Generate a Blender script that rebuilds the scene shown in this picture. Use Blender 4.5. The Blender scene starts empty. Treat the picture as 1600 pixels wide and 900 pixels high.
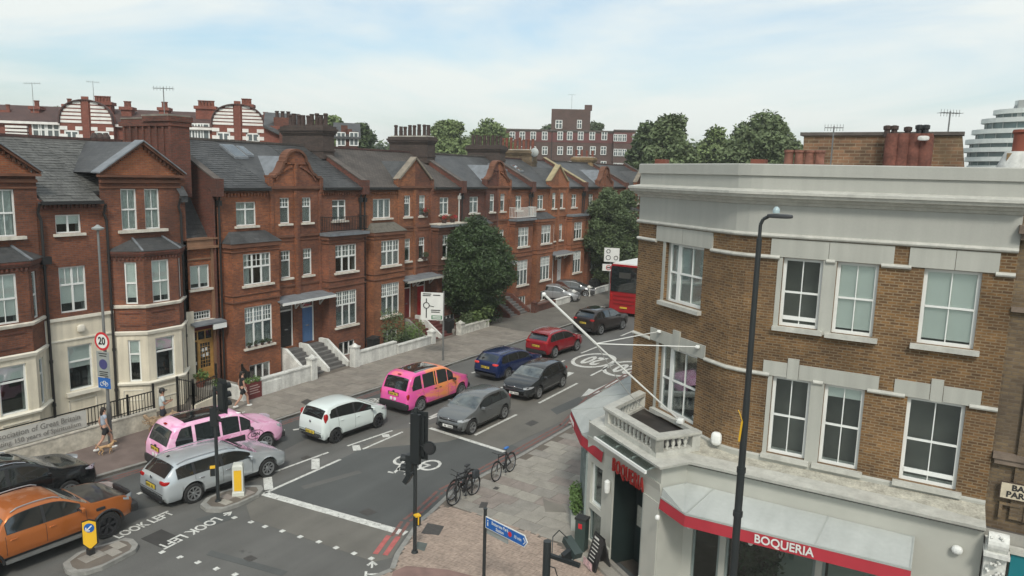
import bpy, bmesh, math, random
from mathutils import Vector, Matrix
S = bpy.context.scene
C = S.collection
R = math.radians
rnd = random.Random(7)

# ------------------------------------------------------------------ camera
# world: +Y runs up the street, +X is to its right, z=0 is the road; the camera looks out of a window 11 m up
F_PX, EYE = 1150.0, 11.0
_roll = math.atan(.027); _pitch = math.atan((450-271.6)*math.cos(_roll)/F_PX)
_down = Vector((-math.sin(_roll)*math.cos(_pitch), math.cos(_roll)*math.cos(_pitch), math.sin(_pitch)))
_s = Vector(((1490-800)/F_PX, (271.6+.027*690-450)/F_PX, 1.0)); _s = (_s-_down*_s.dot(_down)).normalized()
_up = -_down; _r = _s.cross(_up)
CAMW = Matrix((_r, _s, _up))          # survey frame (x right, y down, z forward) -> world
cam_d = bpy.data.cameras.new('camera'); cam = bpy.data.objects.new('camera', cam_d); C.objects.link(cam)
cam_d.sensor_width = 36; cam_d.lens = 36*F_PX/1600; cam_d.clip_start = .2; cam_d.clip_end = 5000
_m = CAMW @ Matrix(((1,0,0),(0,-1,0),(0,0,-1)))
cam.matrix_world = Matrix.Translation((0,0,EYE)) @ _m.to_4x4()
S.camera = cam
S.render.resolution_x, S.render.resolution_y = 1024, 576

# survey helpers: turn a sighting into a real point on the ground / on a wall plane
def _ray(px, py): return CAMW @ Vector(((px-800)/F_PX, (py-450)/F_PX, 1.0))
def gnd(px, py, z=0.0):
    r = _ray(px,py); t = (z-EYE)/r.z; return Vector((r.x*t, r.y*t, z))
def onx(px, py, X):
    r = _ray(px,py); t = X/r.x; return Vector((X, r.y*t, EYE+r.z*t))
def ony(px, py, Y):
    r = _ray(px,py); t = Y/r.y; return Vector((r.x*t, Y, EYE+r.z*t))
def at(px, py, dist):
    r = _ray(px,py); t = dist/math.hypot(r.x,r.y); return Vector((r.x*t, r.y*t, EYE+r.z*t))

# ------------------------------------------------------------------ light
SUN_EL, SUN_AZ = R(46), R(148)       # azimuth measured from +Y towards +X
w = bpy.data.worlds.new('World'); S.world = w; w.use_nodes = True
nt = w.node_tree; nt.nodes.clear()
def N(tree, t, **k):
    n = tree.nodes.new(t)
    for a, b in k.items(): setattr(n, a, b)
    return n
out = N(nt,'ShaderNodeOutputWorld'); bg = N(nt,'ShaderNodeBackground'); bg.inputs[1].default_value = .125
sky = N(nt,'ShaderNodeTexSky', sky_type='NISHITA', sun_disc=False, sun_elevation=SUN_EL, sun_rotation=SUN_AZ, air_density=1.0, dust_density=2.5, ozone_density=1.2)
tc = N(nt,'ShaderNodeTexCoord'); mp = N(nt,'ShaderNodeMapping'); mp.inputs['Scale'].default_value = (1.0,1.3,5.2); mp.inputs['Rotation'].default_value = (R(14),R(-10),R(20))
nz = N(nt,'ShaderNodeTexNoise'); nz.inputs['Scale'].default_value = 1.5; nz.inputs['Detail'].default_value = 7; nz.inputs['Roughness'].default_value = .55; nz.inputs['Distortion'].default_value = .5
rp = N(nt,'ShaderNodeValToRGB'); rp.color_ramp.elements[0].position = .38; rp.color_ramp.elements[1].position = .58
rp.color_ramp.elements[0].color = (.12,.12,.12,1); rp.color_ramp.elements[1].color = (.92,.92,.92,1)
mx = N(nt,'ShaderNodeMix', data_type='RGBA'); mx.inputs['B'].default_value = (4.25,4.42,4.26,1)
L = nt.links.new
L(tc.outputs['Generated'], mp.inputs[0]); L(mp.outputs[0], nz.inputs[0]); L(nz.outputs[0], rp.inputs[0])
L(rp.outputs[0], mx.inputs['Factor']); tn = N(nt,'ShaderNodeVectorMath', operation='MULTIPLY'); tn.inputs[1].default_value = (.74,.83,.80); L(sky.outputs[0], tn.inputs[0]); L(tn.outputs[0], mx.inputs['A']); L(mx.outputs['Result'], bg.inputs[0]); L(bg.outputs[0], out.inputs[0])
sun_d = bpy.data.lights.new('sun','SUN'); sun_d.energy = 1.3; sun_d.angle = R(11); sun_d.color = (1,.95,.87)
sun = bpy.data.objects.new('sun', sun_d); C.objects.link(sun)
_sd = Vector((math.sin(SUN_AZ)*math.cos(SUN_EL), math.cos(SUN_AZ)*math.cos(SUN_EL), math.sin(SUN_EL)))
sun.rotation_euler = _sd.to_track_quat('Z','Y').to_euler(); sun.location = (0,0,60)
S.view_settings.view_transform = 'Standard'; S.view_settings.look = 'None'; S.view_settings.gamma = 1; S.view_settings.use_curve_mapping = False
S.view_settings.exposure = 0.84

# ------------------------------------------------------------------ materials
MATS = {}
def newmat(name):
    m = bpy.data.materials.new(name); m.use_nodes = True
    return m, m.node_tree, m.node_tree.nodes['Principled BSDF']
def mix_noise(t, col, amount, scale, detail=4, dark=.6, vec=None):
    """multiply a colour (socket or tuple) by low-contrast world-space noise"""
    g = N(t,'ShaderNodeNewGeometry'); n = N(t,'ShaderNodeTexNoise'); n.inputs['Scale'].default_value = scale; n.inputs['Detail'].default_value = detail
    t.links.new(vec if vec else g.outputs['Position'], n.inputs['Vector'])
    r = N(t,'ShaderNodeMapRange'); r.inputs[1].default_value = .3; r.inputs[2].default_value = .7; r.inputs[3].default_value = 1-amount; r.inputs[4].default_value = 1+amount*.6
    t.links.new(n.outputs[0], r.inputs[0])
    m = N(t,'ShaderNodeVectorMath', operation='SCALE')
    if isinstance(col, tuple): m.inputs[0].default_value = col[:3]
    else: t.links.new(col, m.inputs[0])
    t.links.new(r.outputs[0], m.inputs['Scale'])
    return m.outputs[0], n
def streaks(t, c, amt, sc=(5,5,.35)):
    g=N(t,'ShaderNodeNewGeometry'); m=N(t,'ShaderNodeMapping'); m.inputs['Scale'].default_value=sc; t.links.new(g.outputs['Position'],m.inputs[0]); c,_=mix_noise(t,c,amt,1.0,6,vec=m.outputs[0]); return c
def mat(name, col, rough=.7, metal=0, var=.12, vs=2.0, var2=0, vs2=30, bump=0, bs=40, coat=0, spec=None, fine=0, streak=0, ssc=(5,5,.35), wear=None):
    if name in MATS: return MATS[name]
    m, t, b = newmat(name)
    b.inputs['Roughness'].default_value = rough; b.inputs['Metallic'].default_value = metal
    if coat: b.inputs['Coat Weight'].default_value = coat; b.inputs['Coat Roughness'].default_value = .04
    if spec is not None: b.inputs['Specular IOR Level'].default_value = spec
    c = tuple(col)
    if var: c, _ = mix_noise(t, c, var, vs)
    if var2: c, _ = mix_noise(t, c, var2, vs2, 2)
    if streak: c = streaks(t, c, streak, ssc)
    if wear:
        g = N(t,'ShaderNodeNewGeometry'); n = N(t,'ShaderNodeTexNoise'); n.inputs['Scale'].default_value = wear[1]; n.inputs['Detail'].default_value = 8; n.inputs['Roughness'].default_value = .7
        r = N(t,'ShaderNodeMapRange'); r.inputs[1].default_value = wear[2]; r.inputs[2].default_value = wear[2]+.06; x = N(t,'ShaderNodeMix', data_type='RGBA'); x.inputs['B'].default_value = (*wear[0],1)
        t.links.new(g.outputs['Position'], n.inputs['Vector']); t.links.new(n.outputs[0], r.inputs[0]); t.links.new(r.outputs[0], x.inputs['Factor'])
        if isinstance(c, tuple): x.inputs['A'].default_value = (*c[:3],1)
        else: t.links.new(c, x.inputs['A'])
        c = x.outputs['Result']
    if isinstance(c, tuple): b.inputs['Base Color'].default_value = (*c[:3],1)
    else: t.links.new(c, b.inputs['Base Color'])
    if bump:
        g = N(t,'ShaderNodeNewGeometry'); n = N(t,'ShaderNodeTexNoise'); n.inputs['Scale'].default_value = bs; n.inputs['Detail'].default_value = 3
        bp = N(t,'ShaderNodeBump'); bp.inputs['Strength'].default_value = bump; bp.inputs['Distance'].default_value = .02
        t.links.new(g.outputs['Position'], n.inputs['Vector']); t.links.new(n.outputs[0], bp.inputs['Height']); t.links.new(bp.outputs[0], b.inputs['Normal'])
    MATS[name] = m; return m
def brickmat(name, c1, c2, mortar, bw=.225, rh=.075, ms=.01, bias=0, patch=.3, pscale=.7, stain=None, rough=.85, offset=.5, bumpd=.006):
    if name in MATS: return MATS[name]
    m, t, b = newmat(name); b.inputs['Roughness'].default_value = rough
    uv = N(t,'ShaderNodeUVMap'); br = N(t,'ShaderNodeTexBrick'); br.offset = offset
    br.inputs['Scale'].default_value = 1; br.inputs['Brick Width'].default_value = bw; br.inputs['Row Height'].default_value = rh; br.inputs['Mortar Size'].default_value = ms
    br.inputs['Mortar Smooth'].default_value = .1; br.inputs['Bias'].default_value = bias
    br.inputs['Color1'].default_value = (*c1,1); br.inputs['Color2'].default_value = (*c2,1); br.inputs['Mortar'].default_value = (*mortar,1)
    t.links.new(uv.outputs[0], br.inputs['Vector'])
    c, _ = mix_noise(t, br.outputs['Color'], patch, pscale, 6)
    c, _ = mix_noise(t, c, .16, 9, 3)
    if stain:
        g = N(t,'ShaderNodeNewGeometry'); n = N(t,'ShaderNodeTexNoise'); n.inputs['Scale'].default_value = .45; n.inputs['Detail'].default_value = 7; n.inputs['Roughness'].default_value = .65
        r = N(t,'ShaderNodeMapRange'); r.inputs[1].default_value = .5; r.inputs[2].default_value = .72; r.inputs[3].default_value = 0; r.inputs[4].default_value = .75
        x = N(t,'ShaderNodeMix', data_type='RGBA'); x.inputs['B'].default_value = (*stain,1)
        t.links.new(g.outputs['Position'], n.inputs['Vector']); t.links.new(n.outputs[0], r.inputs[0]); t.links.new(r.outputs[0], x.inputs['Factor']); t.links.new(c, x.inputs['A']); c = x.outputs['Result']
    t.links.new(c, b.inputs['Base Color'])
    bp = N(t,'ShaderNodeBump'); bp.invert = True; bp.inputs['Strength'].default_value = .8; bp.inputs['Distance'].default_value = bumpd
    t.links.new(br.outputs['Fac'], bp.inputs['Height']); t.links.new(bp.outputs[0], b.inputs['Normal'])
    MATS[name] = m; return m
def glassmat(name, tint, refl=.12, rough=.03):
    m, t, b = newmat(name); t.nodes.remove(b)
    o = t.nodes['Material Output']; tr = N(t,'ShaderNodeBsdfTransparent'); tr.inputs[0].default_value = (*tint,1)
    gl = N(t,'ShaderNodeBsdfGlossy'); gl.inputs['Roughness'].default_value = rough; gl.inputs['Color'].default_value = (.9,.93,.95,1)
    lw = N(t,'ShaderNodeFresnel'); lw.inputs['IOR'].default_value = 1.5
    a = N(t,'ShaderNodeMath', operation='MULTIPLY_ADD'); a.inputs[1].default_value = .75; a.inputs[2].default_value = refl
    x = N(t,'ShaderNodeMixShader'); t.links.new(lw.outputs[0], a.inputs[0]); t.links.new(a.outputs[0], x.inputs[0]); t.links.new(tr.outputs[0], x.inputs[1]); t.links.new(gl.outputs[0], x.inputs[2]); t.links.new(x.outputs[0], o.inputs[0])
    MATS[name] = m; return m

red_brick = brickmat('red brick', (.35,.112,.036), (.20,.062,.026), (.17,.10,.075), stain=(.085,.036,.026), patch=.42)
red_brick_b = brickmat('brown red brick', (.255,.080,.032), (.145,.048,.025), (.15,.09,.07), stain=(.065,.032,.025), patch=.45, pscale=.5)
red_brick_c = brickmat('bright red brick', (.36,.125,.040), (.22,.07,.028), (.20,.12,.085), stain=(.12,.045,.028), patch=.38, pscale=.9)
dark_red_brick = brickmat('dark red brick', (.17,.045,.026), (.10,.032,.022), (.10,.07,.055), stain=(.06,.03,.024))
orange_brick = brickmat('orange brick', (.36,.115,.038), (.27,.075,.03), (.24,.15,.10), patch=.3)
stock_brick = brickmat('stock brick', (.215,.113,.040), (.10,.052,.022), (.235,.175,.105), bw=.185, rh=.066, ms=.010, patch=.42, pscale=.8, stain=(.10,.062,.034))
stock_dirty = brickmat('dirty stock brick', (.20,.14,.075), (.11,.075,.045), (.15,.115,.08), patch=.35, stain=(.09,.07,.05))
stock_yellow = brickmat('yellow stock brick', (.30,.20,.09), (.20,.12,.05), (.26,.2,.13), patch=.3)
soot_brick = brickmat('sooty brick', (.075,.05,.04), (.05,.035,.03), (.06,.05,.045), patch=.3)
party_brick = brickmat('weathered party wall brick', (.25,.13,.07), (.12,.07,.04), (.27,.21,.14), rh=.1, bw=.3, patch=.5, pscale=1.4, stain=(.2,.15,.08))
brown_brick = brickmat('brown block brick', (.115,.06,.048), (.085,.048,.04), (.10,.08,.07), patch=.15)
slate = brickmat('slate', (.072,.073,.073), (.050,.052,.054), (.026,.027,.028), bw=.3, rh=.2, ms=.006, rough=.55, patch=.35, pscale=.9)
slate_old = mat('old slate', (.105,.105,.098), .6, var=.35, vs=2.2, var2=.35, vs2=9)
tile_brown = brickmat('brown roof tile', (.095,.08,.07), (.07,.06,.053), (.03,.027,.025), bw=.25, rh=.16, ms=.012, patch=.3)
tile_red = brickmat('red roof tile', (.10,.05,.042), (.075,.04,.036), (.04,.028,.025), bw=.3, rh=.25, ms=.015, patch=.3)
lead = mat('lead', (.17,.185,.20), .5, var=.25, vs=3)
stone_cream = mat('cream render', (.66,.60,.475), .8, var=.12, vs=1.0, var2=.05, bump=.1, streak=.16)
cream_trim = mat('cream trim', (.70,.66,.56), .7, var=.1)
stone_sill = mat('stone sill', (.60,.56,.48), .8, var=.25, vs=4)
brown_stone = mat('red stone band', (.145,.062,.036), .85, var=.3, vs=1.5)
white_paint = mat('white paint', (.72,.73,.70), .45, var=.06)
white_wall = mat('white painted wall', (.66,.66,.62), .7, var=.2, vs=1.6, var2=.12, vs2=12, streak=.18)
grey_paint = mat('grey masonry paint', (.385,.385,.345), .6, var=.07, vs=.9, var2=.03, streak=.09)
grey_stucco = mat('grey stucco', (.375,.375,.34), .6, var=.07, vs=.6, var2=.03, streak=.05)
pale_trim = mat('pale stone trim', (.47,.465,.42), .6, var=.14, vs=2.5, var2=.08, vs2=14, streak=.10)
ledge_dirty = mat('weathered ledge', (.44,.42,.35), .8, var=.3, vs=4, var2=.25, vs2=22)
glass = glassmat('window glass', (.93,.96,.95), .035)
shop_glass = glassmat('shop glass', (.86,.92,.90), .04)
room_dark = mat('dark interior', (.035,.037,.036), .9, var=.6, vs=1.5)  # near-black colour stands in for the unlit inside of the houses
room_lit = mat('lit room panel', (.20,.195,.175), .9, var=.35, vs=.8)  # paler backing colour stands in for light inside the corner building's rooms
net_curtain = mat('net curtain', (.66,.69,.66), .95, var=.2, vs=6)
blind_pale = mat('pale blind', (.84,.86,.81), .9, var=.04)
black_iron = mat('black iron', (.012,.013,.013), .45, var=.1)
dark_pipe = mat('black pipe', (.018,.017,.017), .5, var=.2)
pot_red = mat('terracotta pot', (.17,.055,.035), .85, var=.35, vs=5)
pot_dark = mat('sooty pot', (.055,.035,.03), .85, var=.35, vs=5)
flashing = mat('mortar flaunching', (.5,.48,.42), .85, var=.3, vs=4)
asphalt = mat('asphalt', (.118,.116,.108), .8, var=.16, vs=.55, var2=.14, vs2=40, streak=.14, ssc=(1.3,.12,1), wear=((.07,.068,.064),1.3,.63), bump=.25, bs=120)
asphalt_dark = mat('newer asphalt', (.086,.090,.087), .8, var=.13, vs=.5, var2=.12, vs2=45, streak=.14, ssc=(1.3,.12,1), bump=.25, bs=120)
asphalt_warm = mat('worn asphalt', (.148,.140,.122), .82, var=.15, vs=.7, var2=.13, vs2=35, streak=.13, ssc=(1.3,.12,1), wear=((.10,.095,.085),1.1,.62), bump=.25, bs=120)
paint_line = mat('road paint', (.60,.60,.56), .6, var=.22, vs=5, var2=.15, vs2=40, wear=((.16,.155,.14),9,.565))
paint_red = mat('red road paint', (.44,.12,.11), .7, var=.25, vs=5, var2=.2, vs2=25, wear=((.2,.11,.1),7,.60))
paint_red_worn = mat('worn red road paint', (.22,.095,.08), .8, var=.3, vs=5, var2=.2, vs2=25, wear=((.12,.10,.09),5,.50))
kerb_m = mat('granite kerb', (.25,.245,.225), .8, var=.2, vs=5, bump=.2)
slab_m = [mat('paving slab %d'%i, c, .85, var=.16, vs=3, var2=.1, vs2=25, bump=.15) for i, c in enumerate([(.29,.27,.235),(.255,.238,.21),(.31,.29,.25),(.25,.215,.19)])]
slabl_m = [mat('left paving slab %d'%i, c, .85, var=.16, vs=3, var2=.1, vs2=25) for i, c in enumerate([(.245,.22,.188),(.225,.20,.172),(.255,.23,.198),(.21,.188,.163)])]
block_m = mat('block paving', (.34,.265,.215), .85, var=.18, vs=2.5, var2=.22, vs2=9)
joint_m = mat('paving joints', (.135,.115,.095), .9, var=.2)
tarred = mat('tarred pavement', (.165,.125,.11), .85, var=.2, vs=2, var2=.12, vs2=30)
rubber = mat('tyre rubber', (.018,.018,.018), .8, var=.1)
alloy = mat('alloy', (.42,.43,.44), .35, .8, var=.05)
dark_alloy = mat('dark alloy', (.07,.07,.075), .35, .7, var=.05)
car_glass = mat('car glass', (.014,.018,.019), .03, var=0, spec=1.0, coat=1)
car_glass_sky = mat('car windscreen', (.085,.10,.098), .03, var=.5, vs=3, spec=1.0, coat=1)  # paler base colour stands in for sky reflected in the glass
black_plastic = mat('black plastic', (.022,.022,.023), .5, var=.08)
chrome = mat('chrome', (.6,.6,.62), .15, 1, var=0)
lamp_clear = mat('headlamp', (.5,.52,.54), .1, .4, var=.1, vs=20)
lamp_red = mat('tail lamp', (.35,.012,.012), .2, var=.1)
plate_y = mat('yellow plate', (.62,.46,.05), .5, var=.05)
plate_w = mat('white plate', (.7,.7,.66), .5, var=.05)
galv = mat('galvanised steel', (.22,.225,.22), .5, .5, var=.2)
post_black = mat('black post paint', (.022,.026,.027), .45, var=.15)
timber = mat('yellow varnished timber', (.42,.24,.075), .45, var=.25, vs=5)
red_fabric = mat('red awning', (.36,.022,.035), .75, var=.08)
awning_top = mat('awning cloth top', (.42,.44,.42), .8, var=.10, vs=.8, var2=.04, vs2=9, streak=.08, ssc=(3,.5,1))

# ------------------------------------------------------------------ geometry
class MB:
    def __init__(s): s.v=[]; s.f=[]; s.smooth=False
    def add(s, vs, fs):
        o=len(s.v); s.v += [tuple(p) for p in vs]; s.f += [tuple(i+o for i in f) for f in fs]; return s
    def box(s, x0,x1,y0,y1,z0,z1):
        if x0>x1: x0,x1=x1,x0
        if y0>y1: y0,y1=y1,y0
        if z0>z1: z0,z1=z1,z0
        return s.add([(x0,y0,z0),(x1,y0,z0),(x1,y1,z0),(x0,y1,z0),(x0,y0,z1),(x1,y0,z1),(x1,y1,z1),(x0,y1,z1)],
                     [(0,3,2,1),(4,5,6,7),(0,1,5,4),(1,2,6,5),(2,3,7,6),(3,0,4,7)])
    def bar(s, a, b, wd, h, up=(0,0,1)):
        """rectangular bar from a to b; wd across, h along up"""
        a,b,up=Vector(a),Vector(b),Vector(up); d=(b-a).normalized(); x=d.cross(up)
        if x.length<1e-4: x=Vector((1,0,0))
        x=x.normalized()*wd/2; u=x.cross(d).normalized()*h/2
        P=[a-x-u,a+x-u,a+x+u,a-x+u,b-x-u,b+x-u,b+x+u,b-x+u]
        return s.add(P,[(0,1,2,3),(7,6,5,4),(0,4,5,1),(1,5,6,2),(2,6,7,3),(3,7,4,0)])
    def prism(s, poly, z0, z1):
        """poly: list of (x,y) ccw"""
        n=len(poly); a=sum(poly[i][0]*poly[(i+1)%n][1]-poly[(i+1)%n][0]*poly[i][1] for i in range(n))
        if a<0: poly=poly[::-1]
        s.add([(p[0],p[1],z0) for p in poly]+[(p[0],p[1],z1) for p in poly],
              [tuple(range(n-1,-1,-1)),tuple(range(n,2*n))]+[(i,(i+1)%n,n+(i+1)%n,n+i) for i in range(n)]); return s
    def slab(s, poly, d):
        """3D planar polygon thickened by vector d"""
        n=len(poly); d=Vector(d); P=[Vector(p) for p in poly]
        nn=Vector((0,0,0))
        for i in range(n): nn+=P[i].cross(P[(i+1)%n])
        if nn.dot(d)>0: P=P[::-1]
        return s.add(P+[p+d for p in P],[tuple(range(n)),tuple(range(2*n-1,n-1,-1))]+[(i,n+i,n+(i+1)%n,(i+1)%n) for i in range(n)])
    def cyl(s, a, b, r0, r1=None, n=10, caps=True):
        if r1 is None: r1=r0
        a,b=Vector(a),Vector(b); d=(b-a).normalized(); x=d.orthogonal().normalized(); y=d.cross(x)
        o=len(s.v)
        for c,r in ((a,r0),(b,r1)):
            for i in range(n):
                t=2*math.pi*i/n; s.v.append(tuple(c+x*math.cos(t)*r+y*math.sin(t)*r))
        for i in range(n): j=(i+1)%n; s.f.append((o+i,o+j,o+n+j,o+n+i))
        if caps: s.f.append(tuple(o+i for i in range(n-1,-1,-1))); s.f.append(tuple(o+n+i for i in range(n)))
        return s
    def tube(s, pts, r, n=6):
        pts=[Vector(p) for p in pts]
        for a,b in zip(pts,pts[1:]):
            if (b-a).length>1e-5: s.cyl(a,b,r,r,n)
        return s
    def lathe(s, c, prof, n=12, axis='z', caps=True):
        """prof: list of (r, h) along axis through c"""
        c=Vector(c); o=len(s.v); m=len(prof)
        for r,h in prof:
            for i in range(n):
                t=2*math.pi*i/n; a,b=r*math.cos(t),r*math.sin(t)
                s.v.append(tuple(c+(Vector((a,b,h)) if axis=='z' else Vector((a,h,-b)) if axis=='y' else Vector((h,a,b)))))
        for k in range(m-1):
            for i in range(n):
                j=(i+1)%n; s.f.append((o+k*n+i,o+k*n+j,o+(k+1)*n+j,o+(k+1)*n+i))
        if caps: s.f.append(tuple(o+i for i in range(n-1,-1,-1))); s.f.append(tuple(o+(m-1)*n+i for i in range(n)))
        return s
    def blob(s, c, sz, e=.6, nu=12, nv=8):
        """superellipsoid: rounded box"""
        c=Vector(c); o=len(s.v)
        def p(v,e): return math.copysign(abs(v)**e, v)
        for j in range(nv+1):
            ph=-math.pi/2+math.pi*j/nv
            for i in range(nu):
                th=2*math.pi*i/nu
                s.v.append((c.x+sz[0]/2*p(math.cos(ph),e)*p(math.cos(th),e), c.y+sz[1]/2*p(math.cos(ph),e)*p(math.sin(th),e), c.z+sz[2]/2*p(math.sin(ph),e)))
        for j in range(nv):
            for i in range(nu): k=(i+1)%nu; s.f.append((o+j*nu+i,o+j*nu+k,o+(j+1)*nu+k,o+(j+1)*nu+i))
        return s
    def sweep(s, path, prof, closed=False):
        """profile (out, z) swept along a horizontal path of (x,y); 'out' is to the right of travel; mitred"""
        n=len(path); P=[Vector((p[0],p[1],0)) for p in path]; rings=[]
        for i in range(n):
            if closed: d0=(P[i]-P[i-1]).normalized(); d1=(P[(i+1)%n]-P[i]).normalized()
            else:
                d0=(P[i]-P[max(i-1,0)]); d1=(P[min(i+1,n-1)]-P[i])
                d0=d0.normalized() if d0.length>1e-6 else d1.normalized(); d1=d1.normalized() if d1.length>1e-6 else d0
            n0=Vector((d0.y,-d0.x,0)); n1=Vector((d1.y,-d1.x,0)); b=(n0+n1)
            b=b.normalized() if b.length>1e-6 else n0
            k=1/max(.3,b.dot(n0)); rings.append([P[i]+b*k*o+Vector((0,0,z)) for o,z in prof])
        m=len(prof); o=len(s.v)
        for r in rings: s.v+= [tuple(q) for q in r]
        for i in range(n if closed else n-1):
            a,b_=o+i*m,o+((i+1)%n)*m
            for j in range(m): k=(j+1)%m; s.f.append((a+j,b_+j,b_+k,a+k))
        if not closed: s.f.append(tuple(o+j for j in range(m))); s.f.append(tuple(o+(n-1)*m+j for j in range(m-1,-1,-1)))
        return s
    def wall(s, a, b, z0, z1, ops=(), rev=.14, top=None):
        """wall face from a to b (x,y); outward normal is to the right of travel a->b; ops: (s0,s1,zb,zt) openings with reveals"""
        a=Vector((a[0],a[1],0)); b=Vector((b[0],b[1],0)); Ln=(b-a).length; d=(b-a)/Ln; nrm=Vector((d.y,-d.x,0))
        us=sorted({0,Ln,*[max(0,min(Ln,v)) for o in ops for v in o[:2]]}); zs=sorted({z0,z1,*[max(z0,min(z1,v)) for o in ops for v in o[2:4]]})
        for i in range(len(us)-1):
            for j in range(len(zs)-1):
                um=(us[i]+us[i+1])/2; zm=(zs[j]+zs[j+1])/2
                if any(o[0]<um<o[1] and o[2]<zm<o[3] for o in ops): continue
                q=[a+d*us[i]+Vector((0,0,zs[j])),a+d*us[i+1]+Vector((0,0,zs[j])),a+d*us[i+1]+Vector((0,0,zs[j+1])),a+d*us[i]+Vector((0,0,zs[j+1]))]
                s.add(q,[(0,1,2,3)])
        for o in ops:
            p=[a+d*o[0]+Vector((0,0,o[2])),a+d*o[1]+Vector((0,0,o[2])),a+d*o[1]+Vector((0,0,o[3])),a+d*o[0]+Vector((0,0,o[3]))]
            q=[x-nrm*rev for x in p]
            for k in range(4): m=(k+1)%4; s.add([p[k],q[k],q[m],p[m]],[(0,1,2,3)])
        return s
    def build(s, name, m=None, parent=None, label=None, cat=None, group=None, kind=None, smooth=None, loc=None, rot=None, local=False, sharp=35):
        me=bpy.data.meshes.new(name)
        off=Vector((0,0,0))
        if parent is not None and not local: off=WORLD.get(parent.name, Vector((0,0,0)))
        if parent is None and loc is not None and not local: off=Vector(loc)
        vs=[(p[0]-off.x,p[1]-off.y,p[2]-off.z) for p in s.v]
        me.from_pydata(vs,[],s.f); 
        if smooth:
            _b=bmesh.new(); _b.from_mesh(me); bmesh.ops.recalc_face_normals(_b,faces=_b.faces); _b.to_mesh(me); _b.free()
        finish_mesh(me, s.v)
        if smooth or (smooth is None and s.smooth):
            me.polygons.foreach_set('use_smooth',[True]*len(me.polygons))
            try: me.set_sharp_from_angle(angle=R(sharp))
            except Exception: pass
        o=bpy.data.objects.new(name, me); C.objects.link(o)
        if m:
            me.materials.append(m)
        if parent is not None: o.parent=parent
        if loc is not None: o.location=loc
        if rot is not None: o.rotation_euler=(0,0,rot)
        WORLD[o.name]=off+(Vector(loc) if (loc is not None and local) else Vector((0,0,0)))
        if parent is not None and not local: WORLD[o.name]=off
        tag(o,label,cat,group,kind)
        return o
WORLD={}
def finish_mesh(me, wv):
    uvl=me.uv_layers.new(name='UVMap'); n=len(me.loops); uv=[0.0]*(2*n)
    for p in me.polygons:
        nr=p.normal
        if abs(nr.z)>.92:
            for li in p.loop_indices:
                c=wv[me.loops[li].vertex_index]; uv[2*li]=c[0]; uv[2*li+1]=c[1]
        else:
            h=math.hypot(nr.x,nr.y) or 1; tx,ty=-nr.y/h,nr.x/h; sl=max(.2,h)
            for li in p.loop_indices:
                c=wv[me.loops[li].vertex_index]; uv[2*li]=c[0]*tx+c[1]*ty; uv[2*li+1]=c[2]/sl
    uvl.data.foreach_set('uv',uv)
def tag(o, label=None, cat=None, group=None, kind=None):
    if label: o['label']=label
    if cat: o['category']=cat
    if group: o['group']=group
    if kind: o['kind']=kind
    return o
def empty(name, loc, label=None, cat=None, group=None, kind=None, rot=0):
    o=bpy.data.objects.new(name,None); o.empty_display_size=.3; C.objects.link(o); o.location=loc; o.rotation_euler=(0,0,rot)
    WORLD[o.name]=Vector(loc); return tag(o,label,cat,group,kind)
def inst(name, src_mesh, parent, loc, rot=0, scale=None):
    o=bpy.data.objects.new(name, src_mesh); C.objects.link(o); o.parent=parent; o.location=loc
    if isinstance(rot,(int,float)): o.rotation_euler=(0,0,rot)
    else: o.rotation_euler=rot
    if scale: o.scale=scale
    return o
def copy_tree(o, parent=None):
    c=o.copy(); C.objects.link(c)
    if parent is not None: c.parent=parent
    for ch in list(o.children): copy_tree(ch, c)
    return c
_tc={}
def text_mesh(txt, size, depth=.004, xs=1.0, bold=0.0, align='CENTER', sp=1.0):
    k=(txt,size,depth,xs,bold,align,sp)
    if k in _tc: return _tc[k]
    cu=bpy.data.curves.new('lettering','FONT'); cu.body=txt; cu.size=size; cu.extrude=depth/2; cu.align_x=align; cu.align_y='CENTER'; cu.offset=bold; cu.resolution_u=3; cu.space_character=sp
    ob=bpy.data.objects.new('lettering',cu); C.objects.link(ob); dg=bpy.context.evaluated_depsgraph_get(); dg.update()
    me=bpy.data.meshes.new_from_object(ob.evaluated_get(dg)); C.objects.unlink(ob); bpy.data.objects.remove(ob)
    me.transform(Matrix.Diagonal((xs,1,1,1))); _tc[k]=me; return me
def text(txt, size, m, parent, origin, xdir, ydir, depth=.006, xs=1.0, bold=0.0, name='lettering', sp=1.0):
    """flat letters whose baseline runs along xdir, tops along ydir (world vectors); parent must be unrotated"""
    me=text_mesh(txt,size,depth,xs,bold,sp=sp).copy(); me.materials.clear(); me.materials.append(m)
    x=Vector(xdir).normalized(); y=Vector(ydir); y=(y-x*y.dot(x)).normalized(); z=x.cross(y)
    M4=Matrix((x,y,z)).transposed().to_4x4(); M4.translation=Vector(origin)-(WORLD.get(parent.name,Vector((0,0,0))) if parent else Vector((0,0,0)))
    o=bpy.data.objects.new(name,me); C.objects.link(o)
    if parent: o.parent=parent
    o.matrix_local=M4; return o

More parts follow.
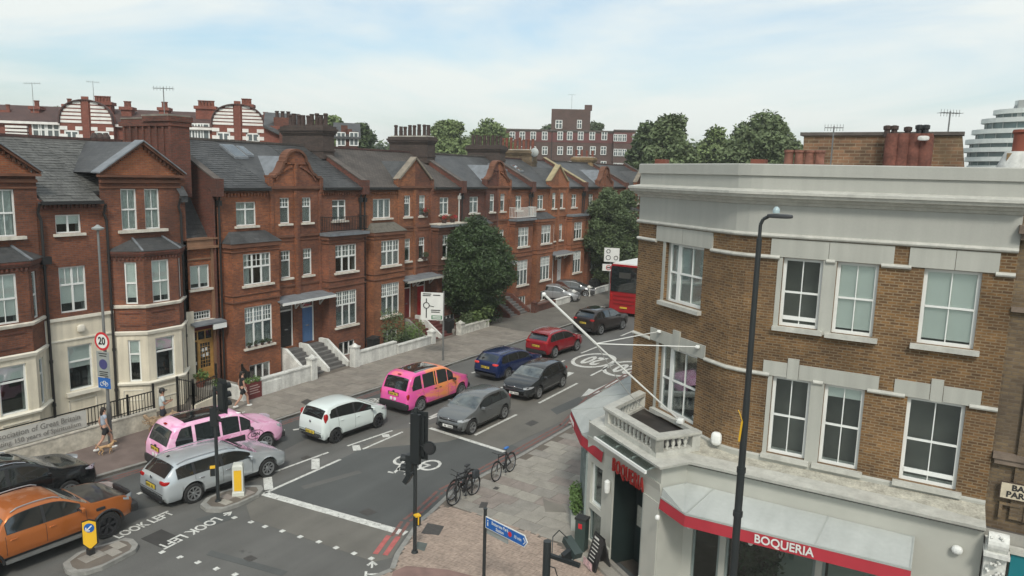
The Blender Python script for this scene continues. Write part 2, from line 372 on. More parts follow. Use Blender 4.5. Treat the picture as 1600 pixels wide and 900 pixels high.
# ------------------------------------------------------------------ windows (window > panes, sill, blind)
_mc={}
def cmesh(key, fn, m):
    if key in _mc: return _mc[key]
    b=MB(); fn(b); me=bpy.data.meshes.new(str(key[0])); me.from_pydata(b.v,[],b.f); finish_mesh(me,b.v); me.materials.append(m); _mc[key]=me; return me
def window(parent, pos, yaw, wd, h, cols=1, rows=(1,), grid=None, sashbar=0, fm=white_paint, back='mix', sill=True, sm=None, fw=.06, mw=.07, depth=.12, open_gap=0, sillw=.12, gl=None, name='window', panes=True, room=None):
    """pos = world bottom-centre of the opening on the wall face; local x right, y into wall. rows: heights fractions bottom->top"""
    gl=gl or glass
    par=Vector(pos)-WORLD[parent.name]; key=(round(wd,2),round(h,2),cols,rows,grid,sashbar,fm.name,fw,mw,round(depth,2),open_gap)
    tot=sum(rows); cw=(wd-2*fw-(cols-1)*mw)/cols; ch=(h-2*fw-(len(rows)-1)*mw)
    cells=[]
    z=fw
    for ri,r in enumerate(rows):
        hh=ch*r/tot
        for ci in range(cols): cells.append((-wd/2+fw+ci*(cw+mw), z, cw, hh, ri))
        z+=hh+mw
    def fr(b):
        y0,y1=depth-.05,depth
        b.box(-wd/2,-wd/2+fw,y0,y1,0,h); b.box(wd/2-fw,wd/2,y0,y1,0,h); b.box(-wd/2+fw,wd/2-fw,y0,y1,0,fw+open_gap*0); b.box(-wd/2+fw,wd/2-fw,y0,y1,h-fw,h)
        z=fw
        for ri,r in enumerate(rows[:-1]):
            z+=ch*r/tot; b.box(-wd/2+fw,wd/2-fw,y0-.006,y1,z,z+mw); z+=mw
        for ci in range(cols-1):
            x=-wd/2+fw+(ci+1)*cw+ci*mw; b.box(x,x+mw,y0-.003,y1-.002,fw+.001,h-fw-.001)
        for (x,z,a,c,ri) in cells:
            if sashbar:
                for k in range(1,sashbar+1): b.box(x+a*k/(sashbar+1)-.011,x+a*k/(sashbar+1)+.011,y0+.006,y1-.006,z,z+c)
            if grid and ri==len(rows)-1:
                for k in range(1,grid[0]): b.box(x+a*k/grid[0]-.012,x+a*k/grid[0]+.012,y0+.008,y1-.008,z,z+c)
                for k in range(1,grid[1]): b.box(x,x+a,y0+.01,y1-.01,z+c*k/grid[1]-.012,z+c*k/grid[1]+.012)
        if open_gap:
            b.box(-wd/2+fw,wd/2-fw,y0-.02,y1-.01,open_gap,open_gap+.09)
    o=inst(name, cmesh(('window',)+key, fr, fm), parent, par, yaw)
    if panes:
        for (x,z,a,c,ri) in cells:
            n=(sashbar+1) if sashbar else 1; pw=a/n
            for k in range(n):
                me=cmesh(('pane',round(pw,3),round(c,3),gl.name), lambda b: b.box(0,pw,0,.006,0,c), gl)
                inst('pane', me, o, (x+k*pw, depth-.022, z))
    me=cmesh(('painted_room_panel',round(wd,2),round(h,2),(room or room_dark).name), lambda b: b.box(-wd/2,wd/2,0,.02,0,h), room or room_dark)
    inst('painted_room_panel', me, o, (0,depth+.35,0))
    sd=cmesh(('reveal_lining',round(wd,2),round(h,2)), lambda b: (b.box(-wd/2-.02,-wd/2,0,.35,0,h),b.box(wd/2,wd/2+.02,0,.35,0,h),b.box(-wd/2,wd/2,0,.35,h,h+.02),b.box(-wd/2,wd/2,0,.35,-.02,0)), net_curtain)
    inst('reveal_lining', sd, o, (0,depth+.001,0))
    if back=='mix': back=rnd.choice(['net','half','sides','none','net','full'])
    def folds(b,x0,x1,z0,z1):
        n=max(2,int((x1-x0)/.07)); 
        for k in range(n):
            xa=x0+(x1-x0)*k/n; xb=x0+(x1-x0)*(k+1)/n; ya,yb=(0,.03) if k%2 else (.03,0)
            b.add([(xa,ya,z0),(xb,yb,z0),(xb,yb,z1),(xa,ya,z1)],[(0,1,2,3)])
    if back in('net','full'):
        fz=0 if back=='net' else h*.0
        me=cmesh(('curtain',round(wd,2),round(h,2)), lambda b: folds(b,-wd/2+.02,wd/2-.02,.02,h-.01), net_curtain); inst('curtain',me,o,(0,depth+.03,0))
    elif back=='blind' or back=='half' or (isinstance(back,tuple)):
        fr_=.5 if back=='half' else .93 if back=='blind' else back[1]
        me=cmesh(('blind',round(wd,2),round(h,2),fr_), lambda b: b.box(-wd/2+.02,wd/2-.02,0,.01,h*(1-fr_),h-.01), blind_pale); inst('blind',me,o,(0,depth+.012,0))
    elif back=='sides':
        me=cmesh(('curtain2',round(wd,2),round(h,2)), lambda b: (folds(b,-wd/2+.02,-wd/2+wd*.28,.02,h-.01),folds(b,wd/2-wd*.28,wd/2-.02,.02,h-.01)), net_curtain); inst('curtain',me,o,(0,depth+.03,0))
    if sill:
        me=cmesh(('sill',round(wd,2),sillw,(sm or stone_sill).name), lambda b: b.box(-wd/2-.12,wd/2+.12,-sillw,depth,-.11,-.004), sm or stone_sill); inst('sill',me,o,(0,0,0))
    return o
# ------------------------------------------------------------------ ground, road, pavements
b=MB(); b.box(-2500,2500,-300,4000,-.3,-.05); ground=b.build('ground', mat('far ground',(.10,.10,.085),.95,var=.3,vs=.02), kind='structure')
b=MB(); b.add([(-70,-15,0),(40,-15,0),(40,17,0),(-12,17,0),(-13,30,0),(-13,160,0),(-30,160,0),(-30,17,0),(-70,17,0)],[tuple(range(9))])
road=b.build('road', asphalt, kind='structure'); WORLD['road']=Vector((0,0,0))
road_depth=MB().box(-69,39,-14,159,-.045,-.01).build('road_bed', asphalt_dark, parent=road)
def sheet(pts, z, name, m, parent=road, up=.004):
    me=MB().slab([(p[0],p[1],z-up) for p in pts],(0,0,up)); return me.build(name,m,parent=parent)
def line(p,q,wd,name='lane_line',m=paint_line,z=.009):
    p,q=Vector((p[0],p[1],0)),Vector((q[0],q[1],0)); d=(q-p).normalized(); n=Vector((-d.y,d.x,0))*wd/2
    return sheet([p-n,q-n,q+n,p+n],z,name,m)
def pl(a,b_,wd,name='lane_line',m=paint_line,z=.009): return line(gnd(*a),gnd(*b_),wd,name,m,z)
# asphalt patches
G=lambda *a: [gnd(*p) for p in a]
sheet(G((416,768),(535,716),(560,704),(700,655),(812,700),(790,716),(720,760),(668,806),(632,828)),.004,'asphalt_patch',asphalt_dark)
sheet(G((392,812),(385,790),(412,772),(632,836),(612,872),(585,878)),.0045,'asphalt_patch',asphalt_warm)
sheet(G((558,703),(614,672),(672,664),(720,684),(700,690)),.0065,'asphalt_patch',asphalt_warm)
sheet(G((240,722),(440,655),(600,604),(600,640),(470,690),(440,705),(250,790),(190,800),(150,770)),.0047,'asphalt_patch',asphalt_dark)
sheet(G((672,664),(780,704),(886,655),(1000,600),(1040,560),(900,560)),.0053,'asphalt_patch',asphalt_warm)
sheet(G((0,900),(120,890),(240,862),(367,902),(300,960),(0,960)),.0058,'asphalt_patch',asphalt)
sheet(G((220,842),(252,827),(286,842),(252,856)),.0068,'asphalt_patch',mat('tar repair',(.045,.043,.04),.8,var=.2))
sheet(G((305,812),(350,798),(372,808),(330,822)),.0068,'asphalt_patch',asphalt_dark)
# markings
pl((412,771),(634,834),.30,'stop_line'); pl((413,771),(532,718),.12)
pl((430,737),(513,707),.10); pl((543,697),(613,673),.10); pl((567,702),(629,675),.10); pl((672,669),(788,706),.20,'stop_line')
for a,c in [((435,673),(445,672)),((458,672),(477,669)),((597,633),(610,628)),((640,662),(644,661)),((672,652),(687,645)),((670,655),(689,648)),
            ((737,583),(747,580)),((777,610),(785,605)),((893,523),(907,519)),((908,552),(933,542)),((873,568),(882,563)),
            ((842,630),(902,599)),((923,587),(967,565)),((742,680),(807,648)),((970,525),(992,516)),((700,640),(712,634))]: pl(a,c,.13)
pl((878,590),(893,582),.35)
for a,c in [((418,746),(420,765)),((493,717),(493,733)),((556,696),(558,704)),((602,679),(604,683))]: pl(a,c,.30,'cycle_lane_block')
STUDS=[(392,816),(414,823),(441,830),(469,839),(498,847),(525,856),(553,865),(580,873),(253,863),(281,871),(309,879),(338,889),(367,898),(147,758),(160,757),(177,762),(197,766),(218,771),(240,775),(357,787),(366,809)]
for s_ in STUDS:
    p=gnd(*s_); sheet([(p.x-.075,p.y-.07),(p.x+.075,p.y-.08),(p.x+.08,p.y+.075),(p.x-.07,p.y+.08)],.010,'crossing_stud',paint_line)
def ringmark(c, ex, ey, r0, r1, name, sy=1.0, z=.009):
    P=[];n=28
    b=MB()
    for i in range(n):
        t0,t1=2*math.pi*i/n,2*math.pi*(i+1)/n
        q=[c+ex*(math.cos(t)*r)+ey*(math.sin(t)*r*sy) for t,r in ((t0,r0),(t1,r0),(t1,r1),(t0,r1))]
        b.add([(p.x,p.y,z) for p in q],[(0,1,2,3)] )
    return b
def zl(b,c,ex,ey,a,d,wd,z=.0095):
    p=c+ex*a[0]+ey*a[1]; q=c+ex*d[0]+ey*d[1]; t=(q-p).normalized(); n=Vector((-t.y,t.x,0))*wd/2
    b.add([(v.x,v.y,z) for v in (p-n,q-n,q+n,p+n)],[(0,1,2,3)])
def bikemark(c,ex,ey,s=1.0,k=1.7):
    b=ringmark(c-ex*.52*s,ex,ey,.27*s,.37*s,'',k); b2=ringmark(c+ex*.52*s,ex,ey,.27*s,.37*s,'',k); b.add(b2.v,b2.f)
    e=ey*k
    for a,d in [((-.52,0),(-.2,.62)),((-.2,.62),(.3,.62)),((.3,.62),(.52,0)),((-.52,0),(0,0)),((0,0),(.3,.5)),((0,0),(-.25,.75)),((-.42,.78),(-.1,.78)),((.3,.5),(.24,.85)),((.24,.85),(.48,.85))]:
        zl(b,c,ex,e,(a[0]*s,a[1]*s),(d[0]*s,d[1]*s),.10*s)
    o=b.build('cycle_symbol',paint_line,parent=road)
p1,p2=gnd(632,719),gnd(672,727); c=(p1+p2)/2; ex=(p1-p2).normalized(); ex.z=0; bikemark(c,ex,Vector((ex.y,-ex.x,0))*-1 if Vector((ex.y,-ex.x,0)).y>0 else Vector((ex.y,-ex.x,0)),(p1-p2).length/1.04,1.35)
c=gnd(586,628); bikemark(c,Vector((1,0,0)),Vector((0,1,0)),.62,1.8)
for px_ in ((928,563),(978,576)):
    c=gnd(*px_); b=ringmark(c,Vector((-1,0,0)),Vector((0,-1,0)),1.02,1.22,'',1.6); rr=b.build('speed_roundel',paint_line,parent=road)
    text('20',1.35,paint_line,road,(c.x,c.y,.009),(-1,0,0),(0,-1,0),.003,.85,.045).scale=(1,2.0,1)
b=MB(); tip=gnd(908,620); h1=gnd(931,596); tl=gnd(957,597)
d=(gnd(955,599)-tip); d.z=0; d.normalize(); n=Vector((-d.y,d.x,0))
b.add([(v.x,v.y,.009) for v in (tip,tip+d*1.5+n*.42,tip+d*1.5-n*.42)],[(0,1,2)])
b.add([(v.x,v.y,.009) for v in (tip+d*1.5+n*.1,tip+d*4.0+n*.1,tip+d*4.0-n*.1,tip+d*1.5-n*.1)],[(0,1,2,3)])
b.add([(v.x,v.y,.0095) for v in (tip+d*2.3-n*.05,tip+d*2.9-n*.05,tip+d*2.2-n*.75,tip+d*1.9-n*.7)],[(0,1,2,3)])
for f in range(len(b.f)): b.f[f]=b.f[f][::-1] if False else b.f[f]
b.build('arrow_marking',paint_line,parent=road)
def roadtext(txt,a,c,up,size=.52):
    a,c=gnd(*a),gnd(*c); me=text_mesh(txt,size,.003,1,.012); wx=max(v.co.x for v in me.vertices)-min(v.co.x for v in me.vertices)
    d=c-a; o=text(txt,size,paint_line,road,((a.x+c.x)/2,(a.y+c.y)/2,.0095),d,up(d),.003,1,.012,'road_lettering'); o.scale=(d.length/wx,1,1)
roadtext('LOOK LEFT',(180,840),(268,801),lambda d: Vector((-d.y,d.x,0)))
roadtext('LOOK LEFT',(342,810),(250,856),lambda d: Vector((-d.y,d.x,0)))
roadtext('LOOK LEFT',(574,990),(582,893),lambda d: Vector((-d.y,d.x,0)))
def arrow(a,c):
    a,c=gnd(*a),gnd(*c); d=(c-a); Ln=d.length; d.normalize(); n=Vector((-d.y,d.x,0)); b=MB(); W=lambda q:[(v.x,v.y,.0095) for v in q]
    b.add(W((a-n*.03,c-d*.1-n*.03,c-d*.1+n*.03,a+n*.03)),[(0,1,2,3)]); b.add(W((c-d*.2-n*.16,c+d*.02,c-d*.1,c-d*.26-n*.10)),[(0,1,2,3)]); b.add(W((c-d*.2+n*.16,c-d*.26+n*.10,c-d*.1,c+d*.02)),[(0,1,2,3)])
    b.build('arrow_marking',paint_line,parent=road)
arrow((350,806),(362,800)); arrow((581,888),(582,877))
# kerb lines
KLp=[(-26.6,-12),(-25.9,4),(-25.2,10.5),(-24.85,13.7),(-24.6,15.8),(-24.4,21.4),(-24.0,28.7),(-23.66,38.8),(-23.36,50.1),(-22.9,80),(-22.2,155)]
KRp=[(g.x,g.y) for g in (gnd(*p,z=.1) for p in [(892,664),(812,710),(704,767),(668,801),(652,813),(637,836),(617,865),(609,888)])]
KRp=[(-14.6,150),(-14.5,60),(-14.35,40)]+[(-14.3,33.0)]+KRp+[(-12.6,13.9),(-11.9,13.0),(-10.8,12.4),(-9,12.1),(40,12.1)]
def KL(y):
    for (x0,y0),(x1,y1) in zip(KLp,KLp[1:]):
        if y0<=y<=y1: return x0+(x1-x0)*(y-y0)/(y1-y0)
pavL=empty('pavement',(0,0,0),kind='structure')
MB().prism(KLp+[(-32,155),(-32,21),(-45,21),(-45,-12)],-.02,.088).build('pavement_bed',joint_m,parent=pavL)
MB().prism([(x-.15,y) for x,y in KLp if y<=10.5]+[(-24.85-.15,13.7),(-24.6-.15,15.8),(-24.4-.15,21.3),(-27.85,21.3),(-28.2,-12)],.088,.101).build('tarmac_surface',tarred,parent=pavL)
pavR=empty('pavement',(0,0,0),kind='structure')
MB().prism(KRp+[(40,150)],-.02,.088).build('pavement_bed',joint_m,parent=pavR)
def kerbs(path, par, side, y1, y0=-99, ln=.9):
    """granite kerb stones laid along the path; side = +1 puts them to the right of travel"""
    acc=[]; 
    for a,c in zip(path,path[1:]):
        a,c=Vector((*a,0)),Vector((*c,0)); L_=(c-a).length; k=max(1,round(L_/ln)); acc += [(a+(c-a)*i/k, a+(c-a)*(i+1)/k) for i in range(k)]
    me=None; far=MB(); cnt=0
    for p,q in acc:
        if max(p.y,q.y)>y1 or min(p.y,q.y)<y0:
            d=(q-p).normalized(); n=Vector((d.y,-d.x,0))*side*.15; far.prism([(p.x,p.y),(q.x,q.y),((q+n).x,(q+n).y),((p+n).x,(p+n).y)],-.01,.103); continue
        L_=(q-p).length; d=(q-p)/L_
        me=cmesh(('kerb_stone',round(L_,2),side), lambda b: b.box(.006,L_-.006,-.15 if side>0 else 0,0 if side>0 else .15,-.01,.104),kerb_m)
        inst('kerb_stone',me,par,(p.x,p.y,rnd.uniform(-.003,.003)),math.atan2(d.y,d.x))
    if far.v: far.build('kerb_line',kerb_m,parent=par,kind='stuff')
kerbs(KLp,pavL,-1,62,7); kerbs(KRp,pavR,-1,36,11)
# red route lines
def offset_line(path,off,wd,m,z=.010,y0=-99,y1=99):
    b=MB(); P=[Vector((*p,0)) for p in path if y0<=p[1]<=y1]
    for a,c in zip(P,P[1:]):
        d=(c-a).normalized(); n=Vector((d.y,-d.x,0)); q=[a+n*(off-wd/2),c+n*(off-wd/2),c+n*(off+wd/2),a+n*(off+wd/2)]; b.add([(v.x,v.y,z) for v in q],[(3,2,1,0)])
    b.build('red_line',m,parent=road)
offset_line(KRp,.28,.11,paint_red_worn,y0=16.4,y1=40); offset_line(KRp,.50,.11,paint_red_worn,y0=16.4,y1=40)
offset_line(KRp,.30,.16,paint_red,z=.012,y0=15.0,y1=17.2); offset_line(KRp,.60,.16,paint_red,z=.012,y0=15.0,y1=17.2)
offset_line(KLp,.25,.10,paint_red_worn,y0=10,y1=30); offset_line(KLp,.45,.10,paint_red_worn,y0=10,y1=30)
# individual slabs on the left pavement
def slab_at(par,x0,x1,y0,y1,mats,z=.1,rot=0,org=(0,0)):
    m=rnd.choice(mats); me=cmesh(('paving_slab',round(x1-x0,2),round(y1-y0,2),m.name), lambda b: b.box(0,x1-x0-.012,0,y1-y0-.012,-.03,0),m)
    c,s=math.cos(rot),math.sin(rot); o=inst('paving_slab',me,par,(org[0]+x0*c-y0*s,org[1]+x0*s+y0*c,z+rnd.uniform(-.004,.004)),rot)
y=21.35; row=0; farL=MB()
while y<120:
    k=KL(y)-.17; x=-27.82; first=True
    while x<k-.05:
        wd=.45 if (first and row%2) else .9; first=False; x1=min(x+wd,k)
        if k-x1<.2: x1=k
        if x1==k: x1=math.floor(x1*20)/20
        if y<44: slab_at(pavL,x,x1,y,y+.62,slabl_m)
        x=x1
        if k-x<.1: break
    y+=.62; row+=1
MB().prism([(KLp[8][0]-.15-.05,44.05),(-23.1,80),(-22.4,155),(-27.8,155),(-27.8,44.05)],.088,.1).build('distant_paving',brickmat('distant slabs',(.15,.14,.12),(.13,.12,.105),(.09,.085,.07),bw=.9,rh=.6,ms=.01,patch=.2),parent=pavL,kind='stuff')
# right pavement: slabs behind, small blocks at the corner
def inside(p,poly):
    r=False; n=len(poly)
    for i in range(n):
        x0,y0=poly[i][:2]; x1,y1=poly[(i+1)%n][:2]
        if (y0>p[1])!=(y1>p[1]) and p[0]<(x1-x0)*(p[1]-y0)/(y1-y0)+x0: r=not r
    return r
kr_in=[(x+.17,y) for x,y in KRp if y>12.9]
pavpoly=kr_in+[(-9,12.3),(-6,12.3),(-6,17),(-8.3,19.4),(-9.6,21.6),(-9.8,24),(-9.6,40),(-9,150)]
split=[gnd(*p,z=.1) for p in [(690,790),(760,806),(800,822),(850,840),(905,870)]]
def front_of(p):   # True when the point lies on the small-block side of the split line
    for a,c in zip(split,split[1:]):
        if a.x<=p[0]<=c.x: return p[1]<a.y+(c.y-a.y)*(p[0]-a.x)/(c.x-a.x)
    return p[1]<split[0].y if p[0]<split[0].x else p[1]<split[-1].y
ang=R(-3); org=(-15.5,16)
for j in range(0,52):
    off=.3 if j%2 else 0
    for i in range(-1,9):
        x0=i*.84+off; y0=j*.6; cxy=(org[0]+(x0+.42)*math.cos(ang)-(y0+.3)*math.sin(ang), org[1]+(x0+.42)*math.sin(ang)+(y0+.3)*math.cos(ang))
        if inside(cxy,pavpoly) and not front_of(cxy): slab_at(pavR,x0,x0+.84,y0,y0+.6,slab_m,.1,ang,org)
b=MB(); b2=MB()
for i in range(-10,60):
    for j in range(0,64):
        x=-13.2+i*.205; y=12.9+j*.105
        horiz=((i+j//2)%2==0)
        if not horiz: 
            if j%2: continue
            for k in (0,1):
                cx_,cy_=x+.05+k*.102,y+.1
                if inside((cx_,cy_),pavpoly) and front_of((cx_,cy_)) : q=rnd.uniform(-.003,.003); b.box(x+k*.102,x+k*.102+.096,y,y+.2,.08,.1+q)
        else:
            cx_,cy_=x+.1,y+.05
            if inside((cx_,cy_),pavpoly) and front_of((cx_,cy_)): q=rnd.uniform(-.003,.003); b.box(x,x+.198,y,y+.096,.08,.1+q)
b.build('block_paving',block_m,parent=pavR,kind='stuff')
# tactile strip at the crossing, manhole covers, kerb dressings
sheet([gnd(*q,z=.112) for q in ((614,893),(635,884),(700,890),(760,905),(900,925),(900,960),(600,960))],.112,'tactile_strip',mat('tactile red',(.22,.14,.12),.85,var=.2,vs=3),parent=pavR,up=.01)
iron_cover=mat('cover iron',(.06,.055,.05),.6,var=.3,vs=15); cover2=mat('green cover',(.10,.115,.105),.7,var=.2)
def cover(pts,m,par=pavR,z=.108):
    g=[gnd(*p,z=z) for p in pts]; o=sheet(g,z,'manhole_cover',m,parent=par,up=.012); return o
cover([(658,833),(668,817),(694,822),(686,836)],iron_cover); cover([(748,793),(752,784),(763,785),(760,793)],iron_cover); cover([(650,857),(652,846),(668,849),(663,861)],cover2)
cover([(869,871),(875,866),(898,871),(895,880)],cover2); cover([(770,764),(774,760),(781,762),(777,765)],iron_cover)
cover([(470,628),(480,623),(490,627),(478,633)],iron_cover,pavL); cover([(848,778),(856,782),(880,790),(885,800),(852,799)],mat('slab cover',(.19,.175,.15),.85,var=.15))
for a_ in ([(470,716),(480,711),(490,715),(479,720)],[(820,662),(832,656),(842,660),(830,666)],[(560,800),(576,794),(590,800),(574,806)],[(380,872),(392,867),(402,872),(389,878)]): cover(a_,iron_cover,road,.008)
sheet(G((470,760),(560,735),(566,739),(476,765)),.0072,'asphalt_patch',asphalt); sheet(G((90,840),(150,812),(158,818),(98,847)),.0073,'asphalt_patch',asphalt_warm); sheet(G((330,860),(450,893),(440,900),(322,867)),.0074,'asphalt_patch',asphalt_dark)
sheet(G((700,612),(735,600),(745,606),(711,620)),.0069,'asphalt_patch',asphalt_dark); sheet(G((150,800),(200,785),(215,793),(166,808)),.0071,'asphalt_patch',asphalt_warm); sheet(G((860,640),(905,620),(915,628),(870,648)),.0069,'asphalt_patch',asphalt_dark)
# refuge islands
def island(pts,label):
    g=[gnd(*p,z=.12) for p in pts]; P=[(q.x,q.y) for q in g]
    n=len(P); cx_=sum(p[0] for p in P)/n; cy_=sum(p[1] for p in P)/n
    o=empty('traffic_island',(cx_,cy_,0),label,'traffic island')
    MB().prism(P,.0,.12).build('kerb_ring',kerb_m,parent=o)
    inn=[(cx_+(p[0]-cx_)*.82,cy_+(p[1]-cy_)*.82) for p in P]
    MB().prism(inn,.1,.122).build('bed',joint_m,parent=o)
    xs=[p[0] for p in inn]; ys=[p[1] for p in inn]; y=min(ys)
    a=math.atan2(P[-1][1]-P[0][1],P[-1][0]-P[0][0])
    while y<max(ys):
        x=min(xs)+(.2 if int(y*3)%2 else 0)
        while x<max(xs):
            cs=[(x+.03,y+.03),(x+.42,y+.03),(x+.42,y+.27),(x+.03,y+.27)]
            if all(inside(c_,inn) for c_ in cs): MB().box(x,x+.44,y,y+.29,.115,.128+rnd.uniform(-.003,.003)).build('paving_slab',rnd.choice(slab_m),parent=o)
            x+=.45
        y+=.3
    return o
isl1=island([(98,880),(102,890),(112,895),(135,893),(160,885),(190,870),(212,858),(216,850),(208,842),(196,840),(170,848),(140,856),(120,864)],'small paved island holding the yellow keep left bollard beside the orange pickup')
isl2=island([(313,788),(322,795),(345,796),(372,787),(405,772),(412,764),(408,758),(396,758),(372,760),(345,768),(322,778)],'long paved island holding the signal post and white lit bollard behind the silver estate')
# ------------------------------------------------------------------ terrace on the left side of the street
XG, XB = -30.5, -29.9
EAVE, RIDGE, XR = 10.0, 12.35, -34.8
def rows_of_slates(name, u0, u1, x0, z0, x1, z1, parent, m, course=.2, wdt=.3, clip=None):
    """overlapping slates as real geometry: thin tilted plates from the eave (x0,z0) to the ridge (x1,z1)"""
    b=MB(); Ln=math.hypot(x1-x0,z1-z0); n=int(Ln/course); dx,dz=(x1-x0)/Ln,(z1-z0)/Ln; nx,nz=-dz*(1 if x1<x0 else 1),dx
    nx,nz=(dz,-dx) if dx<0 else (-dz,dx)
    for j in range(n):
        s0=j*course; s1=min(Ln,s0+course*1.25); off=(j%2)*wdt/2; u=u0-off
        while u<u1:
            a=max(u,u0)+.004; c=min(u+wdt,u1)-.004
            if c-a>.03 and (clip is None or clip((a+c)/2, s0/Ln)):
                h=.026+rnd.uniform(-.006,.010); k=rnd.uniform(-.012,.012)
                P0=(x0+dx*(s0+k)+nx*h, z0+dz*(s0+k)+nz*h); P1=(x0+dx*s1+nx*.008, z0+dz*s1+nz*.008); Q=(x0+dx*(s0+k)+nx*(h-.014), z0+dz*(s0+k)+nz*(h-.014))
                b.add([(P0[0],a,P0[1]),(P0[0],c,P0[1]),(P1[0],c,P1[1]),(P1[0],a,P1[1]),(Q[0],a,Q[1]),(Q[0],c,Q[1])],[(0,1,2,3),(4,5,1,0),(4,0,3),(5,2,1)])
            u+=wdt
    return b.build(name,m,parent=parent,kind='stuff')
def roofslab(parent, u0,u1, x0,z0,x1,z1, m, th=.12, name='roof'):
    return MB().slab([(x0,u0,z0),(x0,u1,z0),(x1,u1,z1),(x1,u0,z1)],(0,0,-th)).build(name,m,parent=parent)
def pot(parent, loc, h=.75, r=.15, m=pot_red, k=0):
    me=cmesh(('chimney_pot',round(h,2),round(r,2),m.name,k), lambda b: b.lathe((0,0,0),[(r*1.05,0),(r*1.0,.08),(r*.82,.12),(r*.78,h*.8),(r*.98,h*.84),(r*.98,h*.92),(r*.8,h),(r*.6,h),(r*.6,h*.8)] if k==0 else [(r,0),(r*.95,h*.45),(r*1.06,h*.47),(r*1.06,h*.53),(r*.9,h*.55),(r*.86,h*.9),(r*.98,h*.94),(r*.98,h),(r*.7,h)],10),m)
    return inst('chimney_pot',me,parent,(loc[0],loc[1],loc[2]))
def chimney(parent, u, x0, x1, z0, z1, m, npots, wd=.9, potm=pot_red, ph=.72, aerial=False, flaunch=flashing):
    b=MB(); b.box(x0,x1,u-wd/2,u+wd/2,z0,z1-.5)
    for i,(e,h) in enumerate([(.06,.1),(.12,.12),(.18,.14),(.10,.14)]):
        zz=z1-.5+sum([.1,.12,.14,.14][:i]); b.box(x0-e,x1+e,u-wd/2-e,u+wd/2+e,zz,zz+h)
    b.box(x0-.05,x1+.05,u-wd/2-.05,u+wd/2+.05,z0+.45,z0+.57)
    o=b.build('chimney',m,parent=parent); base=WORLD[o.name]
    f=MB(); f.box(x0+.05,x1-.05,u-wd/2+.05,u+wd/2-.05,z1,z1+.07); f.build('flaunching',flaunch,parent=o)
    for i in range(npots):
        x=x0+.22+(x1-x0-.44)*i/max(1,npots-1); pot(o,(x-base.x,u-base.y+rnd.uniform(-.06,.06),z1+.05-base.z),ph*rnd.uniform(.88,1.08),.15,potm,i%2)
    return o
def arc_profile(kind):
    """half gable outline (a, z), from the shoulder to the centre"""
    if kind=='dutch':
        P=[(1.80,10.05),(1.80,10.50),(1.48,10.50),(1.38,10.62)]
        for t in (0,.2,.4,.6,.8,1): P.append((1.38-.52*t**.8, 10.62+.62*t**1.6))
        for i in range(0,7): th=math.pi/2*i/6; P.append((.74*math.cos(th), 11.30+.62*math.sin(th)))
        return P
    if kind=='tri': return [(1.80,10.05),(1.80,10.40),(0,11.85)]
    return [(1.8,10.05),(1.8,10.3),(1.2,10.5),(.9,11.0),(.5,11.5),(0,11.8)]
door_seen={}
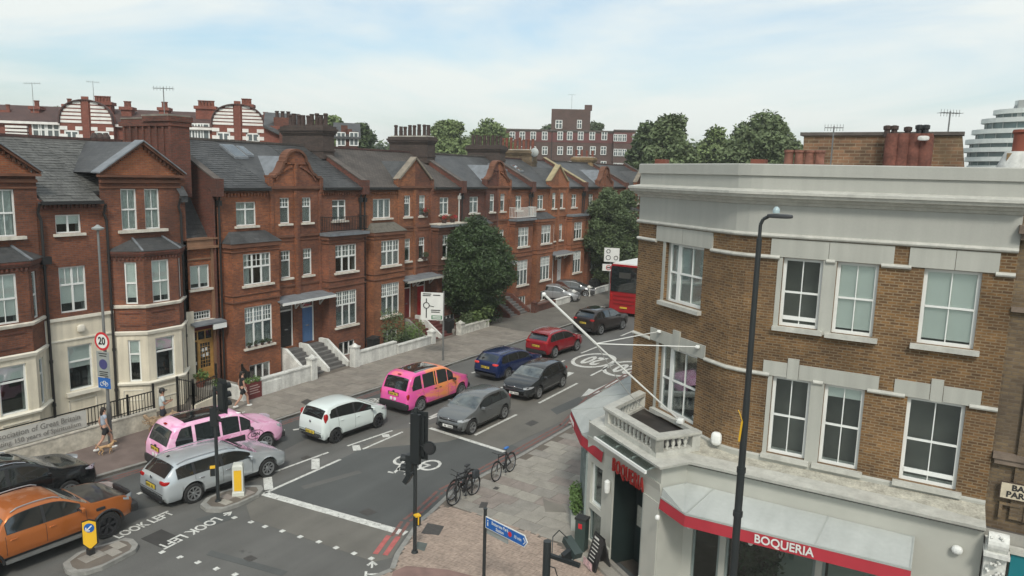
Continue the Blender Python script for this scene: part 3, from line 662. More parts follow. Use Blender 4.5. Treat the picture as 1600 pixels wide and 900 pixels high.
def house(c, side, k, opt):
    U=lambda a: c+side*a
    sp=lambda a0,a1: (min(U(a0),U(a1)),max(U(a0),U(a1)))
    h=empty('terraced_house',(-31,U(2.6),0),opt['label'],'house','red brick terraced houses along the street')
    bm=opt.get('brick',red_brick)
    # gable section wall
    gops=[(.78,.68,8.05,9.42),(.78,.68,5.12,6.60)]
    dop=(.78,.95,1.28,3.78)
    u0,u1=sp(0,1.8)
    ops=[(min(U(a-w_/2),U(a+w_/2))-u0,max(U(a-w_/2),U(a+w_/2))-u0,zb,zt) for a,w_,zb,zt in gops+[dop]]
    b=MB(); b.wall((XG,u0),(XG,u1),0,10.05,ops,.16)
    prof=arc_profile(opt['gable'])
    poly=[(XG,U(0),10.05)]+[(XG,U(a),z) for a,z in prof]
    b.slab(poly,(-.32,0,0))
    # 2F wall over the bay, and bay itself
    v0,v1=sp(1.8,5.15); w3=opt.get('w3',1.2); c3=3.3
    b.wall((XG,v0),(XG,v1),7.2,10.0,[(min(U(c3-w3/2),U(c3+w3/2))-v0,max(U(c3-w3/2),U(c3+w3/2))-v0,8.05,9.25)],.16)
    b.wall((XG,sp(4.75,5.15)[0]),(XG,sp(4.75,5.15)[1]),0,7.2)
    y0,y1=sp(1.8,4.75); cw=3.2; ww=1.75
    wo=(min(U(cw-ww/2),U(cw+ww/2))-y0,max(U(cw-ww/2),U(cw+ww/2))-y0)
    b.wall((XB,y0),(XB,y1),0,7.25,[(*wo,5.12,6.7),(*wo,1.92,4.0),(wo[0]+.2,wo[1]-.2,.12,.98)],.14)
    b.wall((XG,y0),(XB,y0),0,7.25); b.wall((XB,y1),(XG,y1),0,7.25)
    b.build('wall',bm,parent=h); MB().wall((-38.6,sp(0,5.15)[1]),(-38.6,sp(0,5.15)[0]),0,9.8).build('rear_wall',dark_red_brick,parent=h)
    # bands, pilasters, cornice
    b=MB()
    for z0,z1,e in [(7.0,7.25,.10),(6.78,6.86,.05),(4.25,4.36,.06),(4.60,4.68,.05)]: b.sweep([(XG,y0),(XB,y0),(XB,y1),(XG,y1)],[(0,z0),(e,z0+.04),(e,z1),(0,z1)])
    for z0,z1,e in [(9.70,9.78,.05),(9.78,9.88,.10),(9.88,9.97,.15)]: b.box(XG,XG+e,v0+.05,v1,z0,z1)
    for z0,z1,e in [(9.80,9.9,.06),(9.9,10.04,.14),(7.3,7.42,.07),(7.1,7.16,.04),(4.62,4.72,.06)]: b.box(XG,XG+e,u0,u1,z0,z1)
    b.build('stone_band',brown_stone if not opt.get('light') else orange_brick,parent=h,kind='stuff')
    b=MB(); x=v0+.1
    while x<v1: b.box(XG+.002,XG+.09,x,x+.09,9.52,9.69); x+=.2
    for a0,a1 in ((0,.17),(1.62,1.81)):
        q0,q1=sp(a0,a1); b.box(XG+.001,XG+.10,q0,q1,4.1,9.78)
    q0,q1=sp(1.68,1.92); b.box(XG+.001,XG+.12,q0,q1,9.7,10.5)
    if opt['gable']=='dutch':
        q0,q1=sp(0,.12); b.box(XG+.001,XG+.09,q0,q1,10.06,11.2); q0,q1=sp(0,.66); b.box(XG+.001,XG+.08,q0,q1,11.2,11.3)
        for i in range(5):
            t0,t1=i/5,(i+1)/5; A=(U(1.4-1.1*t0),10.35+.75*t0**.6); B=(U(1.4-1.1*t1),10.35+.75*t1**.6); b.bar((XG+.04,A[0],A[1]),(XG+.04,B[0],B[1]),.09,.09)
    b.build('brick_trim',bm,parent=h,kind='stuff')
    # coping
    cm={'dutch':brown_stone,'tri':opt.get('coping',mat('grey coping',(.22,.19,.15),.85,var=.3,vs=3))}.get(opt['gable'],brown_stone)
    b=MB()
    for (a0,z0),(a1,z1) in zip(prof[1:],prof[2:]): b.bar((XG-.13,U(a0),z0+.03),(XG-.13,U(a1),z1+.03),.52 if opt['gable']=='dutch' else .50,.13)
    b.build('coping',cm,parent=h)
    # bay top
    bt=opt['baytop']
    if bt=='hip':
        b=MB(); A=[(XB+.14,y0-.12,7.25),(XB+.14,y1+.12,7.25),(XG,y1+.12,7.25),(XG,y0-.12,7.25)]; T=[(XG,y0+.35,7.78),(XG,y1-.35,7.78)]
        b.add(A+T,[(0,1,5,4),(1,2,5),(3,0,4),(0,3,2,1)]); b.build('bay_roof',opt.get('baym',slate),parent=h)
    else:
        b=MB(); b.box(XG,XB+.28,y0-.18,y1+.18,7.25,7.42); b.build('balcony_floor',lead,parent=h)
        rm={'white':white_paint}.get(opt.get('rail'),black_iron)
        if bt=='balcony':
            b=MB(); pth=[(XG,y0-.1),(XB+.2,y0-.1),(XB+.2,y1+.1),(XG,y1+.1)]
            for z in (7.55,8.32): 
                for p,q in zip(pth,pth[1:]): b.bar((*p,z),(*q,z),.035,.035)
            o=b.build('railing',rm,parent=h)
            me=cmesh(('baluster_bar',rm.name), lambda b: b.box(-.011,.011,-.011,.011,0,.78), rm)
            for p,q in zip(pth,pth[1:]):
                L_=math.hypot(q[0]-p[0],q[1]-p[1]); n=max(2,int(L_/.13))
                for i in range(n): inst('bar',me,o,(p[0]+(q[0]-p[0])*i/n-WORLD[o.name].x,p[1]+(q[1]-p[1])*i/n-WORLD[o.name].y,7.55))
        if bt=='flowers':
            b=MB(); b.box(XG,XB+.3,y0-.2,y1+.2,7.42,7.5); b.build('lead_flashing',stone_sill,parent=h)
    # roof
    q0,q1=sp(0,1.86); xg=XG-.34; zg=EAVE-.08+(RIDGE-EAVE+.08)*(XG+.25-xg)/(XG+.25-XR); roofslab(h,q0,q1,xg,zg,XR,RIDGE,(opt.get('roof',slate)),.12,'roof')
    r0,r1=sp(1.86,5.0)
    rm=opt.get('roof',slate); roofslab(h,r0,r1,XG+.25,EAVE-.08,XR,RIDGE,rm if rm is not slate_old else slate)
    if opt.get('geo'): rows_of_slates('slate_courses',r0 if side>0 else r0,r1,XG+.28,EAVE-.07,XR,RIDGE,h,opt['geo'],.22,.36) if True else None
    r0,r1=sp(0,5.0)
    roofslab(h,r0,r1,XR,RIDGE,-38.8,9.6,rm if rm is not slate_old else slate)
    b=MB(); b.box(XR-.1,XR+.1,r0,r1,RIDGE-.02,RIDGE+.10); b.build('ridge_tiles',tile_red if k%2 else tile_brown,parent=h)
    b=MB(); b.box(XG+.22,XG+.34,sp(1.95,5.1)[0],sp(1.95,5.1)[1],9.86,9.97); b.build('gutter',dark_pipe,parent=h)
    # cross roof behind the gable
    zt=11.62; xe=XR+(RIDGE-zt)/(RIDGE-EAVE)*(XG-XR); g=1.55
    b=MB(); b.add([(XG-.3,U(0),zt),(XG-.3,U(g),10.25),(xe,U(0),zt),(XR+(RIDGE-10.25)/(RIDGE-EAVE)*(XG-XR),U(g),10.25)],[(0,1,3,2)]); b.build('gable_roof',lead if opt['gable']=='dutch' else slate,parent=h)
    # party parapet (only at the far end of a pair, shared)
    q=(U(4.98),U(5.37)) if side>0 else (U(5.27),U(4.98))
    b=MB()
    if side>0 or k==0: b.slab([(XG+.3,q[0],9.6),(XG+.3,q[0],10.28),(XR,q[0],RIDGE+.28),(-38.8,q[0],9.9),(-38.8,q[0],9.2),(XR,q[0],RIDGE-.4)],(0,q[1]-q[0],0))
    if side>0 or k==0: b.box(XG,XG+.42,q[0]-.06,q[1]+.06,9.55,10.4)
    if k==0 and side<0: b.slab([(XG,q[0]+.01,0),(XG,q[0]+.01,9.7),(XR,q[0]+.01,RIDGE-.1),(-38.6,q[0]+.01,9.4),(-38.6,q[0]+.01,0)],(0,.22,0))
    if b.v: b.build('party_wall',opt.get('party',dark_red_brick),parent=h)
    b=MB(); qa,qb=q[0]-.05,q[1]+.05
    if side>0 or k==0: b.slab([(XG+.34,qa,10.28),(XR,qa,RIDGE+.28),(XR,qa,RIDGE+.36),(XG+.34,qa,10.36)],(0,qb-qa,0))
    if b.v: b.build('party_coping',opt.get('pcop',mat('dark coping',(.10,.085,.075),.85,var=.3,vs=3)),parent=h)
    # windows
    yaw=R(90)
    for a,w_,zb,zt_ in gops: window(h,(XG,U(a),zb),yaw,w_,zt_-zb,1,(.66,.34),(3,2) if opt.get('grid',1) else None,back=rnd.choice(['net','none','blind','half']),depth=.13,sm=opt.get('sm',stone_sill))
    window(h,(XG,U(c3),8.05),yaw,w3,1.2,opt.get('n3',2),(1,) if opt.get('n3',2)==3 else (.72,.28),None,back=opt.get('b3','net'),depth=.13)
    window(h,(XB,U(cw),5.12),yaw,ww,1.58,3,(.58,.42),(2,2),back=opt.get('b2','mix'),depth=.11,mw=.085,sm=opt.get('sm',stone_sill))
    window(h,(XB,U(cw),1.92),yaw,ww,2.08,3,(.62,.38),(3,3),back=opt.get('b1','net'),depth=.11,mw=.085,sm=opt.get('sm',stone_sill))
    window(h,(XB,U(cw),.12),yaw,ww-.4,.86,3,(1,),None,back='none',depth=.11,sill=False)
    # door
    d0,d1=sp(.78-.475,.78+.475); dm=opt['door']
    df=MB(); x=XG-.10; df.box(x-.05,x,d0,d0+.08,1.28,3.78); df.box(x-.05,x,d1-.08,d1,1.28,3.78); df.box(x-.052,x-.002,d0+.08,d1-.08,3.66,3.78); df.box(x-.052,x-.002,d0+.08,d1-.08,3.26,3.34)
    fr=df.build('door_frame',white_paint,parent=h)
    MB().box(x-.03,x-.02,d0+.08,d1-.08,3.34,3.66).build('fanlight',car_glass,parent=fr)
    dd=MB(); dd.box(x-.06,x-.02,d0+.08,d1-.08,1.30,3.26)
    for zz in (1.45,2.1,2.7):
        for s_ in (0,1): dd.box(x-.02,x-.008,d0+.16+s_*.4,d0+.44+s_*.36,zz,zz+.45)
    do=dd.build('door',mat(dm[0]+' door paint',dm[1],.35,var=.06),parent=h,label=dm[0]+' front door')
    MB().box(x-.008,x+.01,(d0+d1)/2-.12,(d0+d1)/2+.12,2.22,2.27).build('letterbox',chrome,parent=do); MB().blob((x+.01,d0+.2 if side>0 else d1-.2,2.4),(.05,.05,.05)).build('handle',chrome,parent=do)
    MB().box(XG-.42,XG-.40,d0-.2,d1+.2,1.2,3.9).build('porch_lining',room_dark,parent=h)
    # canopy
    e0,e1=sp(0,1.95); b=MB()
    b.slab([(XG+.02,e0,4.08),(XG+1.0,e0,3.92),(XG+1.0,e0,3.99),(XG+.02,e0,4.16)],(0,e1-e0,0)); co=b.build('canopy',lead,parent=h)
    MB().box(XG+.97,XG+1.02,e0,e1,3.84,3.98).build('fascia_board',white_paint if k<1 else pale_trim,parent=co)
    b=MB(); 
    for a in (.2,1.62): b.bar((XG+.03,U(a),3.35),(XG+.55,U(a),3.9),.06,.06); b.bar((XG+.03,U(a),3.35),(XG+.03,U(a),3.95),.06,.05,(1,0,0))
    b.build('bracket',white_paint,parent=co)
    # steps and flank walls, individually laid
    s0,s1=sp(.22,1.42)
    so=MB().box(XG,XG+.45,s0,s1,0,1.12).build('steps',mat('step base',(.16,.15,.14),.85,var=.2),parent=h)
    stm=mat('step stone',(.13,.125,.12),.8,var=.25,vs=4) if k!=1 else mat('red step',(.12,.035,.03),.8,var=.25)
    for i in range(7):
        z=1.2-i*.17; x0=XG+.30+i*.27; MB().box(XG+.02 if i==0 else x0-.02,x0+.27,s0+.02,s1-.02,z-.17,z).build('step',stm,parent=so)
        MB().box(x0-.02,x0+.25,s0+.05,s1-.05,.0,z-.171).build('riser_fill',stm,parent=so)
    for a in (1.52,):
        b=MB(); t0,t1=sp(a-.09,a+.09); b.slab([(XG+.1,t0,0),(XG+2.3,t0,0),(XG+2.3,t0,.35),(XG+.7,t0,1.42),(XG+.1,t0,1.42)],(0,t1-t0,0)); b.build('flank_wall',opt.get('flank',white_wall if k==0 else mat('grey flank',(.22,.21,.19),.85,var=.2) if k==1 else dark_red_brick),parent=so)
    if side>0:
        b=MB(); t0,t1=c-.07,c+.07; b.slab([(XG+.1,t0,0),(XG+2.3,t0,0),(XG+2.3,t0,.3),(XG+.7,t0,1.40),(XG+.1,t0,1.40)],(0,t1-t0,0)); b.build('flank_wall',white_wall if k<2 else dark_red_brick,parent=so)
    # downpipe
    px_=U(4.98); b=MB(); b.tube([(XG+.08,px_,0.1),(XG+.08,px_,9.3),(XG+.28,px_,9.8)],.05,8); b.box(XG+.02,XG+.2,px_-.1,px_+.1,9.1,9.35)
    b.build('downpipe',opt.get('pipe',dark_pipe),parent=h)
    # garden wall
    gw=opt.get('gwall',white_wall); g0,g1=sp(1.62,5.1)
    if opt.get('gate',True):
        gt=.85 if k==0 else .58; pt_=1.2 if k==0 else .85
        b=MB(); b.box(-27.93,-27.70,g0,g1,.05,gt); b.box(-27.97,-27.66,g0,g1,gt,gt+.07); b.build('garden_wall',gw,parent=h)
        gp0,gp1=sp(1.42,1.80)
        b=MB(); b.box(-28.02,-27.62,gp0,gp1,.05,pt_); b.box(-28.06,-27.58,gp0-.04,gp1+.04,pt_,pt_+.08); b.lathe((-27.82,(gp0+gp1)/2,pt_+.08),[(.2,0),(.16,.06),(.02,.16)],8); b.build('gate_pier',gw,parent=h)
        b=MB(); b.box(-30.2,-27.95,g0,g1,.04,.09); b.build('front_area',tarred,parent=h)
    return h
DOORS={'black':('black',(.012,.012,.013)),'blue':('blue',(.07,.15,.30)),'red':('red',(.33,.012,.015)),'white':('white',(.6,.6,.58)),'green':('dark green',(.02,.05,.035)),'darkred':('dark red',(.15,.015,.015))}
ycop=mat('ochre coping',(.33,.275,.16),.85,var=.25,vs=3)
PER=10.35; C0=28.5
terr=[
 (0,-1,dict(gable='dutch',baytop='hip',door=DOORS['black'],label='brick terraced house with half of the near curved gable, black door and slate hipped bay',w3=1.25,n3=2,b1='full',b2='sides',geo=slate,brick=red_brick)),
 (0,1,dict(gable='dutch',baytop='balcony',door=DOORS['blue'],label='brick terraced house with blue front door and iron railed balcony over its bay',w3=1.15,n3=2,b1='full',b2='half',geo=slate,brick=red_brick_b)),
 (1,-1,dict(gable='tri',baytop='hip',door=DOORS['darkred'],label='brick terraced house left of the near pointed gable with lichened bay roof above shrubs',w3=1.7,n3=3,roof=tile_brown,baym=mat('lichened lead',(.12,.11,.09),.8,var=.3,vs=5),b3='full',brick=red_brick_c)),
 (1,1,dict(gable='tri',baytop='flowers',door=DOORS['red'],label='brick terraced house with red front door and red geraniums on its bay',w3=1.1,n3=2,roof=tile_brown,pipe=mat('pale pipe',(.5,.5,.47),.6,var=.1),brick=red_brick_b,gwall=mat('mottled wall',(.52,.51,.46),.8,var=.35,vs=4))),
 (2,-1,dict(gable='dutch',baytop='hip',door=DOORS['green'],label='brick terraced house mostly behind the round dark tree',w3=1.2,gate=False,brick=dark_red_brick)),
 (2,1,dict(gable='dutch',baytop='balcony',rail='white',door=DOORS['white'],label='brick terraced house with white railed balcony just right of the round dark tree',w3=1.0,gwall=dark_red_brick,brick=red_brick)),
 (3,-1,dict(gable='tri',baytop='hip',coping=ycop,light=1,door=DOORS['white'],label='brick terraced house left of the yellow coped pointed gable with wide bay windows',w3=1.1,roof=slate,pcop=ycop,brick=red_brick_c)),
 (3,1,dict(gable='tri',baytop='flat',coping=ycop,brick=orange_brick,light=1,door=DOORS['white'],label='orange brick terraced house right of the yellow coped pointed gable',w3=1.1,pcop=ycop)),
 (4,-1,dict(gable='dutch',baytop='hip',door=DOORS['green'],label='brick terraced house behind the left side of the tall pale tree',w3=1.1)),
 (4,1,dict(gable='dutch',baytop='balcony',door=DOORS['black'],label='last visible brick terraced house behind the right side of the tall pale tree',w3=1.1)),
]
HS=[]
for k,s,o in terr: HS.append(house(C0+PER*k,s,k,o))
for s,lab in ((-1,'distant brick terraced house just beyond the tall pale tree'),(1,'farthest brick terraced house up the street, past the tall pale tree')): house(C0+PER*5,s,5,dict(gable='tri',baytop='hip',door=DOORS['black'],label=lab))
# chimneys on the party lines
chimney(HS[1],C0+5.15,-36.6,-33.1,11.6,13.55,soot_brick,9,.95,pot_dark,.72,flaunch=soot_brick)
chimney(HS[3],C0+5.15+PER,-36.6,-33.1,11.6,13.5,soot_brick,8,.95,pot_dark,.8)
chimney(HS[5],C0+5.15+2*PER,-36.6,-33.3,11.6,13.3,soot_brick,8,.95,pot_dark,.85,flaunch=soot_brick)
chimney(HS[7],C0+5.15+3*PER-4.2,-37.3,-33.6,11.6,13.2,stock_dirty,8,.95,pot_red,1.05)
chimney(HS[9],C0+5.15+4*PER,-36.6,-34.2,11.6,13.0,stock_yellow,4,.95,pot_red,.75)
# skylights on two roofs
def skylight(h,u,t,wd=.75,hh=1.0):
    x0=XG+.28+(XR-XG-.28)*t; z0=EAVE+(RIDGE-EAVE)*t; dx,dz=(XR-XG),(RIDGE-EAVE); L_=math.hypot(dx,dz); dx/=L_;dz/=L_
    b=MB(); b.slab([(x0,u,z0+.1),(x0,u+wd,z0+.1),(x0+dx*hh,u+wd,z0+dz*hh+.1),(x0+dx*hh,u,z0+dz*hh+.1)],(0,0,-.12)); o=b.build('skylight',lead,parent=h)
    b=MB(); b.slab([(x0+dx*.08,u+.07,z0+dz*.08+.112),(x0+dx*.08,u+wd-.07,z0+dz*.08+.112),(x0+dx*(hh-.08),u+wd-.07,z0+dz*(hh-.08)+.112),(x0+dx*(hh-.08),u+.07,z0+dz*(hh-.08)+.112)],(0,0,-.006)); b.build('pane',car_glass_sky,parent=o)
skylight(HS[0],C0-1.9,.60,.9,1.4); skylight(HS[0],C0-.9,.66,.5,1.0); skylight(HS[5],C0+2*PER+3.1,.50,.8,1.1); skylight(HS[5],C0+2*PER+4.1,.52,.8,1.1)
skylight(HS[6],C0+3*PER-3.6,.5,.8,1.1); skylight(HS[7],C0+3*PER+2.4,.2,.6,.8)

# ------------------------------------------------------------------ the near building: cream ground floor, brick above
A=empty('mansion_house',(-31,16,0),'wide brick house with cream rendered ground floor, canted bays and slate roof','house')
def bay_path(u0,front0,front1,u1,X0=XG,X1=-29.6): return [(X0,u0),(X1,front0),(X1,front1),(X0,u1)]
bw,cw_,tr=MB(),MB(),MB()
UX=lambda px,py,X: onx(px,py,X).y
def seglen(a,c): return math.hypot(c[0]-a[0],c[1]-a[1])
bays=[bay_path(11.75,12.7,14.35,15.25),bay_path(18.05,18.98,20.60,21.50)]
wins=[]
# flat wall pieces
mid0,mid1=15.25,18.05
fl=[(15.93-mid0,16.94-mid0,8.15,8.90,'m3'),(15.92-mid0,17.00-mid0,4.92,6.80,'m2')]
bw.wall((XG,mid0),(XG,mid1),4.72,9.5,[f[:4] for f in fl],.15)
cw_.wall((XG+.04,mid0),(XG+.04,mid1),0,4.72,[(16.04-mid0,17.05-mid0,1.62,3.52)],.18)
# third floor above the bays
for u0,u1,ws in ((17.75,21.55,[(18.66,19.38),(19.74,20.46)]),(11.7,15.3,[(12.3,13.0),(13.75,14.5)])):
    bw.wall((XG+.02,u0),(XG+.02,u1),7.3,10.5,[(a-u0,c-u0,8.15,9.92) for a,c in ws],.15)
    for a,c in ws: window(A,(XG+.02,(a+c)/2,8.15),R(90),c-a,1.77,1,(1,1),None,1,back='full',depth=.12,sill=False)
    MB().box(XG,XG+.2,ws[0][0]-.2,ws[1][1]+.25,8.03,8.15).build('sill',stone_sill,parent=A)
for bp in bays:
    d1=seglen(bp[0],bp[1]); d2=seglen(bp[1],bp[2])
    o1=[(.52,1.0,5.0,6.82)]; o2=[(.36,d2-.42,5.0,6.86)]
    bw.wall(bp[0],bp[1],3.72,7.3,o1,.12); bw.wall(bp[1],bp[2],3.72,7.3,o2,.12); bw.wall(bp[2],bp[3],3.72,7.3,[(.3,.8,5.0,6.82)],.12)
    e=.05; cp=[(bp[0][0]+.01,bp[0][1]-e),(bp[1][0]+e,bp[1][1]-e*.4),(bp[2][0]+e,bp[2][1]+e*.4),(bp[3][0]+.01,bp[3][1]+e)]
    c1=seglen(cp[0],cp[1]); c2=seglen(cp[1],cp[2])
    g1=[(.55,1.04,1.55,3.42)]; g2=[(.36,c2-.36,1.55,3.42)]
    cw_.wall(cp[0],cp[1],0,3.72,g1,.14); cw_.wall(cp[1],cp[2],0,3.72,g2,.14); cw_.wall(cp[2],cp[3],0,3.72,[(.3,.8,1.55,3.42)],.14)
    def onseg(a,c,s): L_=seglen(a,c); return (a[0]+(c[0]-a[0])*s/L_, a[1]+(c[1]-a[1])*s/L_), math.atan2(c[1]-a[1],c[0]-a[0])
    for (a,c),ops,kw in (((bp[0],bp[1]),o1,dict(rows=(1,1),sashbar=0)),((bp[1],bp[2]),o2,dict(rows=(1,1),sashbar=1)),((bp[2],bp[3]),[(.3,.8,5.0,6.82)],dict(rows=(1,1)))):
        for (s0,s1,zb,zt) in ops:
            p,yw=onseg(a,c,(s0+s1)/2); window(A,(p[0],p[1],zb),yw,s1-s0,zt-zb,1,kw.get('rows'),None,kw.get('sashbar',0),back=('b',.85),depth=.11,sill=False)
    for (a,c),ops in (((cp[0],cp[1]),g1),((cp[1],cp[2]),g2),((cp[2],cp[3]),[(.3,.8,1.55,3.42)])):
        for (s0,s1,zb,zt) in ops:
            p,yw=onseg(a,c,(s0+s1)/2); window(A,(p[0],p[1],zb),yw,s1-s0,zt-zb,1,(.68,.32),None,0,back=('b',.55) if s1-s0<.6 else ('b',.3),depth=.12,sill=False,fw=.07)
    # trims following the bay
    tr.sweep(cp,[(0,1.40),(.10,1.42),(.12,1.50),(0,1.55)]); tr.sweep(cp,[(0,3.62),(.07,3.66),(.10,3.78),(0,3.82)])
    tb=MB(); tb.sweep(bp,[(0,4.80),(.10,4.84),(.12,4.94),(0,4.97)]); tb.build('stone_band',stone_sill,parent=A)
    db=MB(); db.sweep(bp,[(0,7.05),(.08,7.07),(.14,7.2),(.14,7.3),(0,7.3)]); x=0
    for (a,c) in zip(bp,bp[1:]):
        L_=seglen(a,c); n=int(L_/.16)
        for i in range(n):
            p,yw=onseg(a,c,(i+.5)*L_/n); dxy=((c[1]-a[1])/L_,-(c[0]-a[0])/L_); db.bar((p[0]+dxy[0]*.03,p[1]+dxy[1]*.03,6.93),(p[0]+dxy[0]*.03,p[1]+dxy[1]*.03,7.05),.07,.06,(1,0,0))
    # recessed panel lines on the brick band below the 1st floor windows
    for (a,c) in ((bp[0],bp[1]),(bp[1],bp[2])):
        L_=seglen(a,c)
        for z in (4.05,4.6):
            p,_=onseg(a,c,.25); q,_=onseg(a,c,L_-.25); db.bar((*p,z),(*q,z),.06,.05)
    db.build('brick_cornice',dark_red_brick,parent=A,kind='stuff')
    rb=MB(); o=.16; rp_=[(bp[0][0],bp[0][1]-.2),(bp[1][0]+o,bp[1][1]-.1),(bp[2][0]+o,bp[2][1]+.1),(bp[3][0],bp[3][1]+.2)]
    T=[(XG,bp[1][1]+.1,7.78),(XG,bp[2][1]-.1,7.78)]
    rb.add([(p[0],p[1],7.3) for p in rp_]+T,[(0,1,4),(1,2,5,4),(2,3,5),(3,2,1,0)]); rb.build('bay_roof',slate,parent=A)
    for a,c in ((rp_[1],T[0]),(rp_[2],T[1])): MB().bar((a[0],a[1],7.33),(c[0],c[1],7.82),.09,.05).build('hip_flashing',lead,parent=A)
    # moulded panels in render under windows
    for (a,c) in ((cp[0],cp[1]),(cp[1],cp[2])):
        L_=seglen(a,c); p,yw=onseg(a,c,L_/2); hw_=L_*.28
        pb=MB(); 
        d=Vector((c[0]-a[0],c[1]-a[1],0)).normalized(); P=Vector((p[0],p[1],0))
        for z in (.72,1.18): pb.bar(P-d*hw_+Vector((0,0,z)),P+d*hw_+Vector((0,0,z)),.05,.05)
        for s_ in (-1,1): pb.bar(P+d*hw_*s_+Vector((0,0,.72)),P+d*hw_*s_+Vector((0,0,1.18)),.05,.05,(1,0,0))
        pb.build('render_panel',cream_trim,parent=A)
bw.wall((XG,8),(XG,11.75),4.72,9.5); cw_.wall((XG+.04,8),(XG+.04,11.8),0,4.72)
cw_.wall((XG+.03,21.5),(XG+.03,21.95),0,4.15); bw.wall((XG,21.5),(XG,21.75),4.15,10.2); bw.wall((XG,21.4),(XG,21.75),0,7.5)
for u in (15.25,18.02): bw.box(XG,XG+.02,u,u+.02,4.8,9.4)
bw.wall((XG,21.75),(-38.6,21.75),0,9.4)
bw.slab([(XG-.02,21.52,9.4),(XG-.02,21.52,10.3),(XR,21.52,12.2),(-38.6,21.52,9.7),(-38.6,21.52,9.4)],(0,.30,0))
bw.build('wall',red_brick_b,parent=A); cw_.build('rendered_wall',stone_cream,parent=A)
tr.box(XG+.04,XG+.14,mid0+.1,mid1-.05,4.64,4.76); tr.box(XG+.04,XG+.09,mid0+.1,mid1-.05,3.78,3.84); tr.box(XG+.04,XG+.22,15.85,17.2,1.45,1.60)
for z in (.75,1.2): tr.box(XG+.04,XG+.07,15.95,17.1,z,z+.04)
for u in (15.95,17.06): tr.box(XG+.04,XG+.07,u,u+.04,.75,1.24)
tr.build('render_trim',cream_trim,parent=A)
window(A,(XG,16.435,8.15),R(90),1.01,.75,2,(1,),None,0,back='half',depth=.12)
window(A,(XG,16.46,4.92),R(90),1.08,1.88,2,(.62,.38),(2,1),back=('b',.8),depth=.12,sill=False,mw=.08)
window(A,(XG+.04,16.545,1.62),R(90),1.01,1.90,1,(.66,.34),None,0,back='half',depth=.13,sill=False,fw=.07)
MB().blob((XG+.12,16.6,4.22),(.16,.34,.34),.8).build('crest_boss',cream_trim,parent=A)
# eaves, roof, gables
b=MB(); b.box(XG,XG+.14,15.3,17.75,9.32,9.5); x=15.35
while x<17.7: b.box(XG+.001,XG+.09,x,x+.08,9.16,9.32); x+=.17
b.build('brick_cornice',dark_red_brick,parent=A)
def zA(x): return 9.46+(12.0-9.46)*(XG+.25-x)/(XG+.25-XR)
for ra,rb_,x0_ in ((8,11.6,XG+.25),(11.6,15.4,XG-.34),(15.4,17.68,XG+.25),(17.68,21.5,XG-.34)): roofslab(A,ra,rb_,x0_,zA(x0_),XR,12.0,slate)
roofslab(A,8,21.5,XR,12.0,-38.8,9.3,slate)
for ra,rb_,x0_ in ((8.5,11.6,XG+.3),(11.6,15.4,XG-.36),(15.4,17.68,XG+.3),(17.68,21.5,XG-.36)): rows_of_slates('slate_courses',ra,rb_,x0_,zA(x0_),XR,12.02,A,slate_old,.215,.34)
MB().box(XR-.1,XR+.1,8,21.5,11.98,12.12).build('ridge_tiles',tile_red,parent=A)
MB().box(XG+.24,XG+.36,15.3,17.75,9.33,9.46).build('gutter',dark_pipe,parent=A)
for g0,g1 in ((17.68,21.62),(11.6,15.40)):
    cm_=(g0+g1)/2; z0,zt=10.55,11.88
    b=MB(); b.slab([(XG+.02,g0+.15,10.5),(XG+.02,g1-.15,10.5),(XG+.02,cm_,zt-.08)],(-.3,0,0)); b.build('gable_wall',orange_brick,parent=A)
    b=MB(); b.box(XG,XG+.14,g0+.1,g1-.1,10.18,10.30); b.box(XG,XG+.26,g0,g1,10.42,10.52); b.box(XG,XG+.07,g0+.1,g1-.1,9.95,10.02)
    for s_,ge in ((1,g0),(-1,g1)):
        b.bar((XG+.12,ge,z0+.02),(XG+.12,cm_,zt+.02),.26,.10)
        n=11
        for i in range(1,n): t=i/n; u=ge+(cm_-ge)*t; b.box(XG+.02,XG+.12,u-.05,u+.05,z0+(zt-z0)*t-.17,z0+(zt-z0)*t-.05)
    b.build('pediment_moulding',brown_stone,parent=A,kind='stuff')
    b=MB(); xb=XR+.6
    for ge in (g0,g1):
        b.slab([(XG+.32,ge-(.05 if ge==g0 else -.05),z0+.02),(XG+.32,cm_,zt+.08),(XG-.30,cm_,zt+.08),(XG-.30,ge-(.05 if ge==g0 else -.05),z0+.02)],(0,0,.06))
    b.build('lead_coping',lead,parent=A)
    b=MB(); zr=zt; xr_=XR+(12.0-zr)/(12.0-9.46)*(XG-XR)
    for ge in (g0,g1):
        ze=z0; xe=XR+(12.0-ze)/(12.0-9.46)*(XG-XR); b.add([(XG-.28,cm_,zr+.06),(XG-.28,ge,ze+.04),(xe,ge,ze+.04),(xr_,cm_,zr+.06)],[(0,1,2,3)])
    b.build('gable_roof',slate,parent=A)
# lead cheek at the right end of the gable
b=MB(); b.add([(XG+.25,21.35,9.6),(XG+.25,21.75,9.6),(XG-.3,21.6,10.55),(XG-.3,21.2,10.55)],[(0,1,2,3)]); b.box(XG,XG+.16,21.45,21.8,9.3,9.6); b.build('corner_cap',slate,parent=A)
for u,zt_ in ((15.34,9.4),(17.93,9.3),(21.42,9.5)):
    b=MB(); b.tube([(XG+.12,u,.1),(XG+.12,u,zt_-.7),(XG+.12,u-.1,zt_-.4),(XG+.3,u-.1,zt_)],.055,8); 
    for z in (1.2,3,4.9,6.8): b.cyl((XG+.12,u,z),(XG+.12,u,z+.12),.075,None,8)
    b.build('downpipe',dark_pipe,parent=A)
b=MB(); b.box(XG+.02,XG+.3,15.2,15.55,7.0,7.3); b.build('hopper',dark_pipe,parent=A)
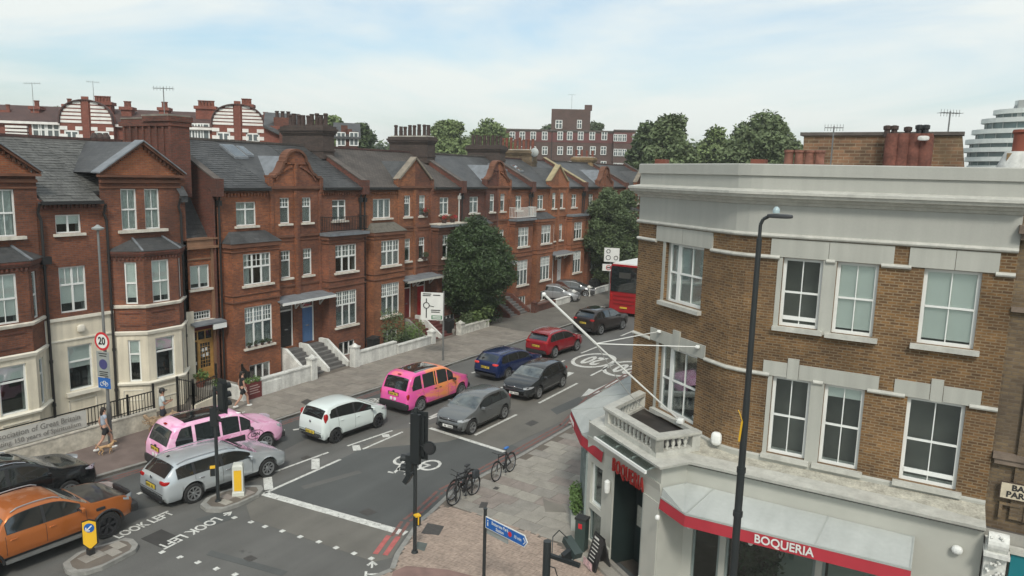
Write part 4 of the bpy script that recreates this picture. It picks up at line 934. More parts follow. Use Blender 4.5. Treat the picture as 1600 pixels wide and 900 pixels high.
# the great chimney stack between the near building and the terrace
ch=MB(); ch.box(-34.7,-31.0,21.55,22.5,9.5,12.75); ch.box(-34.9,-30.95,21.45,22.6,12.75,12.95); ch.box(-34.75,-32.92,21.5,22.55,12.95,13.1)
for i in range(8): x=-34.6+i*.5; ch.box(x,x+.12,21.47,21.56,9.7,12.75)
ch.box(-32.9,-30.9,21.38,22.64,12.96,13.2)
cho=ch.build('chimney',dark_red_brick,parent=A)
MB().box(-34.8,-32.95,21.48,22.57,13.1,13.16).build('flaunching',mat('grey cap',(.2,.18,.15),.9,var=.3),parent=cho)
MB().box(-32.95,-30.95,21.38,22.55,13.2,13.28).build('flaunching',mat('grey cap',(.2,.18,.15),.9),parent=cho)

# ------------------------------------------------------------------ link building with the timber entrance
K=empty('link_building',(-31,22.5,0),'narrow brick link with yellow timber entrance and sloping slate side roof','house')
u0,u1=21.75,23.45
b=MB(); XL=-30.65; dops=[(.22,1.28,5.15,6.28),(.18,1.28,3.62,4.05),(.16,1.42,.55,3.12)]
b.wall((XL,u0),(XL,u1),0,7.2,dops,.15); b.build('wall',red_brick,parent=K)
b=MB(); b.box(XL,XL+.12,u0,u1,7.2,7.5); b.box(XL,XL+.22,u0,u1,7.08,7.2); b.box(XL,XL+.08,u1-.35,u1,0,7.08); b.box(XL,XL+.06,u0,u1-.35,6.55,6.62); b.box(XL-.3,XL+.18,u0,u1,7.5,7.58); b.build('stone_band',mat('tan stone',(.22,.12,.07),.85,var=.25,vs=2),parent=K)
window(K,(XL,u0+.75,5.15),R(90),1.06,1.13,2,(1,),None,0,back=('b',.8),depth=.11,mw=.08)
window(K,(XL,u0+.73,3.62),R(90),1.10,.43,1,(1,),(7,2),0,back='none',depth=.11)
b=MB(); b.slab([(XL-.3,u0,7.5),(XL-.3,u1,7.5),(-33.4,u1,11.2),(-33.4,u0,11.2)],(-.1,0,-.1)); b.build('mansard_roof',slate,parent=K)
rows_of_slates('slate_courses',u0,u1,XL-.3,7.52,-33.4,11.22,K,slate,.25,.3)
b=MB(); b.box(-38.5,-33.4,u0,u1,11.1,11.2); b.build('flat_roof',lead,parent=K)
# timber door set
d=MB(); x=XL-.1; y0,y1=u0+.16,u0+1.42
for a,c in ((y0,y0+.07),(y1-.07,y1),(y0+.36,y0+.42)): d.box(x-.06,x+.02,a,c,.55,3.12)
d.box(x-.055,x+.01,y0,y1,3.03,3.12); d.box(x-.055,x+.012,y0,y1,2.55,2.62); d.box(x-.05,x+.005,y0+.8,y0+.85,2.62,3.03)
d.box(x-.05,x+.005,y0+.42,y0+.52,.55,2.55); d.box(x-.05,x+.005,y1-.17,y1-.07,.55,2.55); d.box(x-.05,x,y0+.52,y1-.17,2.42,2.55); d.box(x-.05,x,y0+.42,y1-.07,.55,1.2); d.box(x-.05,x,y0+.05,y0+.36,.55,1.0)
do=d.build('timber_door',timber,parent=K)
b=MB(); b.box(x-.04,x-.03,y0+.07,y1-.07,1.0,3.03); b.build('pane',car_glass,parent=do)
b=MB()
for i in range(1,4): yy=y0+.52+(y1-.17-y0-.52)*i/4; b.box(x-.03,x-.015,yy-.01,yy+.01,1.2,2.42)
for i in range(1,7): zz=1.2+1.22*i/7; b.box(x-.03,x-.016,y0+.52,y1-.17,zz-.01,zz+.01)
b.build('glazing_bars',timber,parent=do)
for i,(yy,zz) in enumerate([(y0+.62,2.0),(y0+.8,2.02),(y0+.65,1.72),(y0+.85,1.75),(y0+.2,1.4)]): MB().box(x-.014,x-.01,yy,yy+.12,zz,zz+.16).build('notice',white_wall,parent=do)
b=MB(); b.slab([(XL,u0,3.5),(XL+.55,u0,3.42),(XL+.55,u0,3.50),(XL,u0,3.6)],(0,1.75,0)); b.build('canopy',lead,parent=K)
MB().box(XL+.002,XL+.05,u0+.1,u0+1.5,3.14,3.42).build('sign_panel',mat('dark red sign',(.13,.025,.025),.7,var=.1),parent=K)
MB().box(XL+.5,XL+.56,u0+1.0,u0+1.75,3.16,3.40).build('white_sign',white_paint,parent=K)
MB().box(XL,XL+1.4,u0,u0+1.6,0,.5).build('threshold_step',slab_m[1],parent=K)

# ------------------------------------------------------------------ street boundary walls, railings and banner in front
W1=empty('boundary_wall',(-27.9,14,0),'long low cream rendered wall with black railings and printed banner','wall')
xw=-27.9; ue=UX(243,660,xw)
zt0=onx(60,700,xw).z
b=MB(); b.box(xw-.12,xw+.1,6,ue,0,.82); b.build('render',mat('stained cream wall',(.56,.52,.43),.8,var=.3,vs=2.2,var2=.15,vs2=9),parent=W1)
b=MB(); b.box(xw-.15,xw+.13,6,ue,.82,.88); b.build('coping',stone_sill,parent=W1)
r0_=UX(133,655,xw); 
b=MB(); b.bar((xw,6,1.62),(xw,ue,1.62),.04,.04); b.bar((xw,6,1.0),(xw,ue,1.0),.035,.035); rl=b.build('railing',black_iron,parent=W1)
me=cmesh(('bar','w1'), lambda b: b.box(-.011,.011,-.011,.011,0,.78), black_iron); u=r0_
while u<ue: inst('bar',me,rl,(xw-WORLD[rl.name].x,u-WORLD[rl.name].y,.86)); u+=.13
b=MB(); b.box(xw-.035,xw+.035,ue-.07,ue,.8,1.95); b.box(xw-.035,xw+.035,ue-1.2,ue-1.13,.8,1.75); b.build('post',black_iron,parent=W1)
bn=MB(); u=8.0; n=16
vs_=[];
for i in range(n+1):
    t=i/n; uu=8+(r0_-8)*t; dx=.06+.02*math.sin(t*19); vs_+= [(xw+dx+.03,uu,.93),(xw+dx+.05*math.sin(t*8+1)*.4+.03,uu,1.60)]
bn.add(vs_,[(2*i,2*i+2,2*i+3,2*i+1) for i in range(n)]); bo=bn.build('banner',mat('banner cloth',(.50,.485,.44),.8,var=.12,vs=1.5),parent=W1)
bt=mat('banner print',(.21,.20,.18),.8,var=0)
for txt,z,uc,sz in (('The Association of Great Britain',1.40,11.9,.30),('celebrating 150 years of Spiritualism',1.12,11.7,.26)):
    tw_=text_mesh(txt,sz,.004,.92,.002); wx=max(v.co.x for v in tw_.vertices)*2; o=text(txt,sz,bt,W1,(xw+.125,r0_-.25-wx/2,z),(0,1,.0),(0,0,1),.004,.92,.002)
# gates and rails by the timber entrance
def railing(name,label,pts,h,z0=.1,top=.035,sp_=.12,m=black_iron,group=None,posts=True,cat='railing'):
    P=[Vector((p[0],p[1],z0)) for p in pts]; o=empty(name,P[0],label,cat,group); b=MB()
    for a,c in zip(P,P[1:]):
        for z in (.12,h): b.bar(a+Vector((0,0,z)),c+Vector((0,0,z)),top,top)
    b.build('rail',m,parent=o)
    me=cmesh(('bar',round(h,2),m.name), lambda b: b.box(-.011,.011,-.011,.011,0,h+.05), m)
    for a,c in zip(P,P[1:]):
        L_=(c-a).length; n=max(1,int(L_/sp_))
        for i in range(n+1): q=a+(c-a)*i/n-P[0]; inst('bar',me,o,(q.x,q.y,q.z))
    if posts:
        for p in (P[0],P[-1]): MB().box(p.x-.04,p.x+.04,p.y-.04,p.y+.04,z0,z0+h+.12).build('post',m,parent=o)
    return o
g1_,g2_,g3_=gnd(279,645,.1),gnd(303,650,.1),gnd(341,632,.1)
railing('iron_gate','black iron gate left of the timber entrance path, beside the cream bay',[(g1_.x,g1_.y),(g2_.x,g2_.y)],1.55,cat='gate')
railing('iron_railing','black iron railing on the low wall beside the timber entrance steps',[(g2_.x,g2_.y),(g3_.x,g3_.y),(-29.6,g3_.y+1.0)],.95,.55)
w2=empty('low_wall',(g2_.x,g2_.y,0),'short low cream wall under the railing by the timber entrance','wall')
MB().bar((g2_.x,g2_.y,.3),(g3_.x,g3_.y,.3),.2,.6).build('render',stone_cream,parent=w2)
g4=gnd(352,608,.1); g5=gnd(418,622,.1)
railing('iron_railing','black spiked railing in front of the first terraced house',[(-29.3,23.7),(-27.95,g5.y-.4)],.95,.3)
w3_=empty('low_wall',(-27.9,g5.y,0),'white garden wall corner joined to black railings before the first terraced house','wall')
b=MB(); b.box(-29.3,-27.65,g5.y-1.0,g5.y-.8,0,.75); b.box(-27.9,-27.65,g5.y-.8,g5.y+1.3,0,.70); b.build('render',white_wall,parent=w3_)
# ------------------------------------------------------------------ corner restaurant building on the right
B_=empty('corner_building',(-2,20,0),'yellow brown brick corner building with grey parapet over the white fronted restaurant','building')
ca,sa=math.cos(R(36)),math.sin(R(36))
PC=(-4.4,18.5); PL=(PC[0]-4.5*ca,PC[1]+4.5*sa); YS=18.5
def chp(s,out=0): return (PL[0]+ca*s-sa*out, PL[1]-sa*s-ca*out)   # s along the chamfer from its left end
# upper walls, slightly rounded corner
rc=[chp(4.05),chp(4.32,-.015),(-4.22,YS+.03),(-3.95,YS)]
b=MB()
cu=[(4.5-3.06,4.5-1.36,7.52,9.2),(4.5-3.13,4.5-1.34,4.28,6.24)]
b.wall(PL,rc[0],3.6,9.7,cu,.16)
for p,q in zip(rc,rc[1:]): b.wall(p,q,3.6,9.7)
so_=[(-3.34,-2.44,7.52,9.19),(-2.14,-1.26,7.50,9.19),(-.36,.72,7.50,9.19),(-3.36,-2.47,4.27,6.25),(-2.16,-1.29,4.27,6.25),(-.41,.72,4.27,6.25)]
xs0=rc[-1][0]
b.wall((xs0,YS),(1.3,YS),3.6,9.7,[(a-xs0,c-xs0,zb,zt) for a,c,zb,zt in so_],.16)
b.wall((-8.04,60),PL,0,9.7); b.box(-8.0,1.3,26,60,0,9.6)
b.build('brick_wall',stock_brick,parent=B_)
full=[(-8.04,40),PL,rc[0],rc[1],rc[2],rc[3],(1.3,YS)]
# grey attic, cornice, parapet
b=MB()
b.sweep(full,[(0,9.72),(.02,9.72),(.02,10.45),(0,10.45)]); 
b.sweep(full,[(-.3,10.7),(.04,10.7),(.04,11.12),(-.3,11.12)])
b.build('stucco_attic',grey_stucco,parent=B_)
b=MB(); b.sweep(full,[(-.3,11.12),(.09,11.12),(.09,11.38),(.05,11.40),(-.32,11.40)]); b.build('parapet_coping',grey_stucco,parent=B_)
b=MB(); b.sweep(full,[(0,10.42),(.06,10.44),(.10,10.50),(.16,10.52),(.20,10.58),(.30,10.60),(.33,10.66),(.36,10.68),(.36,10.74),(.04,10.80),(0,10.80)]); b.build('cornice',pale_trim,parent=B_)
b=MB()
def torus_sweep(b,path,z,r): b.sweep(path,[(0,z-r)]+[(r*1.3*math.cos(t)+.02,z+r*math.sin(t)) for t in [R(-70),R(-35),0,R(35),R(70)]]+[(0,z+r)])
torus_sweep(b,full,9.70,.055)
S2=lambda a,c: [(a,YS),(c,YS)]
torus_sweep(b,[chp(0),chp(4.5-3.52)],9.19,.05); torus_sweep(b,[chp(4.5-1.03),rc[0],rc[1],rc[2],rc[3],(-3.42,YS)],9.18,.05)
for a,c in ((-2.38,-2.18),(-1.22,-.62),(.95,1.3)): torus_sweep(b,S2(a,c) if a>-2.3 else S2(a,c),9.18,.05)
torus_sweep(b,[chp(0),chp(4.5-3.57)],6.27,.05); torus_sweep(b,[chp(4.5-1.0),rc[0],rc[1],rc[2],rc[3],(-3.44,YS)],6.27,.05)
for a,c in ((-2.42,-2.2),(-1.24,-.47),(.78,1.3)): torus_sweep(b,S2(a,c),6.26,.05)
b.build('string_course',pale_trim,parent=B_)
# lintels as separate stones
def stone(s0,s1,z0,z1,where,e=.035,name='lintel_stone',m=grey_paint):
    b=MB()
    if where=='c': p,q=chp(s0),chp(s1)
    else: p,q=(s0,YS),(s1,YS)
    b.sweep([p,q],[(-.12,z0),(e,z0),(e,z1),(-.12,z1)]); return b.build(name,m,parent=B_)
for s0,s1 in ((4.5-3.54,4.5-2.29),(4.5-2.28,4.5-1.0)): stone(s0,s1,9.20,9.63,'c')
for s0,s1 in ((-3.64,-2.34),(-2.33,-.98),(-.68,.20),(.21,1.0)): stone(s0,s1,9.20,9.63,'s')
for s0,s1 in ((4.5-3.57,4.5-2.45),(4.5-2.12,4.5-1.02)): stone(s0,s1,6.25,6.62,'c')
stone(4.5-2.44,4.5-2.13,6.22,6.77,'c',.05,'keystone')
for s0,s1 in ((-3.60,-3.04),(-2.76,-1.02),(-.70,.01),(.27,.98)): stone(s0,s1,6.26,6.62,'s')
stone(-3.03,-2.77,6.24,6.75,'s',.05,'keystone'); stone(.02,.26,6.24,6.75,'s',.05,'keystone')
# painted mullion panels between the paired windows
stone(-2.435,-2.145,7.42,9.20,'s',.02,'mullion_pier'); stone(-2.465,-2.165,4.18,6.25,'s',.02,'mullion_pier')
stone(-3.46,-3.345,7.45,9.20,'s',.012,'reveal_band'); stone(-3.47,-3.365,4.2,6.25,'s',.012,'reveal_band')
stone(4.5-3.2,4.5-3.07,7.45,9.2,'c',.012,'reveal_band'); stone(4.5-3.26,4.5-3.14,4.2,6.25,'c',.012,'reveal_band')
def sash(pos,yaw,w_,h_,back,gap=0,name='sash_window'):
    o=window(B_,pos,yaw,w_,h_,1,(1,1),None,1,back=back,depth=.15,fw=.075,mw=.045,sillw=.14,sm=pale_trim,open_gap=gap,room=room_lit)
    return o
for (a,c,zb,zt),bk,gp in zip(so_,[('b',.02),('b',.93),('b',.93),('b',.0),('b',.16),('b',.0)],[.16,0,0,0,0,.20]):
    if bk[1] in (0,.02): bk='none'
    sash(((a+c)/2,YS,zb),0,c-a,zt-zb,bk,gp)
yc=-R(36)
for (s0,s1,zb,zt),bk in zip(cu,[('b',.97),'none']):
    p=chp((s0+s1)/2); m_=(s1-s0)
    # tripartite sash: narrow light, wide light
    pl_=chp(s0+.30); o=window(B_,(pl_[0],pl_[1],zb),yc,.42,zt-zb,1,(1,1),None,0,back=bk,depth=.15,fw=.06,mw=.045,sill=False)
    pr_=chp(s0+.52+(m_-.52)/2); o=window(B_,(pr_[0],pr_[1],zb),yc,m_-.52,zt-zb,1,(1,1),None,1,back=bk,depth=.15,fw=.085,mw=.05,sill=False)
    b=MB(); b.sweep([chp(s0-.12),chp(s1+.06)],[(-.15,zb-.13),(.14,zb-.13),(.14,zb-.02),(-.15,zb)]); b.build('window_sill',pale_trim,parent=B_)
    b=MB(); b.wall(chp(s0,-.1),chp(s0+.10,-.1),zb,zt); b.build('reveal_band',grey_paint,parent=B_)
# flat roof and things on it
MB().prism([(-8,40),(PL[0]+.1,PL[1]+.2),(PC[0],YS+.25),(1.3,YS+.25),(1.3,40)],10.8,10.9).build('flat_roof',lead,parent=B_)
# party wall and flues behind the parapet
pw=MB(); a,c,d,e=ony(1256,212,25),ony(1504,212,25),ony(1516,263,25),ony(1256,263,25)
pw.slab([(a.x,25,a.z),(c.x,25,c.z),(d.x,25,10.6),(e.x,25,10.6)],(0,.45,0)); pw.build('party_wall',party_brick,parent=B_)
MB().box(a.x-.1,c.x+.05,24.93,25.5,a.z,a.z+.10).build('party_coping',mat('dark coping',(.10,.085,.075)),parent=B_)
flue_m=mat('rendered red flue',(.15,.055,.038),.9,var=.4,vs=3,var2=.25,vs2=14,bump=.8,bs=9)
fl=MB()
for i in range(4):
    p=ony(1390+i*17.5,255,24.4); q=ony(1390+i*17.5,208,24.4); fl.lathe((p.x,24.6,10.5),[(.235,0),(.225,.45),(.25,.5),(.22,.95),(.20,1.0),(.20,q.z-10.5-.12),(.17,q.z-10.5)],12)
fo=fl.build('flue_stack',flue_m,parent=B_,smooth=True)
for px_,py_,m_ in ((1387,198,pot_dark),(1398,198,pot_dark),(1419,200,pot_dark),(1437,197,black_iron),(1447,197,black_iron)):
    p=ony(px_,py_,24.6); MB().lathe((p.x,24.6,p.z-.3),[(.09,0),(.08,.2),(.11,.22),(.11,.32),(.05,.34)],8).build('chimney_pot',m_,parent=fo)
MB().blob((ony(1443,216,24.3).x,24.3,ony(1443,216,24.3).z),(.3,.1,.14)).build('white_cap',white_wall,parent=fo)
for i in range(4):
    p=ony(1232+i*16,254,20.6); z1=ony(1232,230,20.6).z; o=MB().lathe((p.x,20.6,10.8),[(.14,0),(.12,.4),(.15,.45),(.12,.5),(.115,z1-10.8-.16),(.14,z1-10.8-.13),(.14,z1-10.8-.08),(.09,z1-10.8-.07)],12).build('chimney_pot',mat('pink clay',(.20,.088,.062),.9,var=.4,vs=4,var2=.2,vs2=15),parent=B_,smooth=True)
for px_,w_,yy_ in ((1035,.34,24.0),(1187,.34,20.6)):
    p=ony(px_,250,yy_); zb_=ony(px_,249,yy_).z-.62; MB().lathe((p.x,yy_,zb_),[(.5,0),(.42,.3),(.25,.46),(.1,.5)],10).build('flaunching',white_wall,parent=B_,smooth=True); MB().box(p.x-w_/2-.02,p.x+w_/2,yy_-.2,yy_+.2,zb_+.45,zb_+.62).build('clay_cap',pot_red,parent=B_)
MB().lathe((ony(1260,256,20.6).x,20.6,10.9),[(1.0,0),(.9,.25),(.7,.40),(.1,.42)],14).build('flaunching',white_wall,parent=B_,smooth=True)
# ------------------------------------------------------------------ ground floor shopfront
YG=17.7
P0=(-7.29-.809*1.55,18.29+.588*1.55); PR=(-7.29+.809*2.16,18.29-.588*2.16)
def pch(s,out=0): return (-7.29+ca*s-sa*out, 18.29-sa*s-ca*out)     # porch front line
porch_back=(PR[0]+sa*.75,PR[1]+ca*.75)
sf=MB()
# fascias
sf.wall((-9.9,21.8),P0,2.75,3.22,[],.1); sf.wall((-9.9,40),(-9.9,21.8),0,3.22)
sf.wall(P0,PR,0,3.9,[(1.55-1.32,1.55-.66,1.42,2.68),(1.55-1.35,1.55-.62,.25,1.25),(1.55+.0,1.55+1.42,.05,2.93)],.22)
sf.wall(PR,(porch_back[0],YG),0,3.9)
sx=porch_back[0]
sf.wall((sx,YG),(1.3,YG),0,3.8,[(.25,.95,.6,2.75),(1.1,3.2,.15,2.75),(3.35,4.85,.15,2.75),(5.25,6.25,.15,2.2)],.18)
for p,q,m0 in ((pch(-.35,.03),pch(-.02,.03),0),(pch(1.5,.03),pch(2.14,.03),0)): sf.sweep([p,q],[(-.05,0),(.0,0),(.0,2.9),(-.05,2.9)])
sf.sweep([pch(-.38,.0),pch(0,.0)],[(0,0),(.07,0),(.07,.55),(.03,.6),(0,.6)]); sf.sweep([pch(1.46,.0),pch(2.16,.0)],[(0,0),(.07,0),(.07,.55),(.03,.6),(0,.6)])
sf.sweep([pch(-1.55),pch(2.16)],[(0,3.2),(.0,3.2),(.04,3.42),(.0,3.42)])
sf.build('shopfront',mat('off white shopfront paint',(.42,.42,.375),.55,var=.06),parent=B_)
# the west glazed front, four lights with mullions
wl=seglen((-9.9,21.8),P0); wd_=Vector((P0[0]+9.9,P0[1]-21.8,0)).normalized(); wn=Vector((wd_.y,-wd_.x,0))
b=MB(); q0=Vector((-9.9,21.8,0))
for i in range(5):
    s=wl*i/4; p=q0+wd_*s; b.bar(p+Vector((0,0,.5)),p+Vector((0,0,2.8)),.07,.08,wn)
for z in (.5,2.05,2.78): b.bar(q0+Vector((0,0,z)),q0+wd_*wl+Vector((0,0,z)),.07,.07)
so=b.build('window_frame',mat('grey green frame',(.22,.26,.25),.5,var=.05),parent=B_)
for i in range(4): p=q0+wd_*(wl*i/4+.05)-wn*.02; q=q0+wd_*(wl*(i+1)/4-.05)-wn*.02; MB().slab([p+Vector((0,0,.55)),q+Vector((0,0,.55)),q+Vector((0,0,2.75)),p+Vector((0,0,2.75))],wn*.006).build('pane',shop_glass,parent=so)
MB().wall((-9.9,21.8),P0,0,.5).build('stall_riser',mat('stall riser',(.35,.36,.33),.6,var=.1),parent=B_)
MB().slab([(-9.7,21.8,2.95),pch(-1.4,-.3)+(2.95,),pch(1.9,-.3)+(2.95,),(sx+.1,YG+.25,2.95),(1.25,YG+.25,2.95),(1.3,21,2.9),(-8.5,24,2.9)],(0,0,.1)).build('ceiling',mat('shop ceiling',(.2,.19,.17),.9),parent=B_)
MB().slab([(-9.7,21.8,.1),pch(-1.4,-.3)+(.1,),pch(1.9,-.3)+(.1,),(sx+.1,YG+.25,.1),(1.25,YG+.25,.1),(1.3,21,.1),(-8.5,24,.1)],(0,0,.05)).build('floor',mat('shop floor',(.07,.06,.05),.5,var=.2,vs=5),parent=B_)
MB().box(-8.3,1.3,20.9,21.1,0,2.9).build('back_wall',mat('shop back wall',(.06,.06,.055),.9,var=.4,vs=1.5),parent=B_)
# door set in the recess
def pbox(s0,s1,o0,o1,z0,z1): return MB().slab([pch(s0,o0)+(z0,),pch(s1,o0)+(z0,),pch(s1,o1)+(z0,),pch(s0,o1)+(z0,)],(0,0,z1-z0))
pbox(.02,1.42,-.75,-.80,.1,2.92).build('entrance_screen',mat('green black joinery',(.018,.028,.027),.4,var=.15),parent=B_)
pbox(.0,.02,-.0,-.78,.1,2.9).build('reveal_panel',mat('green black joinery',(.018,.028,.027)),parent=B_); pbox(1.40,1.42,-.0,-.78,.1,2.9).build('reveal_panel',mat('grey green frame',(.22,.26,.25)),parent=B_)
dl=pbox(.75,1.38,-.70,-.745,.12,2.5).build('glazed_door',shop_glass,parent=B_)
for z,h_ in ((.12,.2),(1.0,.07),(2.4,.1)): pbox(.75,1.38,-.68,-.75,z,z+h_).build('rail',mat('green black joinery',(.018,.028,.027)),parent=dl)
pbox(.12,.42,-.73,-.745,1.25,1.85).build('menu_board',mat('menu paper',(.42,.42,.36),.7,var=.2,vs=20),parent=B_)
pbox(.0,1.45,.30,-.7,.09,.14).build('entrance_mat',mat('mat',(.06,.065,.065),.9,var=.1),parent=B_); pbox(-.1,1.5,.45,.10,.09,.2).build('door_step',slab_m[0],parent=B_); pbox(-.1,1.5,.12,-.02,.1,.28).build('door_step',slab_m[1],parent=B_)
for s0,s1,z0,z1 in ((-1.32,-.66,1.42,2.68),(-1.35,-.62,.25,1.25)):
    fr=MB()
    for a_,c_,z_,t_ in ((s0,s0+.07,z0,z1),(s1-.07,s1,z0,z1)): k=MB().slab([pch(a_,-.08)+(z_,),pch(c_,-.08)+(z_,),pch(c_,-.14)+(z_,),pch(a_,-.14)+(z_,)],(0,0,t_-z_)); fr.add(k.v,k.f)
    for z_ in (z0,z1-.07): k=MB().slab([pch(s0+.07,-.08)+(z_,),pch(s1-.07,-.08)+(z_,),pch(s1-.07,-.14)+(z_,),pch(s0+.07,-.14)+(z_,)],(0,0,.07)); fr.add(k.v,k.f)
    fo=fr.build('window_frame',white_paint if z0>1 else mat('grey green frame',(.22,.26,.25)),parent=B_)
    MB().slab([pch(s0+.07,-.11)+(z0+.07,),pch(s1-.07,-.11)+(z0+.07,),pch(s1-.07,-.11)+(z1-.07,),pch(s0+.07,-.11)+(z1-.07,)],(sa*.006,ca*.006,0)).build('pane',shop_glass,parent=fo)
p=pch(-.17,.12); wl_=MB().lathe((p[0],p[1],2.35),[(.07,-.12),(.085,0),(.085,.2),(.03,.25)],10).build('wall_lantern',white_paint,parent=B_)
# south shop windows under the awning
for a_,c_,z0,z1 in ((.25,.95,.6,2.75),(1.1,3.2,.15,2.75),(3.35,4.85,.15,2.75),(5.25,6.25,.15,2.2)):
    fo=MB().box(sx+a_,sx+a_+.06,YG+.06,YG+.13,z0,z1).box(sx+c_-.06,sx+c_,YG+.06,YG+.13,z0,z1).box(sx+a_+.06,sx+c_-.06,YG+.06,YG+.13,z1-.06,z1).box(sx+a_+.06,sx+c_-.06,YG+.06,YG+.13,z0,z0+.06).build('window_frame',mat('grey green frame',(.22,.26,.25)),parent=B_)
    MB().box(sx+a_+.06,sx+c_-.06,YG+.09,YG+.096,z0+.06,z1-.06).build('pane',shop_glass,parent=fo)
MB().box(sx+2.2,sx+3.1,YG+1.1,YG+1.2,.15,2.9).build('interior_screen',mat('pale screen',(.35,.36,.34),.8),parent=B_)
MB().box(sx+3.4,sx+4.6,YG+.9,YG+1.0,.15,2.9).build('interior_screen',mat('pale screen',(.35,.36,.34)),parent=B_)
# cornice ledge over the ground floor
lb=MB(); lb.sweep([chp(.2),pch(-1.0),pch(2.16),(porch_back[0],YG),(1.3,YG)],[(-.3,3.84),(.05,3.84),(.10,3.90),(.22,3.92),(.24,3.99),(-.3,4.02)]); lb.build('ledge_moulding',pale_trim,parent=B_)
MB().add([(porch_back[0]-.2,YG-.02,4.0),(1.3,YG-.02,3.99),(1.3,YS+.02,4.12),(porch_back[0]-.6,YS+.6,4.12),(-5.6,18.6,4.05)],[(0,1,2,3,4)]).build('ledge_top',ledge_dirty,parent=B_)
MB().slab([chp(.2,.02)+(4.0,),pch(-1.0,-.01)+(4.0,),(PR[0],PR[1],4.0),(-5.0,18.9,4.0)],(0,0,-.04)).build('ledge_top',pale_trim,parent=B_)
MB().sweep([chp(3.5,.0),rc[0],rc[1],rc[2],rc[3],(1.3,YS)],[(0,3.9),(.05,3.9),(.05,4.16),(0,4.2)]).build('skirting_band',grey_paint,parent=B_)
# balcony with turned balusters
bal=[chp(.55),(pch(-.68)[0],pch(-.68)[1]),pch(1.88),(pch(1.88)[0]+sa*1.35,pch(1.88)[1]+ca*1.35)]
b=MB(); b.sweep(bal,[(-.22,4.0),(.0,4.0),(.0,4.14),(-.22,4.14)]); b.sweep(bal,[(-.24,4.46),(.03,4.46),(.05,4.50),(.05,4.56),(-.24,4.56)])
bo=b.build('balustrade',pale_trim,parent=B_); bof=WORLD[bo.name]
for (p,q) in zip(bal,bal[1:]):
    L_=seglen(p,q)
    for s_ in (.11,L_-.11): d=Vector((q[0]-p[0],q[1]-p[1],0)).normalized(); n_=Vector((d.y,-d.x,0)); c_=Vector((p[0],p[1],0))+d*s_-n_*.11; MB().lathe(c_,[(.16,4.14),(.16,4.46)],4).build('pier',pale_trim,parent=bo)
    n=max(3,int((L_-.5)/.19))
    for i in range(n):
        s_=.3+(L_-.6)*(i+.5)/n; d=Vector((q[0]-p[0],q[1]-p[1],0)).normalized(); n_=Vector((d.y,-d.x,0)); c_=Vector((p[0],p[1],4.14))+d*s_-n_*.11
        me=cmesh(('baluster',), lambda b: b.lathe((0,0,0),[(.05,0),(.05,.03),(.028,.06),(.058,.13),(.05,.19),(.026,.25),(.045,.29),(.05,.32)],8), pale_trim)
        for f in me.polygons: f.use_smooth=True
        inst('baluster',me,bo,c_-bof)
MB().slab([chp(.7,.05)+(4.04,),chp(3.4,.05)+(4.04,),pch(1.7,-.3)+(4.04,),pch(-.45,-.3)+(4.04,)],(0,0,.03)).build('balcony_floor',mat('wet dark roofing',(.035,.03,.028),.5,var=.5,vs=2),parent=B_)
# red letters standing on the porch fascia and the glass canopy over them
xd=Vector((ca,-sa,0)); 
p=pch(.78,.10); lt=text('BOQUERIA',.54,mat('red sign letters',(.30,.015,.012),.45,var=.05),B_,(p[0],p[1],3.12),xd,(0,0,1),.05,.50,.0,sp=1.22)
b=MB(); A_,C_=pch(-.48,.42),pch(2.08,.42); b.bar(A_+(3.76,),C_+(3.76,),.06,.08)
for s_ in (-.4,.4,1.2,2.0): q1,q2=pch(s_,.42),pch(s_,.05); b.bar(q1+(3.77,),q2+(3.83,),.025,.025)
co=b.build('canopy_frame',white_paint,parent=B_)
MB().slab([pch(-.45,.40)+(3.79,),pch(2.05,.40)+(3.79,),pch(2.05,.06)+(3.835,),pch(-.45,.06)+(3.835,)],(0,0,.01)).build('canopy_glass',shop_glass,parent=co)
# awnings
def awning(label,outer,inner,zo,zi,val,seams,name='awning'):
    o=empty(name,(outer[0][0],outer[0][1],zo),label,'awning')
    b=MB(); n=len(outer)
    for i in range(n-1):
        b.slab([outer[i]+(zo,),outer[i+1]+(zo,),inner[i+1]+(zi,),inner[i]+(zi,)] if inner[i]!=inner[i+1] else [outer[i]+(zo,),outer[i+1]+(zo,),inner[i]+(zi,)],(0,0,-.02))
    b.build('cloth_top',awning_top,parent=o)
    b=MB(); b.sweep(outer,[(0,zo-.02),(.012,zo-.02),(.05,zo-val),(.038,zo-val)]); b.build('valance',red_fabric,parent=o)
    b=MB(); b.sweep(outer,[(-.02,zo-.03),(.02,zo-.03),(.02,zo+.012),(-.02,zo+.012)])
    for p,q in seams: b.bar(p+(zo+.005,),q+(zi+.005,),.03,.02)
    b.build('frame',mat('awning frame',(.35,.37,.35),.5,var=.05),parent=o)
    return o
so_out=[(PR[0]+.03,PR[1]-.02),(-4.70,16.42),(.05,16.58)]; so_in=[(PR[0]+.05,PR[1]+.02),(porch_back[0]+.02,YG-.02),(.05,YG-.02)]
aw=awning('long grey topped awning with red valance lettered in white, on the side street front',so_out,so_in,3.10,3.34,.30,[((-4.70,16.42),(-4.4,YG-.02)),((-1.83,16.52),(-1.72,YG-.02)),((.03,16.58),(.03,YG-.02)),(so_out[0],so_in[1]),((-4.4,YG-.03),(.05,YG-.03))])
dv=Vector((4.75,.16,0)).normalized(); p=Vector((-2.46,16.495,2.94)); text('BOQUERIA',.30,white_paint,aw,p+Vector((.0,-.06,0)),dv,(0,-.12,1),.006,.86,.006)
for x_ in (-5.45,-4.65,-3.2): MB().blob((x_,16.62,2.72),(.12,.12,.14),.9).build('lamp_bulb',white_paint,parent=aw)
